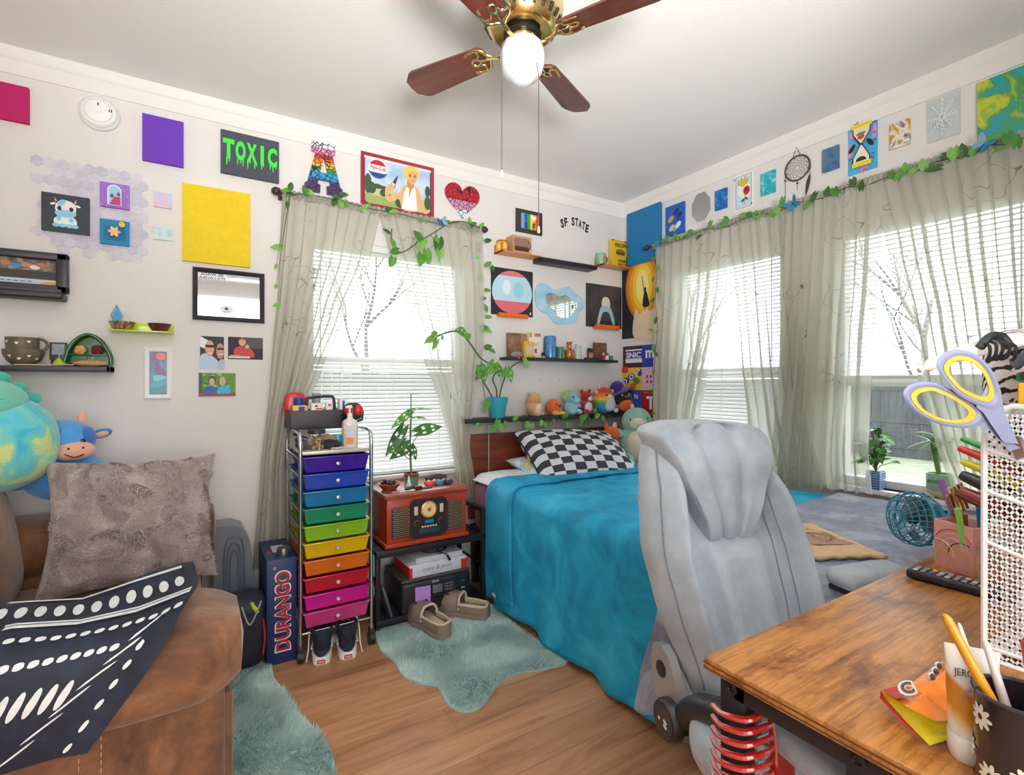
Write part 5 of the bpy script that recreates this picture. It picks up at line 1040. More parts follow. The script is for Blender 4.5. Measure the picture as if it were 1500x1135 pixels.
item('black_pouch', 'crumpled black pouch lying between the jar and pump bottle', 'pouch', lambda m: m.ell(((CXL+CXR)/2-.012, CYF+.07, TZ+.017), (.045, .035, .022), M('#28242c', .7, var=.2), fn=lambda v: v+Vector((0, 0, .008*nz(v.x*60, v.y*60, 1)))))
item('cloth_bundle', 'dusty pink cloth bundle behind the black pouch', 'cloth', lambda m: m.ell(((CXL+CXR)/2-.02, CYF+.125, TZ+.026), (.05, .03, .03), M('#a4867c', .8, var=.2), fn=lambda v: v+Vector((0, 0, .008*nz(v.x*50, v.y*50, 3)))))
item('turquoise_tub', 'turquoise tub behind the pump bottle', 'tub', lambda m: m.lathe([(0, 0), (.026, 0), (.03, .045), (.028, .05), (0, .05)], M('#23a6bd', .3), 24, (CXR-.11, CYF+.145, TZ)))
item('comb', 'white toothed comb lying in front of the black pouch', 'comb', lambda m: [m.box(((CXL+CXR)/2+.012, CYF+.03, TZ+.004), (.06, .010, .006), '#e2dfe2', .002)]+[m.box(((CXL+CXR)/2-.015+k*.006, CYF+.02, TZ+.004), (.0022, .014, .004), '#e2dfe2') for k in range(10)])
t = thing('cable_bundle', 'black sunglasses and cords bundled at the left edge of the cart top', 'cable', (CXL+.018, CYF+.1, TZ)); m = MB(); rr = random.Random(8)
m.tube(pathsmooth([(CXL+.02+.022*math.cos(k*1.3)+rr.uniform(-.008, .008), CYF+.1+.05*math.sin(k*1.7), TZ+.012+.004*k) for k in range(14)], 4), .0035, BLACK, 6); m.build('cord', t); m = MB(); m.box((CXL+.02, CYF+.1, TZ+.02), (.035, .09, .04), M('#4a4540', .6), .006); m.build('pouch', t)
# ================================================================ NAVY SHOE BOX standing on end
bx = thing('boot_box', 'navy boot box with red DURANGO lettering standing on end beside the drawer cart', 'box', (.297, 2.41, 0)); NB = M('#1c2f5e', .45, var=.06, vs=60); x0, x1, y0, y1, zt = .240, .354, 2.262, 2.56, .43
m = MB(); m.span((x0, y0, 0), (x1, y1, zt), NB, .002); m.build('carton', bx)
m = MB(); m.text('DURANGO', ((x0+x1)/2+.004, y0-.0006, .215), (0, 0, 1), (-1, 0, 0), .064, M('#e9e6ea', .5), .05, .0, .335); m.text('DURANGO', ((x0+x1)/2+.004, y0-.0012, .215), (0, 0, 1), (-1, 0, 0), .054, M('#a81f30', .5), .035, .0, .325)
for s_ in range(7): pass
m.build('lettering', bx, smooth=0); m = MB(); m.text('\u00ae', (x0+.03, y0-.0008, .395), (1, 0, 0), (0, 0, 1), .01, WHITE, .02); m.build('lettering', bx, smooth=0)
m = MB(); m.span((x0+.035, y0+.1, zt), (x0+.085, y0+.2, zt+.0008), '#c9ccd4'); m.span((x0+.012, y0+.09, zt), (x0+.028, y0+.13, zt+.0008), '#b3282e'); m.build('top_label', bx, smooth=0)
item('metal_cup', 'metal rimmed clear cup standing on the navy boot box', 'cup', lambda m: (m.lathe([(.024, 0), (.026, .004), (.026, .018), (.0255, .03), (.023, .03), (.023, .006), (0, .006), (0, 0)], M('#b9bcc2', .2, .9), 28, (x0+.07, y0+.055, zt)),))
# ================================================================ STORAGE BIN, BACKPACK, RUGS
PLS = M('#6d7682', .25, alpha=.8, coat=.3)
bn = thing('storage_bin', 'grey translucent storage bin standing on edge between sofa and navy box', 'bin', (.155, 2.5, 0)); m = MB()
m.slab([(.06, .02), (.235, .02), (.215, .30), (.195, .47), (.17, .525), (.13, .545), (.06, .545)], (0, 2.60, 0), (1, 0, 0), (0, 0, 1), .14, PLS); m.build('bin_body', bn, smooth=30)
for k, (a, b, zt2) in enumerate(((.10, .17, .50), (.11, .16, .47), (.12, .15, .44))): m = MB(); m.tube(pathsmooth([(a, 2.457, .15), (a, 2.457, zt2-.06), ((a+b)/2, 2.457, zt2), (b, 2.457, zt2-.06), (b, 2.457, .15)], 6), .004, M('#59636f', .3), 6); m.build('moulded_rib', bn)
m = MB(); m.span((.07, 2.462, .38), (.078, 2.5, .47), '#2a86c8', .002); m.build('blue_latch', bn)
t = thing('backpack', 'dark navy backpack with lime and red accents slumped beside the navy box', 'backpack', (.165, 2.36, 0)); m = MB(); m.ell((.165, 2.34, .135), (.085, .10, .14), M('#20212e', .7, var=.15), p=.65, nu=28, nv=18, fn=lambda v: v+Vector((.012*nz(v.z*12, v.y*12, 2), .012*nz(v.x*12, v.z*12, 5), 0))); m.build('bag_body', t, smooth=70)
m = MB(); m.ell((.165, 2.335, .245), (.08, .09, .045), M('#2b2e3e', .7), p=.7); m.build('top_flap', t); m = MB(); m.tube(pathsmooth([(.225, 2.25, .06), (.232, 2.25, .13), (.228, 2.26, .2)], 5), .009, M('#c2262e', .6), 6, flat=.5); m.build('red_trim', t); m = MB(); m.tube(pathsmooth([(.185, 2.262, .275), (.19, 2.255, .262), (.2, 2.25, .25), (.205, 2.248, .235)], 4), .008, M('#b6cf1e', .5), 6); m.build('lime_pull', t)
m = MB(); m.tube(pathsmooth([(.15, 2.25, .27), (.175, 2.235, .2), (.20, 2.24, .235), (.22, 2.25, .28)], 5), .0035, M('#9a9ca4', .6), 6); m.build('drawstring', t)
RUGM = Mramp('rug_base', [(.3, '#93b4b2'), (.7, '#accac6')], 8, .95, sheen=.4); TUF = [M(c, .95, sheen=.3) for c in ('#a9c6c3', '#bdd4d0', '#93b2b0')]
def rug(pts, label, seed, n):
    out = smooth2(pts, 6); t = thing('fur_rug', label, 'rug', (sum(p[0] for p in pts)/len(pts), sum(p[1] for p in pts)/len(pts), 0)); m = MB(); m.slab(out[::-1] if sum(out[i-1][0]*out[i][1]-out[i][0]*out[i-1][1] for i in range(len(out))) < 0 else out, (0, 0, .001), (1, 0, 0), (0, 1, 0), .010, RUGM); m.build('backing', t, smooth=0)
    def inside(x, y):
        c = False
        for i in range(len(out)):
            (xa, ya), (xb, yb) = out[i-1], out[i]
            if (ya > y) != (yb > y) and x < (xb-xa)*(y-ya)/(yb-ya)+xa: c = not c
        return c
    rr = random.Random(seed); m = MB(); xs = [p[0] for p in out]; ys = [p[1] for p in out]; k = 0
    while k < n:
        x, y = rr.uniform(min(xs), max(xs)), rr.uniform(min(ys), max(ys))
        if not inside(x, y): continue
        k += 1; q = nz(x*4, y*4, seed)*5; d = Vector((math.cos(q)*.8+rr.uniform(-.4, .4), math.sin(q)*.8+rr.uniform(-.4, .4), .8)).normalized()*rr.uniform(.014, .024); s_ = Vector((-d.y, d.x, 0)).normalized()*.0022; sh = nz(x*7, y*7, seed+3)
        m.add([Vector((x, y, .009))-s_, Vector((x, y, .009))+s_, Vector((x, y, .009))+d], [[0, 1, 2]], TUF[2 if sh < -.22 else rr.choice((0, 0, 1)) if sh < .15 else 1])
    m.build('pile', t, smooth=0)['kind'] = 'stuff'; return t
pz = lambda L: [tuple(atZ(x, y, .0))[:2] for x, y in L]
rug(pz([(551, 922), (556, 952), (578, 972), (590, 992), (612, 1003), (640, 1008), (652, 1030), (668, 1042), (692, 1044), (712, 1030), (728, 1008), (755, 990), (800, 982), (832, 972), (822, 955), (790, 944), (760, 925), (742, 905), (722, 892), (690, 884), (650, 884), (600, 892), (566, 900)]), 'pale teal hide shaped fur rug under the clogs', 2, 16000)
rug(pz([(362, 968), (392, 978), (404, 1000), (420, 1022), (440, 1052), (468, 1078), (486, 1105), (490, 1140), (470, 1180), (400, 1250), (300, 1250), (300, 1135), (330, 1040), (345, 985)]), 'pale teal fur rug beside the sofa at the bottom of the picture', 6, 12000)
# ================================================================ RACK, RADIO, PRINTER, PAPER
RM = M('#25252c', .45, .3); RX0, RX1, RY0, RY1 = .70, 1.275, 2.30, 2.60; t = thing('metal_rack', 'low black metal rack holding the red radio and the printer', 'rack', ((RX0+RX1)/2, (RY0+RY1)/2, 0))
for x in (RX0, RX1-.022):
    for y in (RY0, RY1-.022): m = MB(); m.span((x, y, 0), (x+.022, y+.022, .50 if x > 1 else .37), RM, .002); m.build('post', t)
for z in (.352, .03): m = MB(); m.span((RX0, RY0, z), (RX1, RY1, z+.018), RM, .002); m.span((RX0, RY0-.004, z-.01), (RX1, RY0+.008, z+.022), RM, .002); m.build('shelf', t)
m = MB(); m.span((RX1-.022, RY0, .485), (RX1, RY1, .505), RM, .002); m.build('side_rail', t); m = MB(); m.cyl((RX1-.011, RY0+.02, .21), (RX1-.011, RY1-.02, .21), .006, RM, 8); m.build('side_rod', t)
m = MB(); m.tube([(RX0+.01, RY1-.01, .34), (RX1-.01, RY1-.01, .06)], .006, RM, 8); m.build('brace', t)
SZ = .374; rx0, rx1, ry0, ry1 = .752, 1.165, 2.305, 2.585; CW = Mramp('cherry_wood', [(.3, '#8f2d18'), (.6, '#ac3c20'), (.8, '#b94a28')], 5, .35, (1, 8, 8), detail=4); TOPW = Mramp('cherry_top', [(.3, '#8a4634'), (.7, '#a85c44')], 5, .3, (1, 8, 8), detail=4)
t = thing('radio', 'cherry red retro wooden radio on the black rack', 'radio', ((rx0+rx1)/2, (ry0+ry1)/2, SZ)); rw = rx1-rx0
m = MB(); m.span((rx0, ry0, SZ+.02), (rx1, ry1, SZ+.235), CW, .004); m.span((rx0-.012, ry0-.012, SZ+.004), (rx1+.012, ry1, SZ+.026), CW, .006, 3); m.build('cabinet', t)
m = MB(); m.span((rx0-.014, ry0-.014, SZ+.238), (rx1+.014, ry1, SZ+.258), TOPW, .006, 3); m.span((rx0-.005, ry0-.005, SZ+.228), (rx1+.005, ry1, SZ+.24), CW, .003); m.build('lid', t)
GRL = M('#2c1f1c', .6)
for x in (rx0+.022, rx1-.022-.085):
    g = MB(); g.span((x, ry0-.002, SZ+.045), (x+.085, ry0+.002, SZ+.19), GRL, .002); g.build('speaker_cloth', t); g = MB(); GB = M('#b9a684', .4, .3)
    for i in range(9):
        for j in range(15): g.box((x+.008+i*.0088+(.0044 if j % 2 else 0), ry0-.0032, SZ+.053+j*.0094), (.0042, .0015, .0042), GB, 0, rot=(0, PI/4, 0))
    g.build('speaker_grille', t, smooth=0)
m = MB(); fx = (rx0+rx1)/2; o = Vector((fx-.09, ry0-.0055, SZ+.04)); PNL = M('#33262a', .35)
m.slab(smooth2([(-.0, .0), (.09, -.006), (.18, .0), (.183, .09), (.18, .172), (.09, .178), (0, .172), (-.003, .09)], 4), o+Vector((0, .0055, 0)), (1, 0, 0), (0, 0, 1), .0075, PNL); m.build('control_panel', t, smooth=30)
X2 = lambda x, z, d=.0024: Vector((fx+x, ry0-d-.006, SZ+z))
m = MB(); m.lathe([(0, 0), (.041, 0), (.041, .004), (.036, .006), (.036, .003), (0, .003)], M('#c79a52', .3, .5), 32, X2(0, .165, .002), (PI/2, 0, 0)); m.lathe([(0, .0035), (.034, .0035), (.034, .0042), (0, .0042)], M('#e9cf9a', .4), 32, X2(0, .165, .002), (PI/2, 0, 0)); dl = m.build('tuning_dial', t); m = MB(); m.box(X2(.006, .17, .0072), (.026, .001, .0025), '#a5331f', rot=(0, -.7, 0)); m.lathe([(0, 0), (.009, 0), (.008, .004), (0, .004)], M('#a5452c', .4), 16, X2(0, .165, .006), (PI/2, 0, 0)); m.build('needle', dl)
for s_ in (-1, 1):
    m = MB(); m.box(X2(s_*.066, .165, .003), (.018, .003, .042), '#e6d9bf', .001)
    for k in range(4): m.box(X2(s_*.066, .15+k*.01, .0048), (.009, .0006, .002), '#6a4a3a')
    m.build('band_scale', t)
m = MB(); m.box(X2(0, .108, .004), (.05, .005, .022), '#17434c', .001); m.box(X2(0, .108, .0066), (.042, .0006, .015), M('#2f8290', .2)); m.build('display', t)
for k in range(6): m = MB(); m.cyl(X2(-.035+k*.014, .086, .002), X2(-.035+k*.014, .086, .012), .0042, '#d9cbb0', 12); m.build('button', t)
for s_ in (-1, 1):
    m = MB(); m.cyl(X2(s_*.062, .105, .002), X2(s_*.062, .105, .016), .012, '#2a2126', 18); m.lathe([(.012, 0), (.014, 0), (.014, .002), (.012, .002)], M('#b59a6a', .3, .6), 18, X2(s_*.062, .105, .002), (PI/2, 0, 0)); m.build('control_knob', t)
m = MB(); m.box(X2(0, .064, .005), (.105, .010, .028), '#1f3d46', .002); m.build('cassette_door', t)
# things on the radio
RT = SZ+.258
t = thing('clay_bowl', 'terracotta bowl of dark clips at the left end of the radio', 'bowl', (rx0+.045, ry0+.1, RT)); m = MB(); m.lathe([(0, 0), (.03, 0), (.034, .004), (.055, .03), (.058, .034), (.052, .034), (.032, .010), (0, .008)], M('#9c4a30', .5), 28, (rx0+.045, ry0+.1, RT)); m.build('bowl_body', t)
rr = random.Random(11); m = MB()
for k in range(18): q, r_ = rr.random()*6.28, rr.random()*.036; m.ell((rx0+.045+r_*math.cos(q), ry0+.1+r_*math.sin(q), RT+.03+.012*rr.random()), (.018, .007, .007), rr.choice((BLACK, '#3a2c30', '#7a2f34', '#2a2530')), (rr.random(), rr.random(), rr.random()*3), 8, 6)
tag(m.build('hair_clips'), 'dark hair clips heaped in the terracotta bowl', 'hair clips', kind='stuff')
def flag(name, label, cat, fn): item(name, label, cat, fn)
px_ = rx0+.165
t = thing('potted_monstera', 'small swiss cheese plant in a green and brown glazed pot on the radio', 'plant', (px_, ry0+.12, RT)); m = MB(); m.lathe([(0, 0), (.03, 0), (.033, .006), (.034, .045), (.034, .05)], M('#5f8f6e', .3, var=.15), 28, (px_, ry0+.12, RT), cap=False); m.lathe([(.034, .05), (.036, .052), (.037, .068), (.034, .069), (.033, .055), (0, .055)], M('#6e3a2c', .35), 28, (px_, ry0+.12, RT), cap=False); m.lathe([(0, 0), (.037, 0), (.039, .004), (0, .004)], M('#5f8f6e', .3, var=.15), 28, (px_, ry0+.12, RT)); m.build('glazed_pot', t)
# ---- more on the radio, printer, paper
item('dropper_bottle', 'little clear bottle with white cap in front of the green pot on the radio', 'bottle', lambda m: (m.lathe([(0, 0), (.013, 0), (.014, .004), (.014, .022), (.008, .03), (0, .03)], M('#c9d2da', .1, coat=.5), 16, (px_-.03, ry0+.075, RT)), m.lathe([(.008, .03), (.008, .04), (.0055, .044), (.004, .062), (0, .063)], '#f4f3f1', 14, (px_-.03, ry0+.075, RT))))
item('hair_claw', 'black claw clip lying at the front of the radio top', 'hair clip', lambda m: (m.ell((px_-.02, ry0+.035, RT+.009), (.05, .02, .012), M('#262127', .5), (0, 0, .15), fn=lambda v: v+Vector((0, .004*math.sin(v.x*300), 0))), m.ell((px_-.005, ry0+.025, RT+.018), (.013, .006, .005), M('#c84a4a', .4)), m.box((px_+.05, ry0+.045, RT+.003), (.05, .03, .006), '#35343a', .002)))
item('tweezers', 'slim pale brush handle lying at the front edge of the radio', 'brush', lambda m: (m.tube([(rx0+.03, ry0+.02, RT+.004), (rx0+.12, ry0+.012, RT+.004)], [.002, .003], '#e6e3e0', 8), m.ell((rx0+.13, ry0+.011, RT+.005), (.014, .006, .005), '#f3f1ee')))
rr = random.Random(21); TOYC = [('#e8336e', 'pink'), ('#e8b65a', 'mustard yellow'), ('#2b87b0', 'blue'), ('#d98a5a', 'tan'), ('#3a3942', 'dark grey')]
for k, (c, nm) in enumerate(TOYC):
    x = rx0+.245+.027*k; y = ry0+.085+.03*(k % 2); m = MB(); m.tube([(x+.017*math.cos(q), y+.013*math.sin(q), RT+.012+.006*math.cos(2*q)) for q in [i*PI/8 for i in range(16)]], .0085, M(c, .6), 8, True); m.ell((x+.008, y-.012, RT+.013), (.013, .008, .010), M(c, .6)); tag(m.build('hair_scrunchie'), nm+' hair scrunchie in the pile at the right of the radio top', 'scrunchie', 'hair scrunchies on the radio')
item('dark_sock', 'dark fabric roll behind the scrunchies on the radio', 'fabric roll', lambda m: m.tube(pathsmooth([(rx0+.26, ry0+.15, RT+.02), (rx0+.32, ry0+.16, RT+.026), (rx0+.37, ry0+.145, RT+.022)], 5), [.014]*3+[.018]*8, M('#3b3b44', .8), 10))
PB = M('#22222b', .45); PT = M('#4a423f', .6); pt = thing('printer', 'black inkjet printer on the bottom shelf of the black rack', 'printer', (1.005, 2.43, .048)); px0, px1, py0, py1, pz0, pz1 = .822, 1.19, 2.296, 2.575, .048, .205
m = MB(); m.box(((px0+px1)/2, (py0+py1)/2, (pz0+pz1)/2-.004), (px1-px0, py1-py0, pz1-pz0-.01), PB, .018, 4); m.build('printer_body', pt)
m = MB(); m.box(((px0+px1)/2, (py0+py1)/2+.004, pz1-.003), (px1-px0-.008, py1-py0-.012, .014), PT, .006, 3); m.build('scanner_lid', pt)
m = MB(); m.span((px0+.075, py0-.003, pz0+.07), (px1-.115, py0+.004, pz0+.128), M('#2b2b33', .2), .002); m.span((px0+.155, py0-.0045, pz0+.078), (px0+.205, py0, pz0+.118), M('#6b7078', .25), .001)
m.build('control_panel', pt)
for i in range(3):
    for j in range(4): m = MB(); m.cyl((px0+.222+j*.0115, py0-.003, pz0+.085+i*.014), (px0+.222+j*.0115, py0-.005, pz0+.085+i*.014), .0036, '#8d9097', 10); m.build('key', pt)
m = MB(); m.span((px1-.088, py0-.002, pz0+.02), (px1-.012, py0+.004, pz1-.018), M('#17242f', .2), .002); m.box((px1-.05, py0-.003, pz0+.075), (.02, .001, .006), '#9fb2c0'); m.box((px1-.05, py0-.003, pz0+.11), (.02, .001, .004), '#5f7888'); m.build('side_panel', pt)
m = MB(); m.span((px0+.06, py0-.014, pz0+.008), (px1-.1, py0+.01, pz0+.03), M('#2c2c34', .5), .004); m.span((px0+.07, py0-.012, pz0+.03), (px1-.11, py0+.01, pz0+.058), M('#17171c', .5), .002); m.build('output_tray', pt)
m = MB(); m.text('EPSON', (px0+.17, py0-.0012, pz1-.022), (1, 0, 0), (0, 0, 1), .0095, M('#d6d8dc'), .02, 0, .034); m.box((px0+.045, py0-.001, pz0+.04), (.010, .002, .012), WHITE); m.build('maker_lettering', pt, smooth=0)
item('sticky_note', 'purple sticky note stuck on the front of the black printer', 'note', lambda m: m.grid(lambda u, v: (px0+.062+.078*u+.002*v, py0-.0055-.010*(1-v)**2, pz0+.045+.082*v-.004*u), 8, 8, M('#b987dc', .7)))
pp = thing('paper_ream', 'red and white ream box of copy paper on the printer', 'paper', ((px0+px1)/2, 2.44, pz1)); z0 = pz1+.005; ax0, ax1, ay0, ay1 = .868, 1.172, 2.318, 2.54
m = MB(); m.span((ax0, ay0, z0), (ax1, ay1, z0+.062), M('#d8dae4', .6), .001); m.build('wrapper', pp); m = MB(); m.span((ax0-.001, ay0-.001, z0+.001), (ax0+.014, ay1, z0+.05), '#c41f2c'); m.build('red_band', pp); m = MB(); m.span((ax1-.03, ay0-.001, z0+.001), (ax1+.001, ay1, z0+.048), '#c41f2c'); m.build('red_band', pp)
m = MB(); m.text('copy & print', ((ax0+ax1)/2-.005, ay0-.0015, z0+.03), (1, 0, 0), (0, 0, 1), .027, M('#4a4650'), -.01, 0, .155, .2); m.build('lettering', pp, smooth=0); m = MB(); m.text('paper', ((ax0+ax1)/2-.02, ay0-.0015, z0+.008), (1, 0, 0), (0, 0, 1), .008, M('#6a6670'), 0, 0, .04); m.build('lettering', pp, smooth=0)
item('paper_pad', 'loose white pad of paper lying on the copy paper ream', 'paper', lambda m: m.box(((ax0+ax1)/2+.012, (ay0+ay1)/2, z0+.0745), (.25, .19, .023), M('#d2d3da', .7), .001))
item('usb_cable', 'black cable coiled on the white paper pad', 'cable', lambda m: (m.tube(pathsmooth([((ax0+ax1)/2+.01+.062*math.cos(q), ay0+.085+.05*math.sin(q), z0+.0895+.0012*q) for q in [i*PI/6 for i in range(15)]]+[((ax0+ax1)/2+.01, ay0+.015, z0+.099), ((ax0+ax1)/2+.04, ay0-.002, z0+.088), ((ax0+ax1)/2+.05, ay0-.006, z0+.07)], 3), .003, BLACK, 8), m.tube([((ax0+ax1)/2+.045, ay0-.005, z0+.08), ((ax0+ax1)/2+.058, ay0-.007, z0+.056)], .006, BLACK, 8)))
t = thing('tablet', 'grey tablet leaning on the bottom rack shelf left of the printer', 'tablet', (.77, 2.4, .048)); m = MB(); m.box((.758, 2.4, .125), (.012, .17, .16), M('#55555e', .4), .004, rot=(0, -.28, 0)); m.build('tablet_body', t); m = MB(); m.box((.765, 2.4, .124), (.004, .15, .14), M('#83848c', .2), .001, rot=(0, -.28, 0)); m.build('screen', t)
# ================================================================ SHOES
def sneaker(name, label, loc, rz, side):
    t = thing(name, label, 'shoe', loc, rz, 'navy high top sneakers'); NV = M('#232a3c', .85, var=.12, vs=60); SO = M('#efeeea', .6)
    # local: toe towards +y, heel at -y; length .27
    def outl(v): return [(0, .030), (.1, .036), (.35, .034), (.7, .046), (.9, .038), (1, .012)]
    def wid(v):
        L = [(0, .016), (.05, .030), (.2, .036), (.45, .034), (.75, .046), (.92, .036), (1, .010)]
        for (a, w0), (b, w1) in zip(L, L[1:]):
            if a <= v <= b: return lerp(w0, w1, sstep(a, b, v))
        return .01
    m = MB()
    def sole(z0, z1, g, mt):
        n = 26; P = []
        for i in range(n+1): v = i/n; P.append((wid(v)+g, -.13+.265*v))
        pts = P+[(-x, y) for x, y in P[::-1]]; m.slab(pts, (0, 0, z0), (1, 0, 0), (0, 1, 0), z1-z0, mt)
    sole(0, .006, .003, '#b99a70'); sole(.006, .034, .003, SO); m.build('sole', t, smooth=30, local=True)
    m = MB(); m.span((-.022, -.1345, .008), (.022, -.1325, .03), '#f4f2ee', .001); m.span((-.016, -.1355, .011), (.016, -.134, .027), M('#b7202c', .5), .001); m.text('VANS', (0, -.1358, .019), (1, 0, 0), (0, 0, 1), .007, WHITE, .03, 0, .024); m.build('heel_label', t, smooth=0, local=True)
    m = MB()
    def up(u, v):
        q = 2*PI*u; z = .03+.088*v; c, s_ = math.cos(q), math.sin(q)
        back = -.128+.012*v; front = lerp(.128, .0, min(1, v*1.15)**.75); cy = (front+back)/2; ry = (front-back)/2; y = cy+ry*s_; w = lerp(wid((y+.13)/.265), .040, v)
        return (w*math.copysign(abs(c)**.7, c)*(1 if ry > .0 else 1), y, z+.012*v*(1-s_)*.5)
    m.grid(up, 32, 16, NV, closed=True); m.add([up(i/32, 0) for i in range(32)], [list(range(32))[::-1]], NV); m.build('upper', t, local=True, smooth=60)
    m = MB(); m.tube([(Vector(up(i/32, 1))+Vector((0, 0, .001))) for i in range(32)], .0065, M('#191e2c', .8), 8, True); m.add([Vector(up(i/32, .93))*1 for i in range(32)], [list(range(32))], M('#12141c', .9)); m.build('padded_collar', t, local=True)
    m = MB(); m.tube(pathsmooth([(side*.040, -.09, .055), (side*.038, -.02, .06), (side*.043, .04, .045), (side*.044, .07, .04)], 4), .0035, WHITE, 6); m.tube(pathsmooth([(-side*.040, -.09, .055), (-side*.038, -.02, .06), (-side*.043, .04, .045)], 4), .0035, WHITE, 6); m.build('side_stripe', t, local=True)
    m = MB()
    for k in range(5): v = .3+.14*k; y = up(.25, v)[1]; z = up(.25, v)[2]; m.tube([(-.02, y-.006, z+.004), (0, y+.002, z+.006), (.02, y-.006, z+.004)], .0028, WHITE, 6)
    m.tube(pathsmooth([(.01, .0, .14), (side*.03, -.01, .15), (side*.05, -.03, .10), (side*.055, -.05, .03), (side*.06, -.09, .004)], 5), .0028, WHITE, 6); m.tube(pathsmooth([(-.01, .0, .14), (-side*.02, .0, .152), (-side*.042, -.02, .1)], 5), .0028, WHITE, 6); m.build('laces', t, local=True); 
    m = MB()
    for k in range(4): m.tube([(-.034+.001*k, -.10, .068+.011*k), (0, -.1345+.0012*k, .066+.011*k), (.034-.001*k, -.10, .068+.011*k)], .0022, M('#171b28', .7), 5)
    m.build('collar_ribs', t, local=True); return t
s1 = atZ(474, 974, 0); s2 = atZ(509, 967, 0)
sneaker('sneaker', 'navy high top sneaker with trailing lace, left one under the cart', (s1.x+.022, s1.y+.125, 0), math.radians(-14), -1)
sneaker('sneaker', 'navy high top sneaker, right one of the pair under the cart', (s2.x+.025, s2.y+.125, 0), math.radians(-10), 1)
def clog(label, loc, rz):
    t = thing('clog', label, 'shoe', loc, rz, 'taupe fleece lined clogs'); TP = M('#8c7a6c', .55, var=.06); LN = M('#d9cbb0', .95, var=.15, vs=90, bp=.6, bs=500)
    def wid(v):
        L = [(0, .018), (.06, .034), (.25, .042), (.5, .042), (.72, .052), (.9, .042), (1, .012)]
        for (a, w0), (b, w1) in zip(L, L[1:]):
            if a <= v <= b: return lerp(w0, w1, sstep(a, b, v))
        return .012
    n = 28; m = MB()
    def ring(g, z, vs_=0): 
        P = [(wid(i/n)+g, -.135+.275*i/n) for i in range(n+1)]; return [(x, y, z) for x, y in P]+[(-x, y, z) for x, y in P[::-1]]
    rs = [ring(.002, 0), ring(.006, .008), ring(.004, .022), ring(.003, .024), ring(.006, .03), ring(.004, .045)]; k = len(rs[0])
    m.add([p for r in rs for p in r], [[a*k+i, a*k+(i+1) % k, (a+1)*k+(i+1) % k, (a+1)*k+i] for a in range(len(rs)-1) for i in range(k)]+[list(range(k))[::-1]], TP); m.build('sole', t, local=True, smooth=50)
    S_ = lambda u: ((1 if u < .5 else -1), (1-2*u if u < .5 else 2*u-1)*.5)
    m = MB(); r = ring(-.006, .042); m.add(r, [list(range(k))], LN); m.grid(lambda u, v: (S_(u)[0]*(wid(S_(u)[1])+.001)*(1-.08*v), -.131+.275*S_(u)[1]+.004*v, .043+.022*v), 32, 5, LN)
    m.tube([Vector((S_(i/32)[0]*(wid(S_(i/32)[1])+.001)*.95, -.131+.275*S_(i/32)[1], .065)) for i in range(33)], .006, LN, 8); m.build('fleece_lining', t, local=True, smooth=70)
    m = MB(); m.grid(lambda u, v: ((1 if u < .5 else -1)*(wid((1-2*u if u < .5 else 2*u-1)*.5)+.0045)*(1-.06*v), -.1385+.275*(1-2*u if u < .5 else 2*u-1)*.5+.003*v, .043+.020*v), 32, 5, TP); m.build('heel_rim', t, local=True, smooth=70)
    m = MB()
    def vamp(u, v):
        y = lerp(.005, .139, v); vv = (y+.135)/.275; w = wid(min(1, vv))+.004; h = .062*math.sqrt(max(0, 1-(max(0, v-.05)/.97)**2.6))+.002; q = PI*u; return (w*math.copysign(abs(math.cos(q))**.7, math.cos(q)), y-.03*(1-v)*(1-math.sin(q))*.0, .044+h*abs(math.sin(q))**.8)
    m.grid(vamp, 28, 22, TP, flip=False); m.build('vamp', t, local=True, smooth=70)
    m = MB(); m.tube([Vector(vamp(i/28, 0))+Vector((0, -.001, -.001)) for i in range(29)], .006, LN, 8); m.build('lining_edge', t, local=True)
    m = MB(); m.tube([Vector(vamp(i/28, .03))*1.0+Vector((0, 0, .0025)) for i in range(29)], .0075, TP, 8, flat=.5); m.build('strap', t, local=True)
    for s_ in (-1, 1): m = MB(); m.cyl((s_*.046, .002, .058), (s_*.0535, .002, .058), .0065, '#77685c', 14); m.cyl((s_*.053, .002, .058), (s_*.0542, .002, .058), .003, '#c9c2b8', 10); m.build('rivet', t, local=True)
    for j, (u, v, c) in enumerate(((.62, .5, '#2b2b31'), (.4, .42, '#3a3f8c'), (.5, .7, '#d9d4cc'))): m = MB(); p = Vector(vamp(u, v)); m.ell(p+Vector((0, 0, .001)), (.008, .011, .005), M(c, .4), nu=12, nv=8); m.build('charm', t, local=True)
    return t
c1 = (atZ(640, 935, .0)+Vector((0, 0, .011))); clog('taupe clog with cream fleece lining, nearer of the pair on the rug', (c1.x+.0, c1.y+.085, .012), math.radians(12))
c2 = (atZ(690, 912, .0)); clog('taupe clog with cream fleece lining, further of the pair by the printer', (c2.x-.005, c2.y+.075, .012), math.radians(38))
# ================================================================ CEILING FAN
BR = M('#e6cf92', .16, 1); BRD = M('#c7a75e', .25, 1); FC = Vector((.848, 1.297, 0)); BZ = 2.195
def fanwood():
    m, nt, b = newmat('fan_blade_wood'); v = coords(nt, (1.2, 14, 14)); nt.links.new(ramp(nt, noi(nt, v, 2.4, 6, .6, .25), [(.28, '#3a1a12'), (.5, '#67301f'), (.72, '#7d3e28')]), b.inputs['Base Color']); b.inputs['Roughness'].default_value = .3; b.inputs['Coat Weight'].default_value = .3; return m
FW = fanwood()
t = thing('ceiling_fan', 'brass ceiling fan with four dark wood blades and white glass globe', 'ceiling fan', (FC.x, FC.y, ZC))
m = MB(); m.lathe([(0, ZC), (.075, ZC), (.075, ZC-.01), (.05, ZC-.045), (.018, ZC-.055), (.018, ZC-.07)], BR, 32, FC, cap=False); m.build('ceiling_canopy', t)
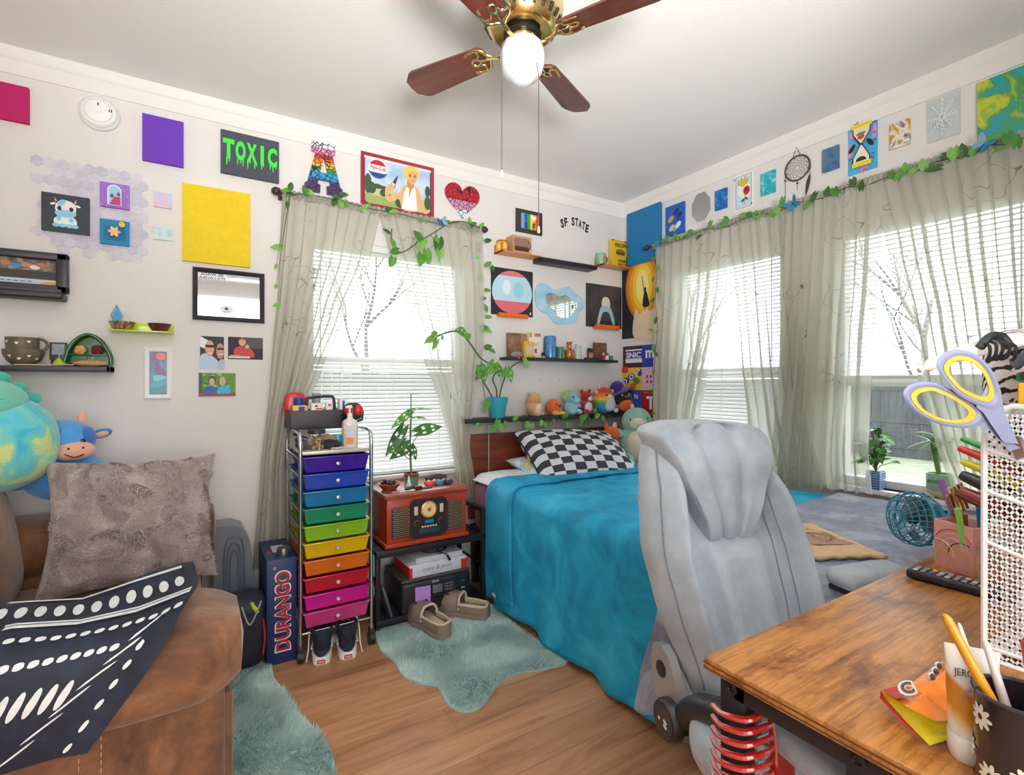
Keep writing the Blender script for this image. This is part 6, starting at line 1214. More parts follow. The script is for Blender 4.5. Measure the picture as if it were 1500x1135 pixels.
m = MB(); m.lathe([(.02, ZC-.05), (.10, ZC-.06), (.122, ZC-.085), (.126, ZC-.12), (.126, ZC-.15), (.115, ZC-.185), (.098, ZC-.212), (.09, ZC-.218), (.062, ZC-.214), (.06, ZC-.19), (0, ZC-.19)], BR, 48, FC, cap=False)
m.build('motor_housing', t, smooth=35)
for k in range(24):
    q = 2*PI*k/24; m = MB(); c = FC+Vector((.1155*math.cos(q), .1155*math.sin(q), ZC-.188)); m.box(c, (.024, .009, .003), M('#241c14', .6), .0013, 2, rot=(0, math.radians(-62), q)); m.build('vent_slot', t)
m = MB(); m.lathe([(.0, ZC-.19), (.055, ZC-.19), (.055, ZC-.222), (.044, ZC-.228), (0, ZC-.228)], M('#2a2420', .4, .5), 32, FC, cap=False); m.build('flywheel', t)
A0 = math.radians(117)
for k in range(4):
    q = A0-PI/2*k; R_ = Matrix.Translation((FC.x, FC.y, BZ)) @ Matrix.Rotation(q, 4, 'Z'); pit = Matrix.Rotation(math.radians(12), 4, 'X')
    m = MB(); ou = [(.13, -.036), (.142, -.045), (.40, -.058), (.418, -.053), (.447, -.030), (.45, 0), (.447, .030), (.418, .053), (.40, .058), (.142, .045), (.13, .036), (.124, 0)]; tmp = MB(); tmp.slab(ou, (0, 0, -.003), (1, 0, 0), (0, 1, 0), .006, FW); m.add(tmp.v, tmp.f, FW, None)
    b = m.build('blade', t, local=True, smooth=30); b.matrix_local = Matrix.Translation((0, 0, BZ-ZC)) @ Matrix.Rotation(q, 4, 'Z') @ pit
    h = MB()   # ornamental blade iron: stem from the flywheel, then three scrolled prongs under the blade
    h.tube(pathsmooth([(.05, 0, -.012), (.085, 0, -.02), (.12, 0, -.022), (.15, 0, -.013), (.175, 0, -.008)], 5), .0085, BR, 8, flat=.7)
    for s_ in (-1, 1): h.tube(pathsmooth([(.145, 0, -.012), (.165, s_*.018, -.010), (.178, s_*.043, -.008), (.205, s_*.056, -.007), (.245, s_*.052, -.006), (.262, s_*.046, -.006)], 5), .0062, BR, 8, flat=.7); h.tube(pathsmooth([(.205, s_*.055, -.007), (.2, s_*.035, -.007), (.212, s_*.02, -.007), (.235, s_*.016, -.007)], 5), .0048, BR, 8, flat=.7)
    h.tube(pathsmooth([(.16, 0, -.010), (.2, 0, -.008), (.235, .016, -.007), (.25, 0, -.006), (.235, -.016, -.007), (.2, 0, -.008)], 5), .005, BR, 8, flat=.7)
    for a, c in ((.245, .05), (.245, -.05), (.25, 0)): h.ell((a, c, -.007), (.0065, .0065, .004), BRD, nu=10, nv=6)
    i_ = h.build('blade_iron', t, local=True); i_.matrix_local = Matrix.Translation((0, 0, BZ-ZC)) @ Matrix.Rotation(q, 4, 'Z') @ pit @ Matrix.Scale(.74, 4)
m = MB(); m.lathe([(0, 2.25), (.03, 2.25), (.034, 2.24), (.035, 2.222), (.047, 2.21), (.048, 2.202), (.042, 2.196), (0, 2.196)], BR, 32, FC, cap=False); m.build('light_fitter', t)
def globemat():
    m, nt, b = newmat('opal_glass'); b.inputs['Base Color'].default_value = lin('#f1f2f3'); b.inputs['Roughness'].default_value = .12; b.inputs['Coat Weight'].default_value = .5; out = nt.nodes['Material Output']
    tl = N(nt, 'ShaderNodeBsdfTranslucent'); tl.inputs['Color'].default_value = (.95, .95, .95, 1); x = N(nt, 'ShaderNodeMixShader'); x.inputs[0].default_value = .25; nt.links.new(b.outputs[0], x.inputs[1]); nt.links.new(tl.outputs[0], x.inputs[2]); nt.links.new(x.outputs[0], out.inputs['Surface']); return m
m = MB(); m.lathe([(.042, 2.2), (.05, 2.196), (.064, 2.182), (.069, 2.155), (.067, 2.128), (.060, 2.105), (.048, 2.09), (.036, 2.084), (.03, 2.076), (.015, 2.068), (0, 2.067)], globemat(), 40, FC, cap=False); m.build('glass_globe', t, smooth=60)
def chain(px, pyt, pyb, dep, label):
    a = atD(px, pyt, dep); b = atD(px, pyb, dep); m = MB(); n = int((a.z-b.z)/.0075)
    m.tube([a, b+Vector((0, 0, .02))], .0009, M('#6a675f', .4, .6), 5)
    for i in range(n): p = a.lerp(b+Vector((0, 0, .02)), i/n); m.ell(p, .0021, M('#77736a', .3, .8), nu=6, nv=4)
    m.tube([a, Vector((FC.x+(a.x-FC.x)*.6, FC.y+(a.y-FC.y)*.6, 2.225))], .001, M('#77736a', .3, .8), 5)
    c = m.build('pull_chain', t); e = MB(); e.lathe([(0, 0), (.0035, .001), (.005, .006), (.0035, .02), (.002, .022), (0, .022)], M(label, .4), 12, b); e.build('chain_pull', c)
chain(735, 72, 260, 1.50, '#e8e3d8'); chain(789, 112, 342, 1.50, '#b9ab8c')
# ================================================================ LEFT WALL SHELVES AND SOFA PLUSH
SL = A(162, 540, .0); SZ2 = A(150, 537, .11).z; t0 = MB()
def ledge2(x0, x1, z, d, label): m = MB(); m.span((x0, YA-d, z-.02), (x1, YA, z), SHELF, .002); m.span((x1-.012, YA-d, z-.022), (x1, YA, z+.002), SHELF, .001); return tag(m.build('wall_shelf', smooth=30), label, 'shelf')
e = A(162, 540, .11); ledge2(-.95, e.x, SZ2, .12, 'black wall shelf with ceramics above the sofa')
def Yp(px, off): return A(px, 537, off).x
# stacked bowl and mug with hearts
HB = M('#6b5f50', .5, var=.25, vs=40); x = Yp(33, .075); yy = YA-.062; t = thing('ceramic_bowl', 'speckled brown ceramic bowl with white hearts on the left black shelf', 'bowl', (x, yy, SZ2))
m = MB(); PRF = [(0, .0), (.03, .0), (.034, .003), (.058, .022), (.068, .045), (.070, .062), (.066, .062), (.06, .04), (.04, .012), (0, .008)]; m.lathe([(r*.86, z) for r, z in PRF], HB, 32, (x, yy, SZ2)); m.build('bowl_body', t)
def heart(m, cx, z, r, q, s_, loc):
    pts = []
    for i in range(14): a = 2*PI*i/14; hx = 16*math.sin(a)**3/16*s_; hz = (13*math.cos(a)-5*math.cos(2*a)-2*math.cos(3*a)-math.cos(4*a))/16*s_; pts.append(Vector((loc[0]+r(z+hz)*math.cos(q+hx/r(z)), loc[1]+r(z+hz)*math.sin(q+hx/r(z)), loc[2]+z+hz)))
    m.add(pts, [list(range(14))], WHITE)
m = MB(); rad = lambda z: (lerp(.034, .058, (z-.003)/.019) if z < .022 else lerp(.058, .068, (z-.022)/.023))*.86+.0012
for k, q in enumerate((-2.6, -2.1, -1.6, -1.1, -.6)): heart(m, 0, .036 if k % 2 else .026, rad, q, .006, (x, yy, SZ2))
m.build('hearts', t, smooth=0)
t = thing('ceramic_mug', 'speckled brown ceramic mug with white hearts resting in the heart bowl', 'mug', (x-.005, yy, SZ2+.045)); mg = MB(); MZ = SZ2+.012; mg.lathe([(0, 0), (.032, 0), (.037, .01), (.046, .05), (.049, .095), (.046, .095), (.04, .02), (0, .01)], HB, 32, (x-.003, yy, MZ)); mg.build('mug_body', t); m = MB(); m.tube([(x+.042+.028*math.sin(q), yy-.01, MZ+.068+.024*math.cos(q)) for q in [PI*i/12 for i in range(13)]], .0055, HB, 8); m.build('handle', t)
m = MB(); rad2 = lambda z: lerp(.046, .049, (z-.05)/.045)+.0015
for k, q in enumerate((-2.4, -1.7, -1.0)): heart(m, 0, .072 if k % 2 else .078, rad2, q, .006, (x-.003, yy, MZ))
m.build('hearts', t, smooth=0)
x = Yp(84, .05); t = thing('picture_tile', 'small dark tile with a pale shape standing behind the green pear figure', 'picture', (x, YA-.03, SZ2)); m = MB(); m.box((x, YA-.03, SZ2+.06), (.052, .012, .07), M('#4a3330', .4, var=.2), .002, rot=(-.12, 0, .0)); m.build('tile', t); m = MB(); m.box((x, YA-.0375, SZ2+.068), (.038, .002, .042), M('#8b96a0', .4, var=.3, vs=70), 0, rot=(-.12, 0, 0)); m.build('print', t); m = MB(); m.box((x, YA-.03, SZ2+.013), (.04, .03, .026), M('#3b2c2a', .6), .002); m.build('stand', t)
x = Yp(86, .085); item('pear_ornament', 'tiny green glass pear ornament at the front of the left black shelf', 'ornament', lambda m: (m.lathe([(0, 0), (.014, .001), (.019, .009), (.017, .017), (.010, .024), (.007, .03), (0, .033)], M('#9aba2c', .15, coat=.5), 20, (x, YA-.085, SZ2)), m.tube([(x, YA-.085, SZ2+.03), (x+.002, YA-.085, SZ2+.05)], .0012, '#c9bfa8', 5)))
# leaf shaped ceramic dish standing up, with roses
x = Yp(131, .06); GL = M('#1f5a2c', .15, var=.25, vs=40, coat=.6); GI = M('#2f7a3c', .2, var=.3, vs=60, coat=.5); t = thing('leaf_dish', 'green glazed pointed ceramic box with two dried roses on the left shelf', 'ceramic', (x, YA-.06, SZ2))
prf = smooth2([(-.062, 0), (-.066, .05), (-.045, .10), (-.005, .128), (.035, .105), (.064, .05), (.068, .004), (.06, 0)], 5); m = MB(); m.slab(prf, (x, YA-.015, SZ2), (1, 0, 0), (0, 0, 1), .012, GI); m.tube([(x+a, YA-.045, SZ2+max(.008, b)) for a, b in prf], .0075, GL, 8, True)
k = len(prf); m.add([(x+a, YA-.02, SZ2+max(.002, b)) for a, b in prf]+[(x+a, YA-.075, SZ2+max(.002, b)) for a, b in prf], [[i, (i+1) % k, k+(i+1) % k, k+i] for i in range(k)], GI); m.tube([(x+a*1.0, YA-.075, SZ2+max(.006, b)) for a, b in prf], .006, GL, 8, True); m.build('shell', t, smooth=60)
m = MB(); m.span((x-.063, YA-.075, SZ2+.045), (x+.064, YA-.02, SZ2+.05), GL, .002); m.span((x-.004, YA-.07, SZ2), (x+.002, YA-.02, SZ2+.046), GL, .001); m.build('divider', t)
def rose(label, c, s_, col):
    m = MB()
    for ring_, (n_, r_, h_) in enumerate(((3, .25, .9), (4, .5, .8), (5, .78, .6))):
        for i in range(n_):
            q = 2*PI*i/n_+ring_*.6; m.ell((c[0]+r_*s_*.6*math.cos(q), c[1]-.004*ring_*0, c[2]+r_*s_*.6*math.sin(q)), (s_*.5, s_*.35*h_, s_*.5), M(col, .8, var=.3, vs=90), nu=10, nv=6)
    tag(m.build('dried_rose'), label, 'flower')
rose('dried peach rose in the left of the green ceramic box', (x-.028, YA-.062, SZ2+.067), .02, '#d9a05e'); rose('dried dark red rose in the right of the green ceramic box', (x+.024, YA-.062, SZ2+.068), .022, '#6a1522')
item('incense_stick', 'long pale wooden stick lying along the front of the left black shelf', 'stick', lambda m: m.tube([(x-.21, YA-.105, SZ2+.003), (x-.04, YA-.1, SZ2+.006)], [.003, .002], M('#c9ab86', .7), 8))
item('wooden_pod', 'pale carved wooden pod lying in front of the green ceramic box', 'ornament', lambda m: m.ell((x+.01, YA-.1, SZ2+.013), (.055, .012, .012), M('#b98f68', .7, var=.25, vs=80), nu=20, nv=10))
# neon shelf with two bowls and the card
zs = A(206, 484, .08).z; n0, n1 = A(158, 485, .08), A(254, 487, .08); NE = M('#d9ef12', .15, coat=.5, alpha=.85); t = thing('acrylic_shelf', 'small fluorescent yellow acrylic shelf with two ceramic bowls', 'shelf', ((n0.x+n1.x)/2, YA-.05, zs)); m = MB(); m.span((n0.x, YA-.095, zs-.005), (n1.x, YA, zs), NE, .001); m.span((n0.x, YA-.005, zs), (n1.x, YA, zs+.04), NE, .001); m.build('tray', t)
def bowl(x, r, h, mat, label, wob=0): m = MB(); m.lathe([(0, 0), (r*.5, 0), (r*.62, h*.12), (r*.85, h*.6), (r, h), (r*.95, h), (r*.78, h*.55), (r*.5, h*.14), (0, h*.1)], mat, 32, (x, YA-.052, zs)); tag(m.build('ceramic_bowl'), label, 'bowl')
bowl(A(179, 480, .055).x, .046, .034, Mramp('striped_glaze', [(.42, '#5b3c24'), (.5, '#8b6a44'), (.56, '#b9a27c')], 2.2, .35, (45, 45, 2), (0, 0, 0), dist=.6), 'brown striped ceramic bowl, left on the yellow acrylic shelf')
bowl(A(234, 480, .055).x, .043, .034, Mramp('oxblood_glaze', [(.35, '#2f1f2a'), (.5, '#5f1f2c'), (.7, '#6a3040')], 30, .25), 'dark oxblood ceramic bowl, right on the yellow acrylic shelf')
a = A(171, 450, .05); item('diamond_card', 'blue kite shaped card standing in the brown striped bowl', 'card', lambda m: (m.slab([(0, 0), (.02, .05), (0, .098), (-.021, .05)], (a.x, YA-.05, zs+.008), (1, 0, 0), (0, 0, 1), .002, M('#2b8cc0', .35)), m.tube([(a.x-.015, YA-.0525, zs+.055), (a.x-.002, YA-.0525, zs+.09)], .0008, WHITE, 4)))
# dark photo frame on a dark ledge, top left
tl, br = A(-60, 352, .03), A(100, 434, .03); t = thing('framed_photo', 'black framed photo of a ride scene leaning on the upper left ledge', 'picture', (tl.x+.3, YA-.04, br.z)); fx0, fx1, fz0, fz1 = -.93, A(100, 400, .03).x, A(98, 430, .03).z, A(98, 373, .03).z
m = MB(); FB = M('#25232a', .4)
for q in (((fx0, fz0), (fx1, fz0+.028)), ((fx0, fz1-.028), (fx1, fz1)), ((fx0, fz0), (fx0+.03, fz1)), ((fx1-.036, fz0), (fx1, fz1))): m.span((q[0][0], YA-.04, q[0][1]), (q[1][0], YA-.005, q[1][1]), FB, .005)
m.build('frame', t); a = Art('A', (0, 0), (10, 10), .0, None); a.o = Vector((fx0+.03, YA-.012, fz0+.028)); a.w = fx1-.036-fx0-.03; a.h = fz1-fz0-.056; a.t = .003; a.slab([(0, 0), (a.w, 0), (a.w, a.h), (0, a.h)], a.o, a.ux, a.uy, .003, Mramp('ride_scene', [(.35, '#4a4440'), (.5, '#77685a'), (.65, '#a89a88')], 40, .4))
a.rect(.45, .0, 1, .22, M('#cfd6e4')); a.rect(.45, .22, 1, .55, M('#38342f')); a.poly([(.45, .3), (.62, .22), (.6, .6), (.5, .95), (.45, .9)], M('#e0a52a')); a.poly([(.85, .0), (1, .0), (1, .14), (.93, .14)], M('#e0a52a'))
for x_, y_, c in ((.66, .78, '#c27a5a'), (.72, .7, '#4a8fc8'), (.79, .75, '#c98a6a'), (.85, .68, '#ece8e4'), (.89, .78, '#c27a5a')): a.oval(x_, y_, .035, .09, M(c))
for k in range(5): a.rect(.62+.045*k, .09, .65+.045*k, .13, M('#5a7a9a'))
a.build('photo', t, smooth=0)
m = MB(); z_ = fz0; m.span((-.95, YA-.095, z_-.032), (fx1-.006, YA, z_-.004), SHELF, .008, 3); m.span((-.95, YA-.095, z_-.008), (fx1-.01, YA-.085, z_+.006), SHELF, .002); tag(m.build('picture_ledge', smooth=30), 'thick black picture ledge under the framed ride photo', 'shelf')
# ================================================================ PLANTS
LF = [M('#3f7d2c', .4, var=.25, vs=60), M('#5a9a36', .4, var=.25, vs=60), M('#2f6327', .4, var=.25, vs=60), M('#79b04a', .4, var=.2, vs=60)]
STEM = M('#5b6e34', .6); TWIG = M('#4c4630', .7)
def leaf(m, p, d, up, L, W_, mat, fold=.25, droop=.25, heart=.25, holes=False, n=8):
    p = Vector(p); d = Vector(d).normalized(); up = Vector(up); s_ = d.cross(up)
    if s_.length < 1e-4: s_ = d.orthogonal()
    s_.normalize(); u = s_.cross(d).normalized(); rows = []
    for i in range(n+1):
        t = i/n; w = W_*(math.sin(PI*min(1, (t*.93+.07))**.72))*(1 if t < .98 else .0); c = p+d*(L*t)+u*(-droop*L*t*t)
        back = -heart*L*(1-t)**4
        rows.append([c+s_*(k*w/2)+u*(abs(k)*w*fold*.5)+d*(back*abs(k)) for k in (-1, -.62, -.2, 0, .2, .62, 1)])
    fs = []
    for i in range(n):
        for j in range(6):
            if holes and j in (1, 4) and i in (2, 3, 5) and not (i == 3 and j == 1 and n < 8): 
                if i != 3: continue
            fs.append([i*7+j, i*7+j+1, (i+1)*7+j+1, (i+1)*7+j])
    m.add([v for r in rows for v in r], fs, mat)
# swiss cheese plant on the radio
t = [o for o in bpy.data.objects if o.get('label', '').startswith('small swiss cheese')][0]; yy = ry0+.12; PX = lambda px, py, dy=0: atY(px, py, yy+dy)
m = MB(); m.lathe([(0, RT+.054), (.032, RT+.054)], '#3a2a20', 20, (px_, yy, 0), cap=False); m.build('soil', t)
main = pathsmooth([(px_, yy, RT+.05), PX(601, 660), PX(601, 630), PX(603, 600)], 6); m = MB(); m.tube(main, [.0055]*8+[.004]*(len(main)-8), STEM, 8)
for a, b, c in (((600, 668), (586, 650), (580, 640)), ((601, 655), (610, 640), (616, 630)), ((602, 628), (590, 622), (584, 617)), ((603, 612), (612, 610), (622, 612)), ((602, 668), (606, 662), (608, 660)), ((600, 672), (594, 668), (590, 652))): m.tube(pathsmooth([PX(*a), PX(b[0], b[1], -.02), PX(c[0], c[1], -.035)], 4), .002, STEM, 6)
m.cyl(PX(602, 640, .012), PX(602, 577, .012), .0025, TWIG, 6); m.cyl(PX(602, 577, .012), PX(612, 577, .012), .002, TWIG, 6); m.build('stem', t)
for (p, tip, W_, mt, up) in (((612, 633), (648, 622), .075, 0, (0, -.8, .8)), ((590, 628), (566, 668), .06, 2, (0, -1, .3)), ((592, 648), (566, 664), .055, 0, (-.3, -1, .2)), ((598, 652), (572, 672), .06, 2, (0, -1, .3)), ((600, 604), (574, 626), .04, 1, (0, -.9, .5)), ((603, 600), (634, 597), .028, 1, (0, -.4, .9)), ((603, 612), (628, 612), .022, 1, (0, -.4, .9)), ((604, 654), (610, 674), .035, 2, (0, -1, .2))):
    a, b = PX(p[0], p[1], -.03), PX(tip[0], tip[1], -.07); m = MB(); leaf(m, a, b-a, up, (b-a).length, W_, LF[mt], .2, .12, .25, True, 9); m.build('leaf', t)
# long shelf and the mid shelf
LZ = .949; lx0 = A(682, 614, .12).x; m = MB(); m.span((lx0, YA-.13, LZ-.024), (2.515, YA, LZ), SHELF, .002); tag(m.build('wall_shelf', smooth=30), 'long black wall shelf of plush toys above the headboard', 'shelf')
mx0, mx1 = A(744, 524, .10).x, A(905, 527, .10).x; MZ_ = 1.312; m = MB(); m.span((mx0, YA-.105, MZ_-.018), (mx1, YA, MZ_), SHELF, .002); tag(m.build('wall_shelf', smooth=30), 'black wall shelf of small collectibles under the record sleeves', 'shelf')
# teal flowerpot with trailing monstera
c = A(729, 600, .065); tp = thing('potted_monstera', 'trailing monstera in a teal flowerpot at the left end of the plush shelf', 'plant', (c.x, YA-.065, LZ)); TQ = M('#2aa3b8', .5, var=.06); m = MB()
m.lathe([(0, LZ), (.043, LZ), (.055, LZ+.085), (.061, LZ+.085), (.063, LZ+.12), (.057, LZ+.12), (.053, LZ+.09), (0, LZ+.09)], TQ, 36, (c.x, YA-.065, 0)); m.build('flowerpot', tp); m = MB(); m.lathe([(0, LZ+.105), (.056, LZ+.105)], '#3b2a20', 24, (c.x, YA-.065, 0), cap=False); m.build('soil', tp)
Q = lambda px, py, off=.07: A(px, py, off)
m = MB()
for P_ in ([(724, 588), (716, 572), (706, 555), (703, 545)], [(728, 588), (727, 570), (722, 556), (726, 545), (722, 535), (705, 525), (690, 505), (678, 490), (664, 485), (652, 488), (640, 492)], [(731, 588), (734, 570), (741, 550), (752, 535), (768, 528)]):
    off = [.06+.05*min(1, i/3) for i in range(len(P_))]; m.tube(pathsmooth([Q(a, b, o_) for (a, b), o_ in zip(P_, off)], 5), .0042, M('#4f5a30', .6), 8)
m.build('stem', tp)
def leaves(owner, L, wk=1, dep=.11, name='leaf'):
    for (p, tip, W_, mt) in L:
        a, b = Q(p[0], p[1], dep), Q(tip[0], tip[1], dep+.03); m = MB(); leaf(m, a, b-a, (0, -1, .35), (b-a).length, W_*wk, LF[mt], .22, .15, .3, W_ > .05, 8); m.build(name, owner)
leaves(tp, [((704, 538), (712, 560), .075, 1), ((706, 540), (698, 556), .06, 0), ((724, 532), (716, 548), .07, 1), ((727, 536), (733, 552), .06, 0), ((744, 541), (750, 560), .055, 1), ((742, 542), (736, 552), .04, 1), ((768, 526), (775, 540), .035, 3), ((680, 488), (668, 482), .06, 1), ((682, 490), (688, 496), .05, 1), ((640, 490), (632, 488), .04, 3), ((636, 494), (622, 502), .04, 3), ((640, 498), (634, 512), .03, 3), ((714, 588), (710, 605), .04, 1)])
# ivy garlands (one thing each: stem + leaves)
def garland(label, pts, spots, wall='A', off=.105, r=.0018, size=.035, seed=0, stem=TWIG, extra=()):
    W_ = A if wall == 'A' else B; P_ = [W_(a, b, off) for a, b in pts]; t = thing('ivy_garland', label, 'garland', tuple(P_[0])); m = MB(); m.tube(pathsmooth(P_, 5), r, stem, 6)
    rr = random.Random(seed); n_ = Vector((0, -1, 0)) if wall == 'A' else Vector((-1, 0, 0)); lm = MB(); sx_ = Vector((1, 0, 0)) if wall == 'A' else Vector((0, -1, 0))
    for (x, y, q, s_) in spots:
        p = W_(x, y, off+.012); q = math.radians(q); d = sx_*math.cos(q)+Vector((0, 0, math.sin(q)))+n_*rr.uniform(.1, .45)
        near = min(P_, key=lambda k: (k-p).length); tb = p-d.normalized()*size*s_*.5
        best = min(pathsmooth(P_, 5), key=lambda k: (k-tb).length)
        m.tube([best, best.lerp(tb, .5)+Vector((0, 0, .004)), tb], .0009, stem, 4)
        leaf(lm, tb, d, n_+Vector((0, 0, .35+rr.uniform(-.3, .3))), size*s_*1.15, size*s_*rr.uniform(.75, .95), LF[rr.choice((0, 1, 1, 2, 3))], .22, .2, .3)
    m.build('stem', t); lm.build('leaves', t); return t
rr = random.Random(12)
garland('ivy garland along the curtain rod behind the drawer cart', [(408, 275), (425, 284), (450, 284), (480, 290), (500, 293), (540, 305), (580, 312), (620, 322), (645, 328), (680, 325), (703, 333)],
  [(418, 279, 200, .9), (426, 272, 80, .9), (421, 300, 265, .8), (428, 284, 0, .8), (447, 278, 110, 1.1), (455, 282, -30, 1), (495, 288, 20, 1), (505, 285, 10, .9), (490, 296, 250, 1), (500, 300, 265, 1), (508, 298, -60, .9), (533, 307, 260, .9), (540, 301, 60, .7), (575, 310, 200, 1), (570, 306, 20, .8), (618, 322, 0, .8), (655, 325, 20, 1.0), (694, 328, 30, 1), (688, 322, 100, .8), (405, 362, 185, 1.2), (404, 391, 250, .6), (405, 447, 190, .8), (404, 420, 250, .5)], seed=1, extra=())
garland('vine draped across the right half of the curtain by the drawer cart', [(703, 333), (680, 325), (660, 326), (640, 338), (625, 347), (614, 352), (600, 364), (582, 370), (574, 352), (574, 335)],
  [(618, 357, 250, 1.5), (612, 344, 130, 1.2), (617, 380, 255, 1.6), (627, 376, 280, 1.6), (642, 358, 260, 1.7), (645, 372, 270, 1.5), (578, 368, 200, 1.1), (574, 384, 250, 1.2), (575, 354, 120, 1.0), (566, 338, 150, .9), (640, 350, 90, .9)], seed=5, off=.125, r=.0035, stem=M('#59623a', .6), size=.04)
garland('vine climbing down the curtain edge beside the round record sleeve', [(703, 333), (706, 352), (702, 376), (704, 400), (703, 430), (706, 460), (704, 490), (705, 520), (706, 552), (712, 590)],
  [(700, 358, 200, .8), (716, 352, 20, .9), (700, 366, 190, .7), (716, 386, 40, .9), (722, 394, 300, .8), (704, 408, 270, 1.1), (715, 425, 10, .8), (709, 437, 20, .7), (712, 452, 300, 1), (716, 464, 0, .8), (709, 480, 20, 1.3), (716, 484, -20, 1), (716, 508, 20, 1), (722, 514, -30, .9), (702, 520, 210, .7), (706, 330, 60, .9)], seed=3, off=.06, size=.04, stem=M('#59623a', .6), r=.0022)
garland('ivy garland along the front of the plush shelf', [(692, 622), (715, 622), (740, 618), (768, 608), (780, 616), (805, 617), (830, 615), (850, 612), (870, 606), (885, 608), (905, 612)],
  [(728, 622, 250, 1.4), (720, 628, 220, 1.1), (735, 628, 290, 1.1), (700, 622, 180, .8), (742, 622, 320, .9), (756, 612, 30, .9), (772, 624, 250, 1.1), (780, 626, 280, 1.1), (800, 624, 270, 1), (793, 620, 240, 1), (812, 618, 300, .8), (830, 608, 20, 1), (832, 622, 270, .8), (856, 610, 30, 1.4), (862, 618, 260, 1.2), (852, 618, 250, 1), (876, 608, 20, 1.2), (884, 614, 300, 1.1), (826, 611, 160, .9), (872, 600, 80, .9)], seed=4, off=.14)
sp = [(x, lerp(360, 200, (x-960)/545)+rr.uniform(-9, 7), rr.uniform(0, 360), rr.uniform(.8, 1.25)) for x in (970, 978, 990, 1003, 1010, 1024, 1040, 1058, 1064, 1088, 1096, 1105, 1112, 1130, 1136, 1146, 1180, 1192, 1212, 1224, 1250, 1262, 1305, 1318, 1326, 1338, 1352, 1366, 1388, 1396, 1410, 1424, 1452, 1462, 1478, 1490)]
garland('long ivy garland along the curtain rod over the two right windows', [(956, 362)]+[(x, lerp(360, 200, (x-960)/545)+3*math.sin(x*.09)) for x in range(980, 1505, 26)], sp, 'B', .105, seed=6, size=.036)
garland('ivy garland hanging down the corner between poster and curtain', [(957, 366), (962, 400), (960, 440), (963, 480), (960, 520), (957, 560), (956, 600), (958, 640)],
  [(955, 380, 200, 1), (964, 392, 300, 1), (956, 410, 250, .8), (963, 425, 290, .9), (955, 440, 220, .9), (960, 470, 260, 1), (953, 484, 150, .9), (958, 512, 270, 1.2), (962, 520, 300, .8), (957, 545, 260, .8), (953, 575, 250, .8), (957, 606, 10, .9), (954, 620, 220, 1.1), (960, 640, 300, .9)], 'B', .115, seed=7)
def butterfly(wall, px, py, rot, label, off=.13, s_=.035):
    c = (A if wall == 'A' else B)(px, py, off); t = thing('butterfly_ornament', label, 'butterfly', tuple(c), group=None); n_ = Vector((0, -1, 0)) if wall == 'A' else Vector((-1, 0, 0)); ux = Vector((1, 0, 0)) if wall == 'A' else Vector((0, -1, 0)); R = Matrix.Rotation(rot, 3, n_); BU = M('#1c7fb4', .35, var=.3, vs=90); uz = R @ Vector((0, 0, 1)); ux = R @ ux
    for k in (-1, 1):
        m = MB(); ax = ux*k*.8+n_*.45
        m.slab([(x*s_, y*s_) for x, y in smooth2([(.03, 0), (.35, .55), (.95, .75), (.9, .3), (.5, .02), (.75, -.25), (.6, -.65), (.25, -.45), (.04, -.1)], 3)], c, ax, uz, .0008, BU, M(BLACK)); m.build('wing', t, smooth=0)
    m = MB(); m.tube([c-uz*s_*.5, c, c+uz*s_*.4], [.001, .0026, .0018], BLACK, 8); m.build('body', t)
butterfly('A', 648, 326, .5, 'blue butterfly ornament on the rod below the mosaic heart'); butterfly('B', 966, 356, .4, 'blue butterfly ornament at the corner end of the rod'); butterfly('B', 1163, 300, .6, 'blue butterfly ornament just under the dreamcatcher', s_=.045); butterfly('B', 1441, 212, -.8, 'blue butterfly ornament at the far right end of the rod', .112, .04)
for x, y, c, l in ((616, 353, '#e2703a', 'orange clip holding the vine on the curtain'), (648, 495, '#2c9ac8', 'blue clip holding the monstera runner on the curtain'), (760, 524, '#e8286a', 'pink clip holding the monstera runner on the collectibles shelf'), (700, 377, '#54d83a', 'green clip on the vine beside the round record sleeve')):
    p = A(x, y, .115); m = MB(); m.ell(p, (.008, .006, .009), M(c, .4), nu=10, nv=6); m.ell(p+Vector((0, 0, .010)), (.006, .005, .006), M(c, .4), nu=10, nv=6); tag(m.build('plant_clip'), l, 'clip')
t = thing('air_plant', 'spiky grey blue air plant hanging under the plush shelf', 'plant', tuple(A(848, 625, .12))); m = MB(); cc = A(848, 632, .12); rr = random.Random(2)
for k in range(26): q = rr.uniform(-.3, PI+.3); d = Vector((math.cos(q), rr.uniform(-.6, .3), math.sin(q)*.9)); m.tube([cc, cc+d*.025+Vector((0, 0, .006)), cc+d*.045-Vector((0, 0, .002))], [.0025, .0018, .0004], M('#4d7680', .7), 5)
m.build('leaves', t); m = MB(); m.tube([cc, cc+Vector((.014, -.005, -.05))], .0012, WHITE, 5); m.tube([cc, Vector((cc.x, YA-.13, LZ-.02))], .001, WHITE, 5); m.build('string', t)
item('pull_cord', 'white cord with a clear tag hanging in front of the headboard', 'cord', lambda m: (m.cyl(A(716, 622, .135), A(716, 700, .1), .0016, '#e2ddd4', 6), m.box(A(718, 699, .1), (.02, .004, .018), '#d9dce0')))
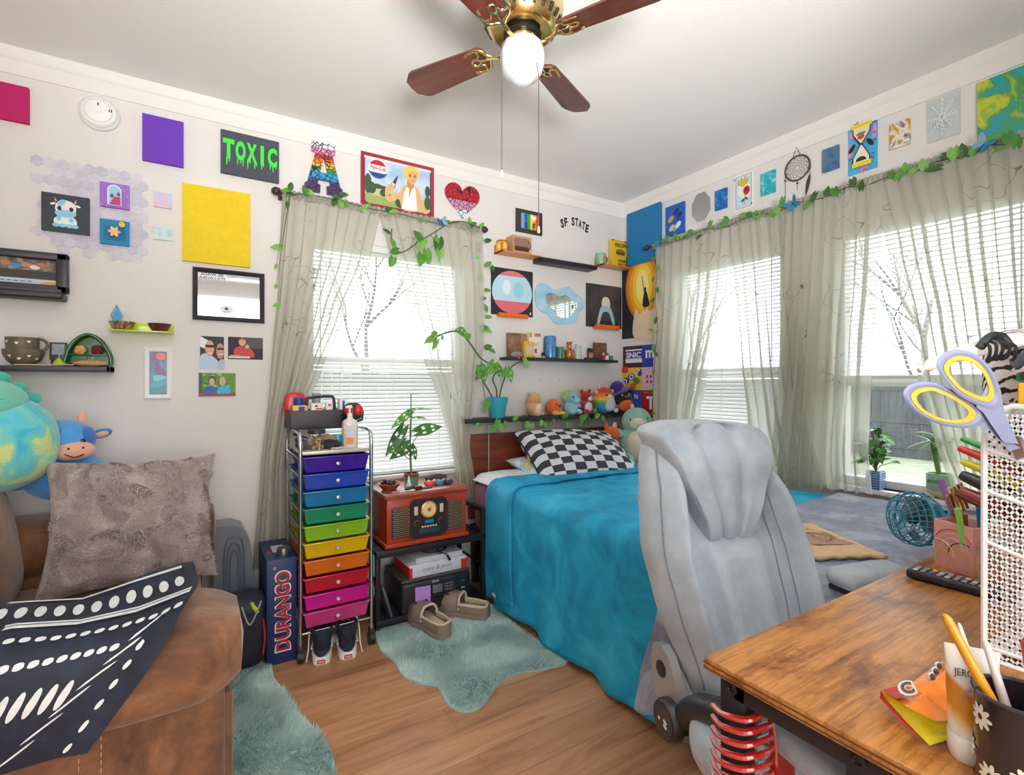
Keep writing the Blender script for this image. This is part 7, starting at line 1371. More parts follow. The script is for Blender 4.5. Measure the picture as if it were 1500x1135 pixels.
# ================================================================ COLLECTIBLES ON THE MID SHELF
def mid(px0, px1, pyt, off, d):
    a, b = A(px0, pyt, off), A(px1, pyt, off); return (a.x+b.x)/2, YA-off+d/2, b.x-a.x, (a.z+b.z)/2-MZ_
def mbox(name, label, cat, px0, px1, pyt, off, d, mat, deco=None):
    x, y, w, h = mid(px0, px1, pyt, off, d); m = MB(); m.box((x, y, MZ_+h/2), (w, d, h), mat, .001)
    if deco: deco(m, x, y-d/2-.0005, w, h)
    return tag(m.build(name, smooth=0), label, cat)
def fr(m, x, y, w, h, L):
    for k, (a, b, c, d_, mt) in enumerate(L): m.span((x-w/2+a*w, y-.0004*(k+1), MZ_+b*h), (x-w/2+c*w, y, MZ_+d_*h), mt)
mbox('art_board', 'brown toned portrait board standing at the left end of the collectibles shelf', 'picture', 743, 772, 488, .03, .008, Mramp('portrait_print', [(.35, '#4a3c3a'), (.5, '#8c6450'), (.62, '#b98a68')], 9, .5))
mbox('hourglass_box', 'small yellow box with a clear window on the collectibles shelf', 'box', 768, 782, 500, .07, .03, '#e2b028', lambda m, x, y, w, h: fr(m, x, y, w, h, [(.18, .2, .82, .75, M('#c9c2c4', .3))]))
mbox('bee_box', 'tall white box with bee stripes and a pink label on the collectibles shelf', 'box', 775, 795, 487, .04, .03, '#ece7d8', lambda m, x, y, w, h: fr(m, x, y, w, h, [(.02, .8, .2, .98, '#e2c02f'), (.1, .8, .14, .98, BLACK), (.4, .84, .85, .97, '#cf6a66'), (.3, .5, .6, .52, '#9a9a94'), (.3, .56, .7, .58, '#9a9a94'), (.4, .2, .55, .36, '#c23a34')]))
x, y, w, h = mid(799, 813, 492, .055, 0); tag(MB().lathe([(0, 0), (w*.42, 0), (w*.5, .006), (w*.5, h-.008), (w*.42, h), (0, h)], M('#5a8fd0', .25, .4, var=.4, vs=50), 24, (x, y, MZ_)).build('drink_can'), 'tall blue drinks can on the collectibles shelf', 'can')
x, y, w, h = mid(791, 801, 508, .075, 0); m = MB(); m.lathe([(0, 0), (.01, 0), (.012, .012), (0, .012)], '#c9b8a0', 16, (x, y, MZ_)); rr = random.Random(5)
for k in range(24): q, e = rr.uniform(0, 6.28), rr.uniform(.1, 1.4); d = Vector((math.cos(q)*math.cos(e), math.sin(q)*math.cos(e), math.sin(e))); leaf(m, Vector((x, y, MZ_+.012)), d, (0, 0, 1), .03, .012, LF[2])
tag(m.build('miniature_plant'), 'tiny dark green plant left of the blue can', 'plant')
x, y, w, h = mid(814, 826, 508, .06, 0); tag(MB().lathe([(0, 0), (w*.5, 0), (w*.52, h*.7), (w*.4, h*.85), (w*.4, h), (0, h)], M('#3f7a52', .12, coat=.5, var=.3, vs=80), 20, (x, y, MZ_)).build('glass_jar'), 'small green glass jar on the collectibles shelf', 'jar')
x, y, w, h = mid(827, 841, 501, .06, 0); tag(MB().lathe([(0, 0), (w*.4, 0), (w*.5, h*.2), (w*.42, h*.5), (w*.2, h*.62), (w*.2, h*.85), (w*.26, h), (0, h)], M('#a8651c', .1, coat=.6, var=.4, vs=60), 22, (x, y, MZ_)).build('amber_bottle'), 'amber glass bottle in the middle of the collectibles shelf', 'bottle')
mbox('white_card', 'white folded card standing behind the clear figurine', 'card', 838, 861, 500, .03, .006, '#e6e7ee', lambda m, x, y, w, h: fr(m, x, y, w, h, [(.1, .6, .35, .85, '#bfc3cf'), (.5, .6, .55, .75, '#55565e')]))
x, y, w, h = mid(842, 851, 508, .08, 0); tag(MB().lathe([(0, 0), (w*.5, 0), (w*.5, h*.8), (w*.3, h), (0, h)], M('#d5dccf', .1, coat=.6, alpha=.8), 20, (x, y, MZ_)).build('glass_vial'), 'clear glass vial in front of the white card', 'vial')
mbox('small_frame', 'little dark framed picture right of the white card', 'picture', 861, 870, 510, .05, .006, '#33292a', lambda m, x, y, w, h: fr(m, x, y, w, h, [(.15, .15, .85, .6, '#b98f78')]))
mbox('photo_block', 'brown photo block at the right end of the collectibles shelf', 'picture', 870, 889, 502, .03, .01, Mramp('photo_block', [(.35, '#3f4a34'), (.55, '#7a4a34'), (.7, '#a87a52')], 28, .5))
def figurine(px, pyt, off, c1, c2, label):
    x, y, w, h = mid(px-4, px+4, pyt, off, 0); m = MB(); m.lathe([(0, 0), (.014, 0), (.016, .004), (.012, .02), (.006, .032), (0, .034)], M(c1, .4), 18, (x, y, MZ_)); m.ell((x, y, MZ_+.04), (.010, .010, .011), M(c2, .4), nu=14, nv=8); m.tube([(x-.012, y-.004, MZ_+.026), (x, y-.014, MZ_+.022), (x+.012, y-.004, MZ_+.026)], .0035, M(c1, .4), 6); tag(m.build('figurine'), label, 'figurine')
figurine(884, 510, .07, '#a82430', '#d9b79a', 'small red robed figurine before the brown photo block'); figurine(895, 512, .07, '#4a8a5c', '#e6e0d8', 'small green and white figurine at the right shelf end'); figurine(889, 514, .085, '#e9e4e4', '#b8283a', 'tiny white figurine with red head between the other two')
item('shell', 'grey ribbed shell lying before the brown portrait board', 'shell', lambda m: m.ell((A(757, 520, .075).x, YA-.075, MZ_+.014), (.045, .022, .022), M('#8f8b84', .6, var=.35, vs=60), nu=20, nv=10))
item('stone_row', 'row of small pale stones along the shelf before the bee box', 'stone', lambda m: [m.ell((A(782+6*k, 521, .085).x, YA-.09, MZ_+.006), (.008, .006, .007), M('#c9b8a6', .6), nu=8, nv=6) for k in range(1)])
item('dark_tray', 'low dark tray before the little dark frame', 'tray', lambda m: m.span((A(858, 521, .08).x, YA-.09, MZ_), (A(880, 521, .08).x, YA-.06, MZ_+.012), '#3a2b30', .002))
# ================================================================ PLUSH TOYS
def plush_mat(c): return M(c, .95, var=.1, vs=40, sheen=.5, bp=.5, bs=350)
EYE = M('#16161a', .15)
class Plush:
    def __init__(s, label, loc, rz=0, name='plush_toy'): s.t = thing(name, label, 'plush toy', loc, rz)
    def p(s, name, c, r, mat, rot=(0, 0, 0), p=1, fn=None):
        m = MB(); m.ell(c, r, mat if not isinstance(mat, str) else plush_mat(mat), rot, 26, 16, fn, p); return m.build(name, s.t, local=True, smooth=80)
    def eyes(s, pts, r, mat=EYE):
        for c in pts: m = MB(); m.ell(c, (r, r*.6, r), mat, nu=12, nv=8); m.build('eye', s.t, local=True)
def onshelf(px, off=.07): return (A(px, 600, off).x, YA-off, LZ)
k = Plush('tan plush animal with pale belly, leftmost on the long shelf', onshelf(782), .5); k.p('body', (0, 0, .055), (.052, .048, .058), '#d7a878'); k.p('belly', (-.005, -.03, .045), (.036, .026, .038), '#e9dccb'); k.p('head', (-.004, -.004, .105), (.05, .046, .038), '#d9aa7a'); k.p('ear', (-.035, .01, .125), (.018, .012, .024), '#c48f5f', (0, -.5, 0)); k.p('ear', (.03, .012, .125), (.018, .012, .024), '#c48f5f', (0, .5, 0)); k.p('foot', (-.03, -.035, .014), (.02, .024, .014), '#d7a878'); k.p('foot', (.028, -.035, .014), (.02, .024, .014), '#d7a878'); k.p('arm', (.05, -.01, .06), (.018, .018, .032), '#d7a878', (0, -.5, 0))
k = Plush('small orange plush bird with yellow feet on the long shelf', onshelf(811), .15); k.p('body', (0, 0, .05), (.052, .046, .055), '#e0682c', p=.9); k.p('beak', (.008, -.044, .058), (.012, .014, .007), '#3a2a20'); k.eyes([(-.016, -.041, .068), (.03, -.036, .068)], .006); k.p('foot', (-.02, -.04, .014), (.026, .026, .015), '#efb93a', (0, 0, .3)); k.p('foot', (.034, -.038, .012), (.03, .024, .013), '#f0c04a', (0, 0, -.3))
k = Plush('pale blue plush dinosaur with green back on the long shelf', onshelf(836, .065), .1); k.p('body', (0, 0, .045), (.05, .042, .05), '#9fd0e6'); k.p('head', (.0, -.012, .105), (.044, .042, .04), '#8cc8d6'); k.p('crest', (-.008, .016, .115), (.045, .034, .042), '#a6c65c'); k.p('muzzle', (.012, -.046, .094), (.026, .018, .02), '#a9dbe8'); k.eyes([(-.02, -.046, .115)], .007); k.p('arm', (.05, -.02, .058), (.024, .016, .016), '#9fd0e6', (0, .5, 0)); k.p('leg', (-.03, -.04, .018), (.022, .026, .018), '#9fd0e6'); k.p('leg', (.035, -.04, .018), (.022, .026, .018), '#9fd0e6')
k = Plush('red plush bear with white tummy on the long shelf', onshelf(858, .075), .05); k.p('body', (0, 0, .048), (.044, .04, .05), '#a61a2a'); k.p('tummy', (0, -.026, .046), (.033, .022, .036), '#ece6e6'); k.p('head', (0, -.008, .115), (.044, .04, .038), '#b01c2c'); k.p('ear', (-.034, .0, .15), (.014, .010, .015), '#b01c2c'); k.p('ear', (.034, .0, .15), (.014, .010, .015), '#b01c2c'); k.p('muzzle', (.002, -.042, .104), (.02, .014, .015), '#f0e8e4'); k.p('nose', (.002, -.056, .109), (.005, .004, .004), '#2a1a1c'); k.eyes([(-.014, -.043, .122), (.017, -.043, .122)], .0055); k.p('arm', (-.042, -.015, .065), (.014, .016, .028), '#a61a2a', (0, .6, 0)); k.p('arm', (.044, -.015, .065), (.014, .016, .028), '#a61a2a', (0, -.6, 0)); k.p('foot', (-.03, -.042, .016), (.018, .024, .018), '#a61a2a'); k.p('foot', (.034, -.042, .016), (.018, .024, .018), '#a61a2a')
def bandmat(name, stops, lo, hi):
    m, nt, b = newmat(name); v = coords(nt); s_ = N(nt, 'ShaderNodeSeparateXYZ'); nt.links.new(v, s_.inputs[0]); mr = N(nt, 'ShaderNodeMapRange'); mr.inputs['From Min'].default_value = lo; mr.inputs['From Max'].default_value = hi; nt.links.new(s_.outputs['Z'], mr.inputs['Value']); nt.links.new(ramp(nt, mr.outputs[0], stops), b.inputs['Base Color']); b.inputs['Roughness'].default_value = .95; b.inputs['Sheen Weight'].default_value = .4; return m
k = Plush('rainbow striped plush cow with white belly on the long shelf', onshelf(884, .075), .1); k.p('body', (0, 0, .088), (.082, .06, .09), bandmat('rainbow_plush', [(0, '#3a6ac8'), (.25, '#2f9fc8'), (.42, '#4fae5a'), (.55, '#e8c93a'), (.68, '#ea7a2c'), (.85, '#c9302c')], 0, .178), p=.85); k.p('belly', (.012, -.042, .062), (.054, .028, .05), '#d9dcf0'); k.p('muzzle', (.002, -.058, .115), (.024, .012, .014), '#eadfd8'); k.eyes([(-.03, -.056, .124), (.034, -.054, .126)], .007)
for s_ in (-1, 1): k.p('ear', (s_*.075, -.005, .145), (.024, .012, .015), '#d9a8a0', (0, -s_*.5, 0)); k.p('horn', (s_*.04, .0, .178), (.008, .008, .014), '#f0e6da')
k = Plush('black plush bird with purple witch hat and orange belly on the long shelf', onshelf(910, .062), -.15); k.p('body', (0, 0, .078), (.085, .055, .08), '#1e1d26', p=.85); k.p('belly', (.01, -.04, .05), (.062, .028, .045), '#e2651e'); k.p('hat_brim', (-.012, -.01, .148), (.092, .06, .010), '#4a2f9a', (0, -.42, 0)); k.p('hat_crown', (-.03, .01, .175), (.052, .042, .045), '#3d2888', (0, -.4, 0)); k.p('hat_bow', (-.008, -.042, .165), (.016, .008, .012), '#c8408a'); k.p('beak', (.005, -.056, .112), (.012, .010, .005), '#e07a2c'); k.eyes([(-.024, -.05, .122), (.032, -.05, .122)], .008, M('#e8e8ee', .3)); k.eyes([(-.024, -.055, .122), (.032, -.055, .122)], .005)
k = Plush('little white and red plush leaning between rainbow cow and black bird', onshelf(902, .105), .2); k.p('body', (0, 0, .022), (.02, .018, .022), '#f0ecec'); k.p('cap', (-.002, 0, .045), (.026, .022, .016), '#d23a3c')
# big mint dinosaur plush sitting at the head of the bed, orange one tucked beside it
c = atY(935, 640, 2.40); k = Plush('large mint green plush dinosaur with cream belly at the head of the bed', (c.x, 2.42, BT+.0), -.45, 'plush_toy'); MI = '#9ccbb8'; k.p('body', (0, 0, .13), (.12, .10, .14), MI); k.p('belly', (-.005, -.05, .125), (.085, .07, .115), '#ece0c9'); k.p('head', (0, -.01, .285), (.10, .09, .092), MI); k.p('snout', (-.012, -.078, .275), (.058, .036, .042), '#efe4cf'); k.eyes([(-.062, -.074, .30), (.042, -.083, .308)], .008); k.p('arm', (-.135, -.03, .21), (.048, .028, .028), MI, (0, .35, 0)); k.p('arm', (.13, -.02, .21), (.055, .03, .03), MI, (0, -.6, 0)); k.p('leg', (-.085, -.09, .04), (.045, .06, .042), MI); k.p('leg', (.085, -.09, .04), (.045, .06, .042), MI); k.p('horn', (-.02, .02, .382), (.014, .014, .018), '#e6ddc8')
c = atY(898, 646, 2.46); k = Plush('orange plush fox tucked between the checkered pillow and mint dinosaur', (c.x, 2.50, BT+.02), 0); k.p('body', (0, 0, .11), (.08, .06, .11), '#d9571e'); k.p('head', (0, -.03, .19), (.062, .05, .045), '#e0622a'); k.p('ear', (-.04, -.02, .235), (.018, .010, .024), '#e0622a'); k.p('ear', (.035, -.02, .235), (.018, .010, .024), '#f0e4d8')
# sofa plush
TIE = Mramp('tie_dye_plush', [(.3, '#2fb0c8'), (.45, '#62c8d8'), (.56, '#7fd0b8'), (.66, '#d8df86'), (.8, '#4fb8d0')], 11, .95, detail=5, dist=.7, sheen=.4); MT = '#6fcbb4'
k = Plush('big turquoise tie-dye plush dinosaur on the sofa back at the left edge', (-.60, 2.30, .80), .35); k.p('body', (0, 0, .155), (.20, .17, .165), TIE, p=.85, fn=lambda v: v+Vector((.006*nz(v.x*9, v.y*9, v.z*9), 0, .006*nz(v.z*9, v.x*9, 4)))); k.p('head', (-.03, -.02, .29), (.15, .14, .085), MT)
for x_, y_, z_, r_ in ((.045, .02, .365, .034), (.095, .02, .335, .026), (.13, .015, .30, .026), (.205, .0, .165, .024)): k.p('spike', (x_, y_, z_), (r_, r_*.7, r_*.8), '#3fb9a4')
m = MB(); m.tube(pathsmooth([(.0, -.15, .305), (.025, -.145, .303), (.05, -.133, .30)], 4), .0025, M('#1b3a44'), 6); m.build('stitched_smile', k.t, local=True)
c = atY(92, 655, 2.42); k = Plush('blue plush cow with peach horns sitting behind the fur cushion', (c.x, 2.42, .735), .35); BL = '#4f9fe0'; k.p('body', (0.01, .02, .08), (.12, .08, .09), BL); k.p('head', (0, 0, .205), (.095, .08, .08), BL); k.p('muzzle', (.018, -.062, .175), (.062, .034, .036), '#e9b096'); k.p('patch', (-.038, -.035, .228), (.045, .04, .045), '#2f6cc0'); k.p('patch', (.055, -.03, .22), (.035, .04, .04), '#2f6cc0'); k.eyes([(-.022, -.072, .212), (.042, -.07, .208)], .009)
for s_ in (-1, 1): k.p('horn', (s_*.055, .0, .285), (.016, .015, .026), '#eeb39a'); k.p('ear', (s_*.115, .01, .225), (.034, .012, .018), '#3a7cc8', (0, -s_*.25, 0)); k.p('inner_ear', (s_*.113, .0, .223), (.022, .008, .011), '#e9b096', (0, -s_*.25, 0)); k.p('arm', (s_*.11, -.04, .085), (.05, .03, .03), '#3a8fd8', (0, s_*.3, 0)); k.p('nostril', (.018+s_*.02, -.094, .186), (.004, .003, .004), '#3a2a2c')
m = MB(); m.tube(pathsmooth([(-.012, -.094, .168), (.012, -.099, .155), (.04, -.094, .162)], 4), .0022, M('#3a2426'), 6); m.build('stitched_smile', k.t, local=True)
# ================================================================ WINDOW SILL PLANTS (wall B)
SX = XB+.0; sz = WB[1][2]; y = atX(1283, 708, SX).y; t = thing('potted_pothos', 'bushy pothos in a blue tiled square pot on the right window sill', 'plant', (SX, y, sz)); m = MB()
TILE = newmat('blue_tiles'); nt = TILE[1]; v = coords(nt, (1, 1, 1)); br = N(nt, 'ShaderNodeTexBrick', Scale=1.0); br.offset = 0; br.inputs['Brick Width'].default_value = .011; br.inputs['Row Height'].default_value = .011; br.inputs['Mortar Size'].default_value = .0012; br.inputs['Color1'].default_value = lin('#1d3a78'); br.inputs['Color2'].default_value = lin('#2d5fa0'); br.inputs['Mortar'].default_value = lin('#9fb4cc')
sxy = N(nt, 'ShaderNodeSeparateXYZ'); nt.links.new(v, sxy.inputs[0]); ad = N(nt, 'ShaderNodeMath', operation='ADD'); nt.links.new(sxy.outputs['X'], ad.inputs[0]); nt.links.new(sxy.outputs['Y'], ad.inputs[1]); cb = N(nt, 'ShaderNodeCombineXYZ'); nt.links.new(ad.outputs[0], cb.inputs['X']); nt.links.new(sxy.outputs['Z'], cb.inputs['Y']); nt.links.new(cb.outputs[0], br.inputs['Vector']); nt.links.new(br.outputs['Color'], TILE[2].inputs['Base Color']); TILE[2].inputs['Roughness'].default_value = .2
m.box((SX, y, sz+.04), (.058, .058, .08), TILE[0], .003); m.build('tiled_pot', t); m = MB(); m.box((SX, y, sz+.08), (.05, .05, .004), '#4a3426'); m.build('soil', t); rr = random.Random(4); m = MB(); lm = MB()
for k in range(46):
    h = rr.uniform(.04, .20); q = rr.uniform(0, 6.28); r_ = rr.uniform(.02, .075)*(.6+.6*math.sin(PI*min(1, h/.2))); p = Vector((SX-.01+r_*.6*math.cos(q), y+r_*math.sin(q), sz+.08+h))
    m.tube([(SX, y, sz+.08), (SX+r_*.2*math.cos(q), y+r_*.3*math.sin(q), sz+.08+h*.6), p], .0018, STEM, 5); leaf(lm, p, (math.cos(q)*.8-.3, math.sin(q), rr.uniform(-.6, .4)), (-.5, 0, 1), rr.uniform(.035, .055), rr.uniform(.026, .036), LF[rr.choice((0, 0, 1, 2, 2))], .2, .25, .25)
m.build('stems', t); lm.build('leaves', t)
y = atX(1378, 712, SX).y; t = thing('potted_bamboo', 'small bamboo palm in a sage green pot on animal feet on the right window sill', 'plant', (SX, y, sz)); m = MB(); m.lathe([(0, .035), (.045, .035), (.048, .04), (.048, .105), (.043, .105), (.043, .05), (0, .05)], M('#8db39a', .4), 32, (SX, y, sz)); m.build('pot', t)
m = MB(); m.ell((SX+.0, y-.03, sz+.035), (.045, .085, .035), M('#d8c3a4', .6, var=.1)); m.build('animal_base', t)
for dy_ in (.03, -.09): m = MB(); m.lathe([(0, 0), (.016, 0), (.014, .03), (0, .03)], M('#d8c3a4', .6), 14, (SX-.012, y+dy_, sz)); m.build('foot', t)
m = MB(); m.text('BLOOM', (SX-.0487, y+.004, sz+.075), (0, -1, 0), (0, 0, 1), .013, '#2c2c2c', .01, 0, .05); m.build('lettering', t, smooth=0)
m = MB(); lm = MB()
for k in range(3): m.tube([(SX-.008+.008*k, y+.006*k, sz+.1), (SX-.012+.008*k, y+.012*k+.01, sz+.2+.02*k)], .006, M('#6f8a3c', .5), 8)
for k in range(26): p = Vector((SX-.01, y+.01, sz+.2+.02*(k % 4))); q = rr.uniform(0, 6.28); e = rr.uniform(-.2, .9); leaf(lm, p, (math.cos(q)*.6-.2, math.sin(q), e), (0, 0, 1), rr.uniform(.07, .12), .014, LF[rr.choice((0, 1, 3))], .2, .35, 0)
m.build('stems', t); lm.build('leaves', t)
# ================================================================ ON AND AT THE DESK
D0 = DZ
# red claw clip gripping the desk leg
RC = M('#c4241e', .08, coat=.8, trans=.35); lx, ly = dx0+.03, dy1-.035
t = thing('claw_clip', 'large translucent red claw clip gripped on the front desk leg', 'hair clip', (lx, ly, .5)); m = MB()
zt, zb = .715, .505
m.tube(pathsmooth([(lx+.018, ly-.034, zt), (lx+.03, ly-.036, .64), (lx+.03, ly-.036, .58), (lx+.016, ly-.034, zb)], 6), .005, RC, 8, flat=.8); m.build('spine', t)
for k in range(11):
    z = zb+.012+k*.0165; b_ = .006*math.sin(PI*k/10); m = MB(); m.tube(pathsmooth([(lx+.026, ly-.036, z), (lx+.004, ly-.034-b_, z+.004), (lx-.022-b_, ly-.028, z+.002), (lx-.030-b_, ly+.004, z-.004), (lx-.022, ly+.026, z-.006)], 4), [.0052]*12+[.004]*5, RC, 8, flat=.8); m.build('tooth', t)
m = MB(); m.slab(smooth2([(0, -.018), (.030, -.032), (.046, -.010), (.05, .02), (.040, .044), (.02, .024), (0, .014)], 3), (lx+.028, ly-.036, .605), (.96, .0, -.25), (.0, .25, .97), .005, RC); m.build('grip', t, smooth=30)
# remote control
a, b = atZ(1332, 836, D0+.01), atZ(1432, 862, D0+.01); d = (b-a); d.z = 0; d.normalize(); rzz = math.atan2(d.y, d.x); rc = a+d*.085
t = thing('remote_control', 'black television remote lying at the far edge of the wooden desk', 'remote', (rc.x, rc.y, D0), rzz); m = MB(); m.box((0, 0, .0105), (.17, .042, .018), '#232226', .006, 3); m.build('remote_body', t, local=True)
for i in range(11):
    for j in range(3):
        c = '#8f9096' if (i+j) % 4 else '#c9cacd'
        if i == 2: c = ('#2f5fc0', '#c03a34', '#d8b23a')[j]
        m = MB(); m.box((-.070+.013*i, -.012+.012*j, .0205), (.008, .008, .003), c, .001); m.build('button', t, local=True)
# teal clip fan
TF = M('#2f86a0', .4); DK_ = M('#2f3338', .4); fc = Vector((1.545, .545, .808)); ax = Vector((-.80, .52, .05)).normalized(); X = Matrix.Translation(fc) @ ax.to_track_quat('Z', 'Y').to_matrix().to_4x4(); XF = lambda x, y, z: X @ Vector((x, y, z))
t = thing('clip_fan', 'small teal clip-on fan with wire cage at the back edge of the desk', 'fan', (fc.x, fc.y, D0)); R_ = .066
m = MB()
for (r, z, w) in ((R_, 0, .003), (R_*.97, .018, .0012), (R_*.86, .030, .0012), (R_*.66, .038, .0012), (R_*.42, .042, .0012), (R_*.2, .043, .003), (R_*.98, -.02, .0012), (R_*.84, -.034, .0012), (R_*.6, -.042, .0012)): m.tube([XF(r*math.cos(q), r*math.sin(q), z) for q in [2*PI*i/40 for i in range(40)]], w, TF, 6, True)
for k in range(28):
    q = 2*PI*k/28; m.tube([XF(r*math.cos(q+tw), r*math.sin(q+tw), z) for r, z, tw in ((R_*.2, .043, 0), (R_*.5, .041, .05), (R_*.8, .033, .1), (R_, .0, .14), (R_*.95, -.025, .14), (R_*.6, -.042, .14), (R_*.4, -.043, .14))], .0011, TF, 5)
m.build('wire_cage', t)
for k in range(4):
    q = PI/2*k; m = MB(); m.grid(lambda u, v: XF((.012+.043*v)*math.cos(q+(u-.5)*1.1*(.7+.4*v)), (.012+.043*v)*math.sin(q+(u-.5)*1.1*(.7+.4*v)), -.004+.016*(u-.5)), 8, 6, M('#55585c', .3)); m.build('fan_blade', t)
m = MB(); m.lathe([(0, -.004), (.013, -.004), (.013, .012), (.008, .018), (0, .019)], DK_, 20, X=X); m.build('hub', t); m = MB(); m.lathe([(.0, -.085), (.026, -.083), (.034, -.072), (.036, -.04), (0, -.04)], TF, 28, X=X); m.build('motor_housing', t)
for k in range(8): q = 2*PI*k/8; m = MB(); m.box(XF(.0345*math.cos(q), .0345*math.sin(q), -.058), (.006, .006, .012), DK_, .001); m.build('vent_slot', t)
m = MB(); e = XF(0, 0, -.06); cl = Vector((1.62, .47, D0)); m.tube([e, e+Vector((.02, -.03, -.03)), cl+Vector((0, 0, .02))], .009, DK_, 8); m.box(cl+Vector((0, 0, .012)), (.04, .05, .024), DK_, .004); m.build('clamp', t); m = MB(); m.tube(pathsmooth([XF(0, .0, -.08), (1.56, .47, .80), (1.47, .475, .79), (1.45, .47, .765), (1.5, .46, .749)], 6), .0022, M('#c9ccd2', .4), 6); m.build('cord', t)
# pink art cup with its contents
pc = Vector((1.425, .405, D0)); t = thing('pen_cup', 'square pink painted pen cup with arches behind the remote', 'pen cup', tuple(pc), math.radians(-20)); w = .04; PK = M('#d79a92', .6, var=.08, vs=70); m = MB()
for (x, y, sx_, sy_) in ((0, -w, 2*w, .004), (0, w, 2*w, .004), (-w, 0, .004, 2*w), (w, 0, .004, 2*w)): m.box((x, y, .052), (sx_, sy_, .104), PK, .001)
m.box((0, 0, .003), (2*w, 2*w, .006), PK); m.build('cup_body', t, local=True)
m = MB()
def arch(cx, cz, r, mt, side):
    pts = [(cx+r*math.cos(q), cz+r*math.sin(q)) for q in [PI*i/14 for i in range(15)]]; pts = [(x, z) for x, z in pts if abs(x) < w-.002]
    if len(pts) > 2: m.tube([((x, -w-.0025, z) if side == 0 else (-w-.0025, x, z)) for x, z in pts], .0014, mt, 5, flat=.6)
for side in (0, 1):
    for cx, cz, r, c in ((0, .05, .04, '#c8463c'), (.0, .05, .03, '#d9b0a8'), (-.02, .035, .03, '#3a3030'), (.03, .03, .032, '#e9d6c8'), (.0, .015, .036, '#c2b02c'), (.02, .01, .03, '#d8a02c'), (0, .05, .02, '#d9b0a8')): arch(cx, cz, r, M(c, .6), side)
m.build('painted_arches', t, local=True)
def rotp(x, y, z): q = math.radians(-20); return pc+Vector((x*math.cos(q)-y*math.sin(q), x*math.sin(q)+y*math.cos(q), z))
tag(MB().tube([rotp(.015, .0, .01), atD(1378, 704, 1.20)], .0045, M('#8a5a9e', .6), 10, flat=2.2).build('nail_file'), 'purple nail file standing in the pink pen cup', 'nail file')
m = MB()
for k in range(9): p = rotp(-.014+.010*(k % 5), .02-.012*(k//5), .112+.004*k); m.tube([p+Vector((.0, 0, 0)), p+Vector((-.012-.002*k, .008, .045))], .0028, M(('#c9832a', '#9a5a1c', '#e0a84a')[k % 3], .25, .7), 8)
m.tube([rotp(0, .01, .02), rotp(-.005, .012, .12)], .012, M('#a8641f', .3, .6), 8); tag(m.build('gold_bangle_bundle'), 'bundle of copper and gold sticks in the pink pen cup', 'bundle')
tag(MB().tube([rotp(.03, -.01, .02), rotp(.02, -.01, .13), rotp(.012, -.01, .145)], [.006, .008, .005], M('#2a7fc0', .3), 10).build('blue_pen'), 'blue capped pen in the pink pen cup', 'pen')
tag(MB().tube([rotp(-.03, -.02, .02), rotp(-.05, -.015, .14)], [.006, .006], M('#8fd86a', .2, coat=.6), 10).build('green_pen'), 'clear green pen leaning left in the pink pen cup', 'pen')
# crumpled clear bottle
bp_ = atZ(1437, 868, D0); t = thing('water_bottle', 'crumpled clear plastic water bottle beside the white mesh organizer', 'bottle', (bp_.x+.012, bp_.y-.02, D0)); CP = M('#e6ebee', .05, trans=.85, alpha=.55)
m = MB(); m.lathe([(0, 0), (.024, 0), (.029, .006), (.027, .018), (.03, .028), (.026, .04), (.03, .052), (.027, .066), (.03, .08), (.026, .098), (.014, .116), (.012, .13)], CP, 24, (bp_.x+.012, bp_.y-.02, D0)); m.build('bottle_body', t); m = MB(); m.lathe([(0, .128), (.014, .128), (.014, .142), (0, .143)], '#f2f3f5', 18, (bp_.x+.012, bp_.y-.02, D0)); m.build('cap', t)
item('purple_card', 'lilac card lying on the desk beside the water bottle', 'card', lambda m: m.box((bp_.x-.035, bp_.y-.045, D0+.002), (.05, .04, .003), '#b9a6d8', .001, rot=(0, 0, .5)))
# white wire mesh organizer: real diamond mesh walls
MW = M('#f0f1f4', .35); ox0, ox1, oy0, oy1, oz0, oz1 = .985, 1.085, -.06, .262, D0+.002, 1.118
t = thing('mesh_organizer', 'tall white wire mesh desk organizer at the right edge of the desk', 'organizer', ((ox0+ox1)/2, (oy0+oy1)/2, D0))
def mesh_panel(m, o, ux, uy, W_, H_, st=.0108, r=.0010, corner=0):
    o, ux, uy = Vector(o), Vector(ux), Vector(uy); n = ux.cross(uy)
    asp = 1.35; k = -H_/asp
    while k < W_:
        for s_ in (1, -1):
            a0, a1 = (k, k+H_/asp); 
            xa = max(0, a0); xb = min(W_, a1)
            if xb <= xa: continue
            za, zb_ = (xa-a0)*asp, (xb-a0)*asp
            if s_ < 0: za, zb_ = H_-za, H_-zb_
            if corner and 0:
                pass
            p, q = o+ux*xa+uy*za, o+ux*xb+uy*zb_; L = (q-p).normalized(); sd = L.cross(n).normalized()*r*1.5
            m.add([p-sd, p+sd, q+sd, q-sd, p-sd+n*r, p+sd+n*r, q+sd+n*r, q-sd+n*r], [[0, 1, 2, 3], [4, 7, 6, 5], [0, 4, 5, 1], [2, 6, 7, 3], [1, 5, 6, 2], [3, 7, 4, 0]], MW)
        k += st
m = MB(); mesh_panel(m, (ox0, oy1-.004, oz0), (0, -1, 0), (0, 0, 1), oy1-oy0-.004, oz1-oz0-.012); m.build('side_mesh', t, smooth=0)
m = MB(); mesh_panel(m, (ox1, oy1-.004, oz0), (0, -1, 0), (0, 0, 1), oy1-oy0-.004, oz1-oz0-.012); m.build('side_mesh', t, smooth=0)
m = MB(); mesh_panel(m, (ox0, oy0+.002, oz0), (1, 0, 0), (0, 0, 1), ox1-ox0, oz1-oz0-.02); m.build('back_mesh', t, smooth=0)
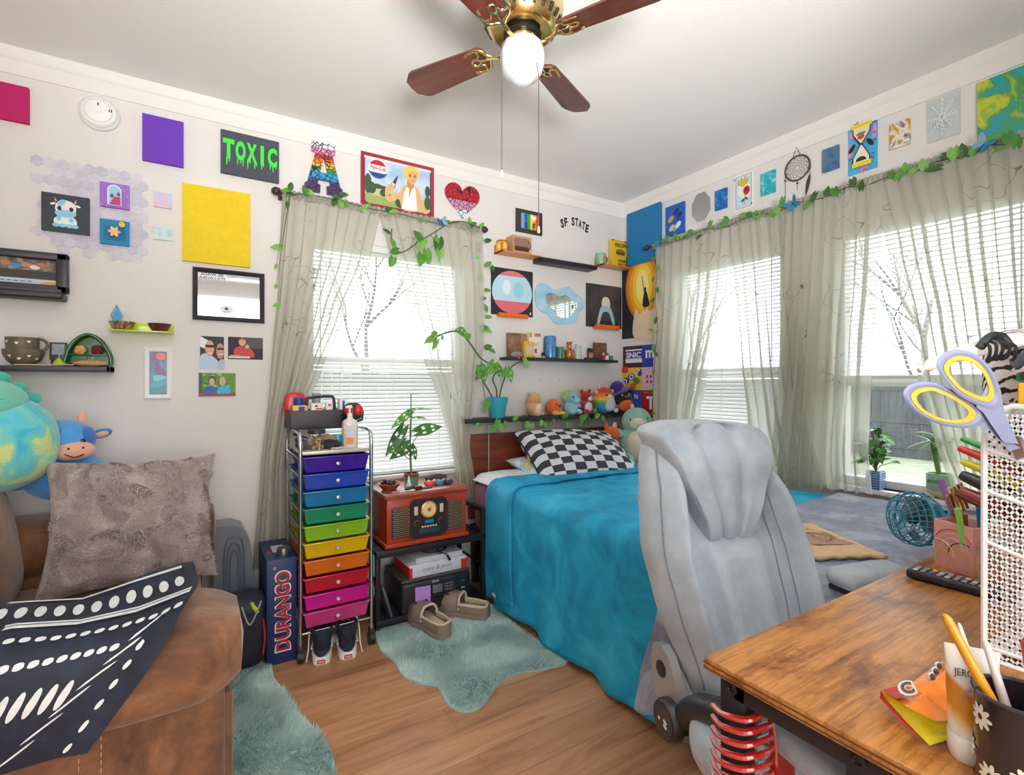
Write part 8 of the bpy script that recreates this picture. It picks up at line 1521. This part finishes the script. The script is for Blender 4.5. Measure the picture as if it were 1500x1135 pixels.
for x in (ox0, ox1):
    m = MB(); m.tube([(x, oy0, oz0), (x, oy1-.004, oz0), (x, oy1, oz0+.006)]+[(x, oy1, oz0+.1+k*.03) for k in range(8)]+[(x, oy1-.002, oz1-.03), (x, oy1-.011, oz1-.011), (x, oy1-.03, oz1), (x, oy0, oz1)], .004, MW, 8); m.build('rim', t)
for k, z in enumerate((oz0+.005, oz0+.16, oz0+.235, oz0+.295)):
    m = MB(); s_ = .35; m.add([(ox0+.002, oy1-.004, z+.012), (ox1-.002, oy1-.004, z+.012), (ox1-.002, oy0, z-(.09 if k else -.012)), (ox0+.002, oy0, z-(.09 if k else -.012))], [[0, 1, 2, 3]], MW); m.tube([(ox0, oy1-.003, z+.012), (ox1, oy1-.003, z+.012)], .003, MW, 8); m.tube([(ox0, oy1, z+.012), (ox0, oy0, z-(.09 if k else -.012))], .0035, MW, 6); m.build('tier_shelf', t, smooth=0)
m = MB(); m.span((ox0+.02, oy0+.02, oz0+.012), (ox1-.01, oy1-.03, oz0+.13), M('#eef0f3', .7)); tag(m.build('paper_stack', smooth=0), 'stack of white paper in the bottom of the mesh organizer', 'paper')
def marker(px, py, z0, c, r, label, cap=None, L=.2, x=1.03, name='marker'):
    tip = atX(px, py, x); d = Vector((0, -.93, -.36)); t = thing(name, label, 'marker', tuple(tip)); m = MB(); m.tube([tip, tip+d*.003, tip+d*.03, tip+d*L], [r*.6, r*.8, r, r], M(c, .3, coat=.4), 14); m.build('barrel', t)
    if cap: m = MB(); m.tube([tip+d*.03, tip+d*.034], r*1.12, M(cap, .3), 14); m.build('cap_ring', t)
marker(1408, 642, 0, '#3fae62', .0055, 'green marker with clip sticking out of the mesh organizer, topmost', '#8fd89a'); marker(1404, 656, 0, '#d4382c', .0065, 'red marker sticking out of the mesh organizer'); marker(1408, 675, 0, '#dfe02e', .0065, 'yellow highlighter sticking out of the mesh organizer'); marker(1407, 695, 0, '#2c2c31', .0105, 'thick black marker sticking out of the mesh organizer'); marker(1406, 718, 0, '#8c3a34', .0105, 'thick brown red marker sticking out of the mesh organizer'); marker(1400, 724, 0, '#25222a', .004, 'thin black pen under the brown red marker', name='pen')
# scissors standing in the top of the organizer, handles to the left
GY, YE = M('#8f97b8', .45), M('#efb836', .5)
ts = thing('scissors', 'large scissors with grey and yellow loop handles above the mesh organizer', 'scissors', tuple(atD(1440, 600, .70))); SP = lambda px, py, dd=0: atD(px, py, .695+dd)
def loop(outer, inner_k, shift, dd):
    O_ = [SP(x, y, dd) for x, y in outer]; cx = sum(p[0] for p in outer)/len(outer)+shift[0]; cy = sum(p[1] for p in outer)/len(outer)+shift[1]; n_ = len(O_)
    I_ = [SP(cx+(x-cx)*inner_k, cy+(y-cy)*inner_k, dd) for x, y in outer]; I2 = [SP(cx+(x-cx)*(inner_k-.15), cy+(y-cy)*(inner_k-.15), dd) for x, y in outer]
    v = (SP(1400, 580, .1)-SP(1400, 580)).normalized()*.007; m = MB()
    rg = lambda A_, B_, m_, mt: m_.add(A_+B_, [[i, (i+1) % n_, n_+(i+1) % n_, n_+i] for i in range(n_)], mt)
    mid_ = [a.lerp(b, .5)-v*.45 for a, b in zip(O_, I_)]; mb_ = [a.lerp(b, .5)+v*1.45 for a, b in zip(O_, I_)]
    rg(O_, mid_, m, GY); rg(mid_, I_, m, GY); rg([p+v for p in O_], mb_, m, GY); rg(mb_, [p+v for p in I_], m, GY); rg(O_, [p+v for p in O_], m, GY); m.build('handle_loop', ts, smooth=60)
    m = MB(); g1 = [p-v*.25 for p in I_]; g2 = [p-v*.25 for p in I2]; rg(g1, g2, m, YE); rg(g2, [p+v*1.5 for p in I2], m, YE); rg([p+v*1.5 for p in I2], [p+v*1.5 for p in I_], m, YE); m.build('soft_grip', ts, smooth=60)
U1 = smooth2([(1372, 540), (1378, 521), (1398, 512), (1424, 516), (1447, 534), (1462, 560), (1468, 588), (1455, 600), (1428, 592), (1398, 574)], 4)
U2 = smooth2([(1323, 578), (1334, 563), (1362, 559), (1392, 570), (1424, 588), (1444, 606), (1437, 622), (1408, 627), (1372, 620), (1340, 602)], 4)
loop(U1, .76, (-4, -2), 0); loop(U2, .78, (-8, 2), .006)
v = (SP(1400, 580, .1)-SP(1400, 580)).normalized()
for pts, dd in (([(1455, 545), (1466, 575), (1472, 606), (1492, 650), (1470, 648), (1440, 604), (1430, 596)], 0), ([(1418, 586), (1446, 602), (1480, 628), (1496, 656), (1480, 660), (1452, 632), (1428, 622)], .006)):
    P_ = [SP(x, y, dd) for x, y in pts]; k = len(P_); m = MB(); m.add(P_+[p+v*.008 for p in P_], [list(range(k))[::-1], [k+i for i in range(k)]]+[[i, (i+1) % k, k+(i+1) % k, k+i] for i in range(k)], GY); m.build('handle_shank', ts, smooth=30)
for a_, b_, dd in (((1482, 640), (1540, 770), .002), ((1488, 644), (1552, 762), .008)):
    m = MB(); p, q = SP(*a_, dd), SP(*b_, dd+.05); sd = (q-p).cross(v).normalized()*.007; m.add([p-sd, p+sd, q, p-sd+v*.002, p+sd+v*.002, q+v*.002], [[0, 1, 2], [5, 4, 3], [0, 3, 4, 1], [1, 4, 5, 2], [2, 5, 3, 0]], M('#b9bcc2', .2, 1)); m.build('blade', ts, smooth=0)
# things lying across the top of the organizer
oz = oz1
ob = thing('stapler', 'dark grey stapler lying on top of the mesh organizer', 'stapler', (1.04, .16, oz)); m = MB(); m.tube(pathsmooth([(1.04, .245, oz+.062), (1.04, .2, oz+.078), (1.04, .1, oz+.083), (1.04, -.02, oz+.08)], 6), [.009]*3+[.014]*16, M('#565a64', .4), 12, flat=.9); m.build('upper_arm', ob); m = MB(); m.span((1.028, -.03, oz+.038), (1.052, .235, oz+.05), M('#2f3035', .4), .004); m.build('base', ob)
m = MB(); m.box((1.035, .12, oz+.018), (.07, .22, .03), '#e6a92a', .002); tag(m.build('yellow_box', smooth=0), 'yellow carton on top of the mesh organizer under the stapler', 'box')
m = MB(); m.box((1.06, .17, oz+.042), (.05, .14, .014), '#2f8a5a', .003); tag(m.build('green_notebook'), 'green notebook edge under the dark stapler', 'notebook')
t = thing('hanger', 'white curved plastic hanger behind the scissors', 'hanger', tuple(atD(1430, 515, .76))); m = MB(); m.tube(pathsmooth([atD(1346, 543, .76), atD(1380, 527, .76), atD(1430, 512, .76), atD(1475, 501, .765), atD(1520, 500, .77), atD(1580, 512, .77)], 6), [.004]*3+[.009]*6+[.0115]*22, M('#eef0ee', .35), 12); m.build('hanger_arm', t)
ZB = newmat('zebra_knit'); nt = ZB[1]; wv = N(nt, 'ShaderNodeTexWave', Scale=38.0, Distortion=5.0); wv.inputs['Detail Scale'].default_value = 1.5; nt.links.new(coords(nt, (1, 1, 1), (.3, .5, 0)), wv.inputs['Vector']); nt.links.new(ramp(nt, wv.outputs['Fac'], [(.46, '#e9e6ea'), (.56, '#2b2930')]), ZB[2].inputs['Base Color']); ZB[2].inputs['Roughness'].default_value = .85
zp = atD(1503, 533, .785); t = thing('patterned_bag', 'black and white patterned bag hanging from the white hanger', 'bag', tuple(zp)); m = MB(); m.box(zp+Vector((.01, .012, -.014)), (.085, .07, .1), ZB[0], .016, 4); m.ell(zp+Vector((.01, .012, .038)), (.042, .034, .018), ZB[0]); m.build('bag_body', t, smooth=60)
cp = atD(1456, 506, .745); t = thing('claw_clip', 'black claw clip gripped on the white hanger', 'hair clip', tuple(cp)); m = MB(); m.tube(pathsmooth([cp+Vector((-.018, .011, -.003)), cp+Vector((-.006, .003, .013)), cp+Vector((.010, -.006, .013)), cp+Vector((.019, -.013, -.003))], 5), .006, BLACK, 8); m.build('spine', t)
for k in range(5): m = MB(); p = cp+Vector((-.016+.008*k, .0095-.005*k, .010-.003*abs(k-2))); m.tube(pathsmooth([p, p+Vector((-.006, -.010, -.006)), p+Vector((-.005, -.010, -.019)), p+Vector((.002, -.005, -.026))], 4), .0022, BLACK, 6); m.build('tooth', t)
# chip bag
CH = MB(); t = thing('snack_bag', 'open orange and yellow snack bag lying crumpled on the desk', 'snack bag', tuple(atZ(1360, 1040, D0)))
OR_, YL_, RD_ = M('#e2801c', .25, coat=.3, var=.12, vs=50), M('#e9d81e', .25, coat=.3, var=.08, vs=50), M('#c8361f', .25, coat=.3)
Zp = lambda x, y, z: atZ(x, y, D0+z)
up_ = [Zp(1291, 1012, .022), Zp(1330, 1004, .040), Zp(1362, 998, .046), Zp(1400, 1018, .040), Zp(1398, 1052, .022), Zp(1372, 1056, .030), Zp(1330, 1036, .034)]
m = MB(); cen = sum(up_, Vector())/7+Vector((0, 0, .006)); m.add(up_+[cen], [[i, (i+1) % 7, 7] for i in range(7)], OR_); m.build('upper_flap', t, smooth=0)
fl2 = [Zp(1291, 1012, .022), Zp(1330, 1036, .033), Zp(1372, 1056, .029), Zp(1396, 1056, .018), Zp(1392, 1082, .004), Zp(1362, 1092, .003), Zp(1330, 1060, .006), Zp(1298, 1024, .012)]
m = MB(); cen = sum(fl2, Vector())/8+Vector((0, 0, .002)); m.add(fl2+[cen], [[i, (i+1) % 8, 8] for i in range(8)], YL_); m.build('inner_fold', t, smooth=0)
m = MB(); rd = [Zp(1290, 1010, .023), Zp(1298, 1024, .0125), Zp(1330, 1060, .0065), Zp(1366, 1094, .002), Zp(1356, 1088, .001), Zp(1320, 1060, .001), Zp(1289, 1022, .008)]; m.add(rd, [list(range(7))], RD_); m.add([Zp(1291, 1011, .0235), Zp(1318, 1004, .0375), Zp(1332, 1016, .040), Zp(1312, 1024, .033)], [[0, 1, 2, 3]], RD_); m.build('red_edge', t, smooth=0)
bk = [Zp(1362, 998, .046), Zp(1382, 966, .030), Zp(1410, 966, .034), Zp(1424, 985, .03), Zp(1400, 1018, .040)]; m = MB(); m.add(bk+[sum(bk, Vector())/5+Vector((0, 0, .010))], [[i, (i+1) % 5, 5] for i in range(5)], OR_); m.add([Zp(1291, 1012, .004), Zp(1330, 1004, .004), Zp(1382, 966, .003), Zp(1424, 985, .003), Zp(1398, 1052, .003), Zp(1392, 1080, .002), Zp(1330, 1060, .002)], [list(range(7))], OR_); m.build('back_panel', t, smooth=0)
m = MB()
for (x, y, z, ch) in ((1328, 1008, .046, 'C'),): p = Zp(x, y, z); m.text(ch, p, (.75, -.5, .2), (.5, .6, .5), .017, WHITE, .14, 0, .020); m.text(ch, p+Vector((-.0006, -.0006, .0012)), (.75, -.5, .2), (.5, .6, .5), .013, M('#3a3a40'), .05, 0, .014)
for k, (x, y) in enumerate(((1364, 992), (1369, 984), (1374, 976))): p = Zp(x, y, .046-.004*k); m.ell(p, (.006, .004, .006), WHITE, nu=8, nv=6); m.ell(p+Vector((-.002, -.002, .002)), (.004, .003, .004), '#3a3a40', nu=8, nv=6)
m.build('lettering', t, smooth=0)
# lotion tube standing on its cap
lc = Vector((.713, .200, D0)); t = thing('lotion_tube', 'white and amber lotion tube standing on its cap by the floral cup', 'lotion', tuple(lc), math.radians(-60)); LW = M('#eceae6', .25, coat=.4)
m = MB(); m.lathe([(0, 0), (.0185, 0), (.02, .003), (.02, .024), (.0185, .026), (0, .026)], LW, 28, sq=2.6); m.build('cap', t, local=True)
AM = newmat('lotion_label'); nt = AM[1]; sx_ = N(nt, 'ShaderNodeSeparateXYZ'); nt.links.new(coords(nt), sx_.inputs[0]); ad = N(nt, 'ShaderNodeMath', operation='MULTIPLY_ADD'); nt.links.new(sx_.outputs['X'], ad.inputs[0]); ad.inputs[1].default_value = .9; nt.links.new(sx_.outputs['Z'], ad.inputs[2]); mr = N(nt, 'ShaderNodeMapRange'); mr.inputs['From Min'].default_value = .02; mr.inputs['From Max'].default_value = .12; nt.links.new(ad.outputs[0], mr.inputs['Value']); nt.links.new(ramp(nt, mr.outputs[0], [(.0, '#e9e4dc'), (.12, '#e3b46a'), (.2, '#cf8420'), (.46, '#c97c1c'), (.52, '#e2dcd2'), (1, '#e6e4e0')]), AM[2].inputs['Base Color']); AM[2].inputs['Roughness'].default_value = .25
def ftube(u, v):
    q = 2*PI*u; z = .026+.093*v; rx = lerp(.0195, .0235, v); ry = lerp(.0185, .0012, v**1.3); c_, s_ = math.cos(q), math.sin(q); return (rx*math.copysign(abs(c_)**.85, c_), ry*math.copysign(abs(s_)**.85, s_), z)
m = MB(); m.grid(ftube, 36, 24, AM[0], closed=True); m.add([ftube(i/36, 1) for i in range(36)], [list(range(36))], LW); m.build('tube_body', t, local=True, smooth=70)
m = MB(); m.text('JERGENS', (-.002, -.0080, .092), (1, 0, 0), (0, .16, .98), .010, M('#3a3a40'), .01, .0006, .030); m.text('ultra', (-.001, -.0108, .077), (1, 0, 0), (0, .16, .98), .006, M('#a8645a'), 0, .0006, .014); m.text('healing', (-.001, -.0122, .069), (1, 0, 0), (0, .16, .98), .006, M('#a8645a'), 0, .0006, .018); m.build('lettering', t, local=True, smooth=0)
# black floral cup with sticks
cc = Vector((.693, .156, D0)); t = thing('floral_cup', 'glossy black cup with white daisies holding pens at the lower right', 'pen cup', tuple(cc)); r_ = .036; hC = .095; BK = M('#242126', .2, coat=.5); m = MB(); m.lathe([(0, 0), (r_*.94, 0), (r_, .004), (r_, hC), (r_-.003, hC), (r_-.004, .006), (0, .006)], BK, 40, cc); m.build('cup_body', t); m = MB(); m.tube([cc+Vector((r_*math.cos(q), r_*math.sin(q), hC)) for q in [2*PI*i/40 for i in range(40)]], .0022, M('#3a3a42', .2, .4), 6, True); m.build('rim', t)
CR = M('#e9e2d0', .5); th0 = math.atan2(-cc.y, -cc.x)
def cyl(q, z, e=.0006): return cc+Vector(((r_+e)*math.cos(q), (r_+e)*math.sin(q), z))
for (dq, z0, R2) in ((-.95, .072, .0125), (.12, .030, .013), (-.65, .02, .012), (.8, .075, .013), (1.2, .03, .012), (-1.5, .035, .012)):
    m = MB()
    for k in range(9):
        a_ = 2*PI*k/9; pts = []
        for i in range(10): b_ = 2*PI*i/10; u_ = R2*.62+R2*.42*math.cos(b_); w_ = R2*.2*math.sin(b_); dx = u_*math.cos(a_)-w_*math.sin(a_); dz = u_*math.sin(a_)+w_*math.cos(a_); pts.append(cyl(th0+dq+dx/r_, z0+dz))
        m.add(pts, [list(range(10))], CR)
    m.build('painted_daisy', t, smooth=0)
def stick(name, label, cat, px, py, dep, base, c, r0, r1, parts=None): tip = atD(px, py, dep); tag(MB().tube([tip, tip.lerp(base, .03), tip.lerp(base, .5), base], [r0*.5, r0, (r0+r1)/2, r1], M(c, .35, coat=.3), 12).build(name), label, cat)
stick('letter_opener', 'long orange plastic stick leaning left in the floral cup', 'stick', 1384, 900, .525, cc+Vector((.008, -.004, .02)), '#df921c', .0045, .0055)
stick('white_stick', 'white plastic stick behind the orange one in the floral cup', 'stick', 1404, 912, .55, cc+Vector((.0, .008, .02)), '#e6e2e2', .002, .0025); stick('white_stick', 'thick white handle standing in the middle of the floral cup', 'stick', 1443, 938, .525, cc+Vector((.012, .0, .02)), '#ddd6d4', .0035, .005); stick('red_marker', 'dark red marker standing at the right of the floral cup', 'marker', 1506, 935, .50, cc+Vector((.004, -.018, .02)), '#a5301e', .0062, .0068)
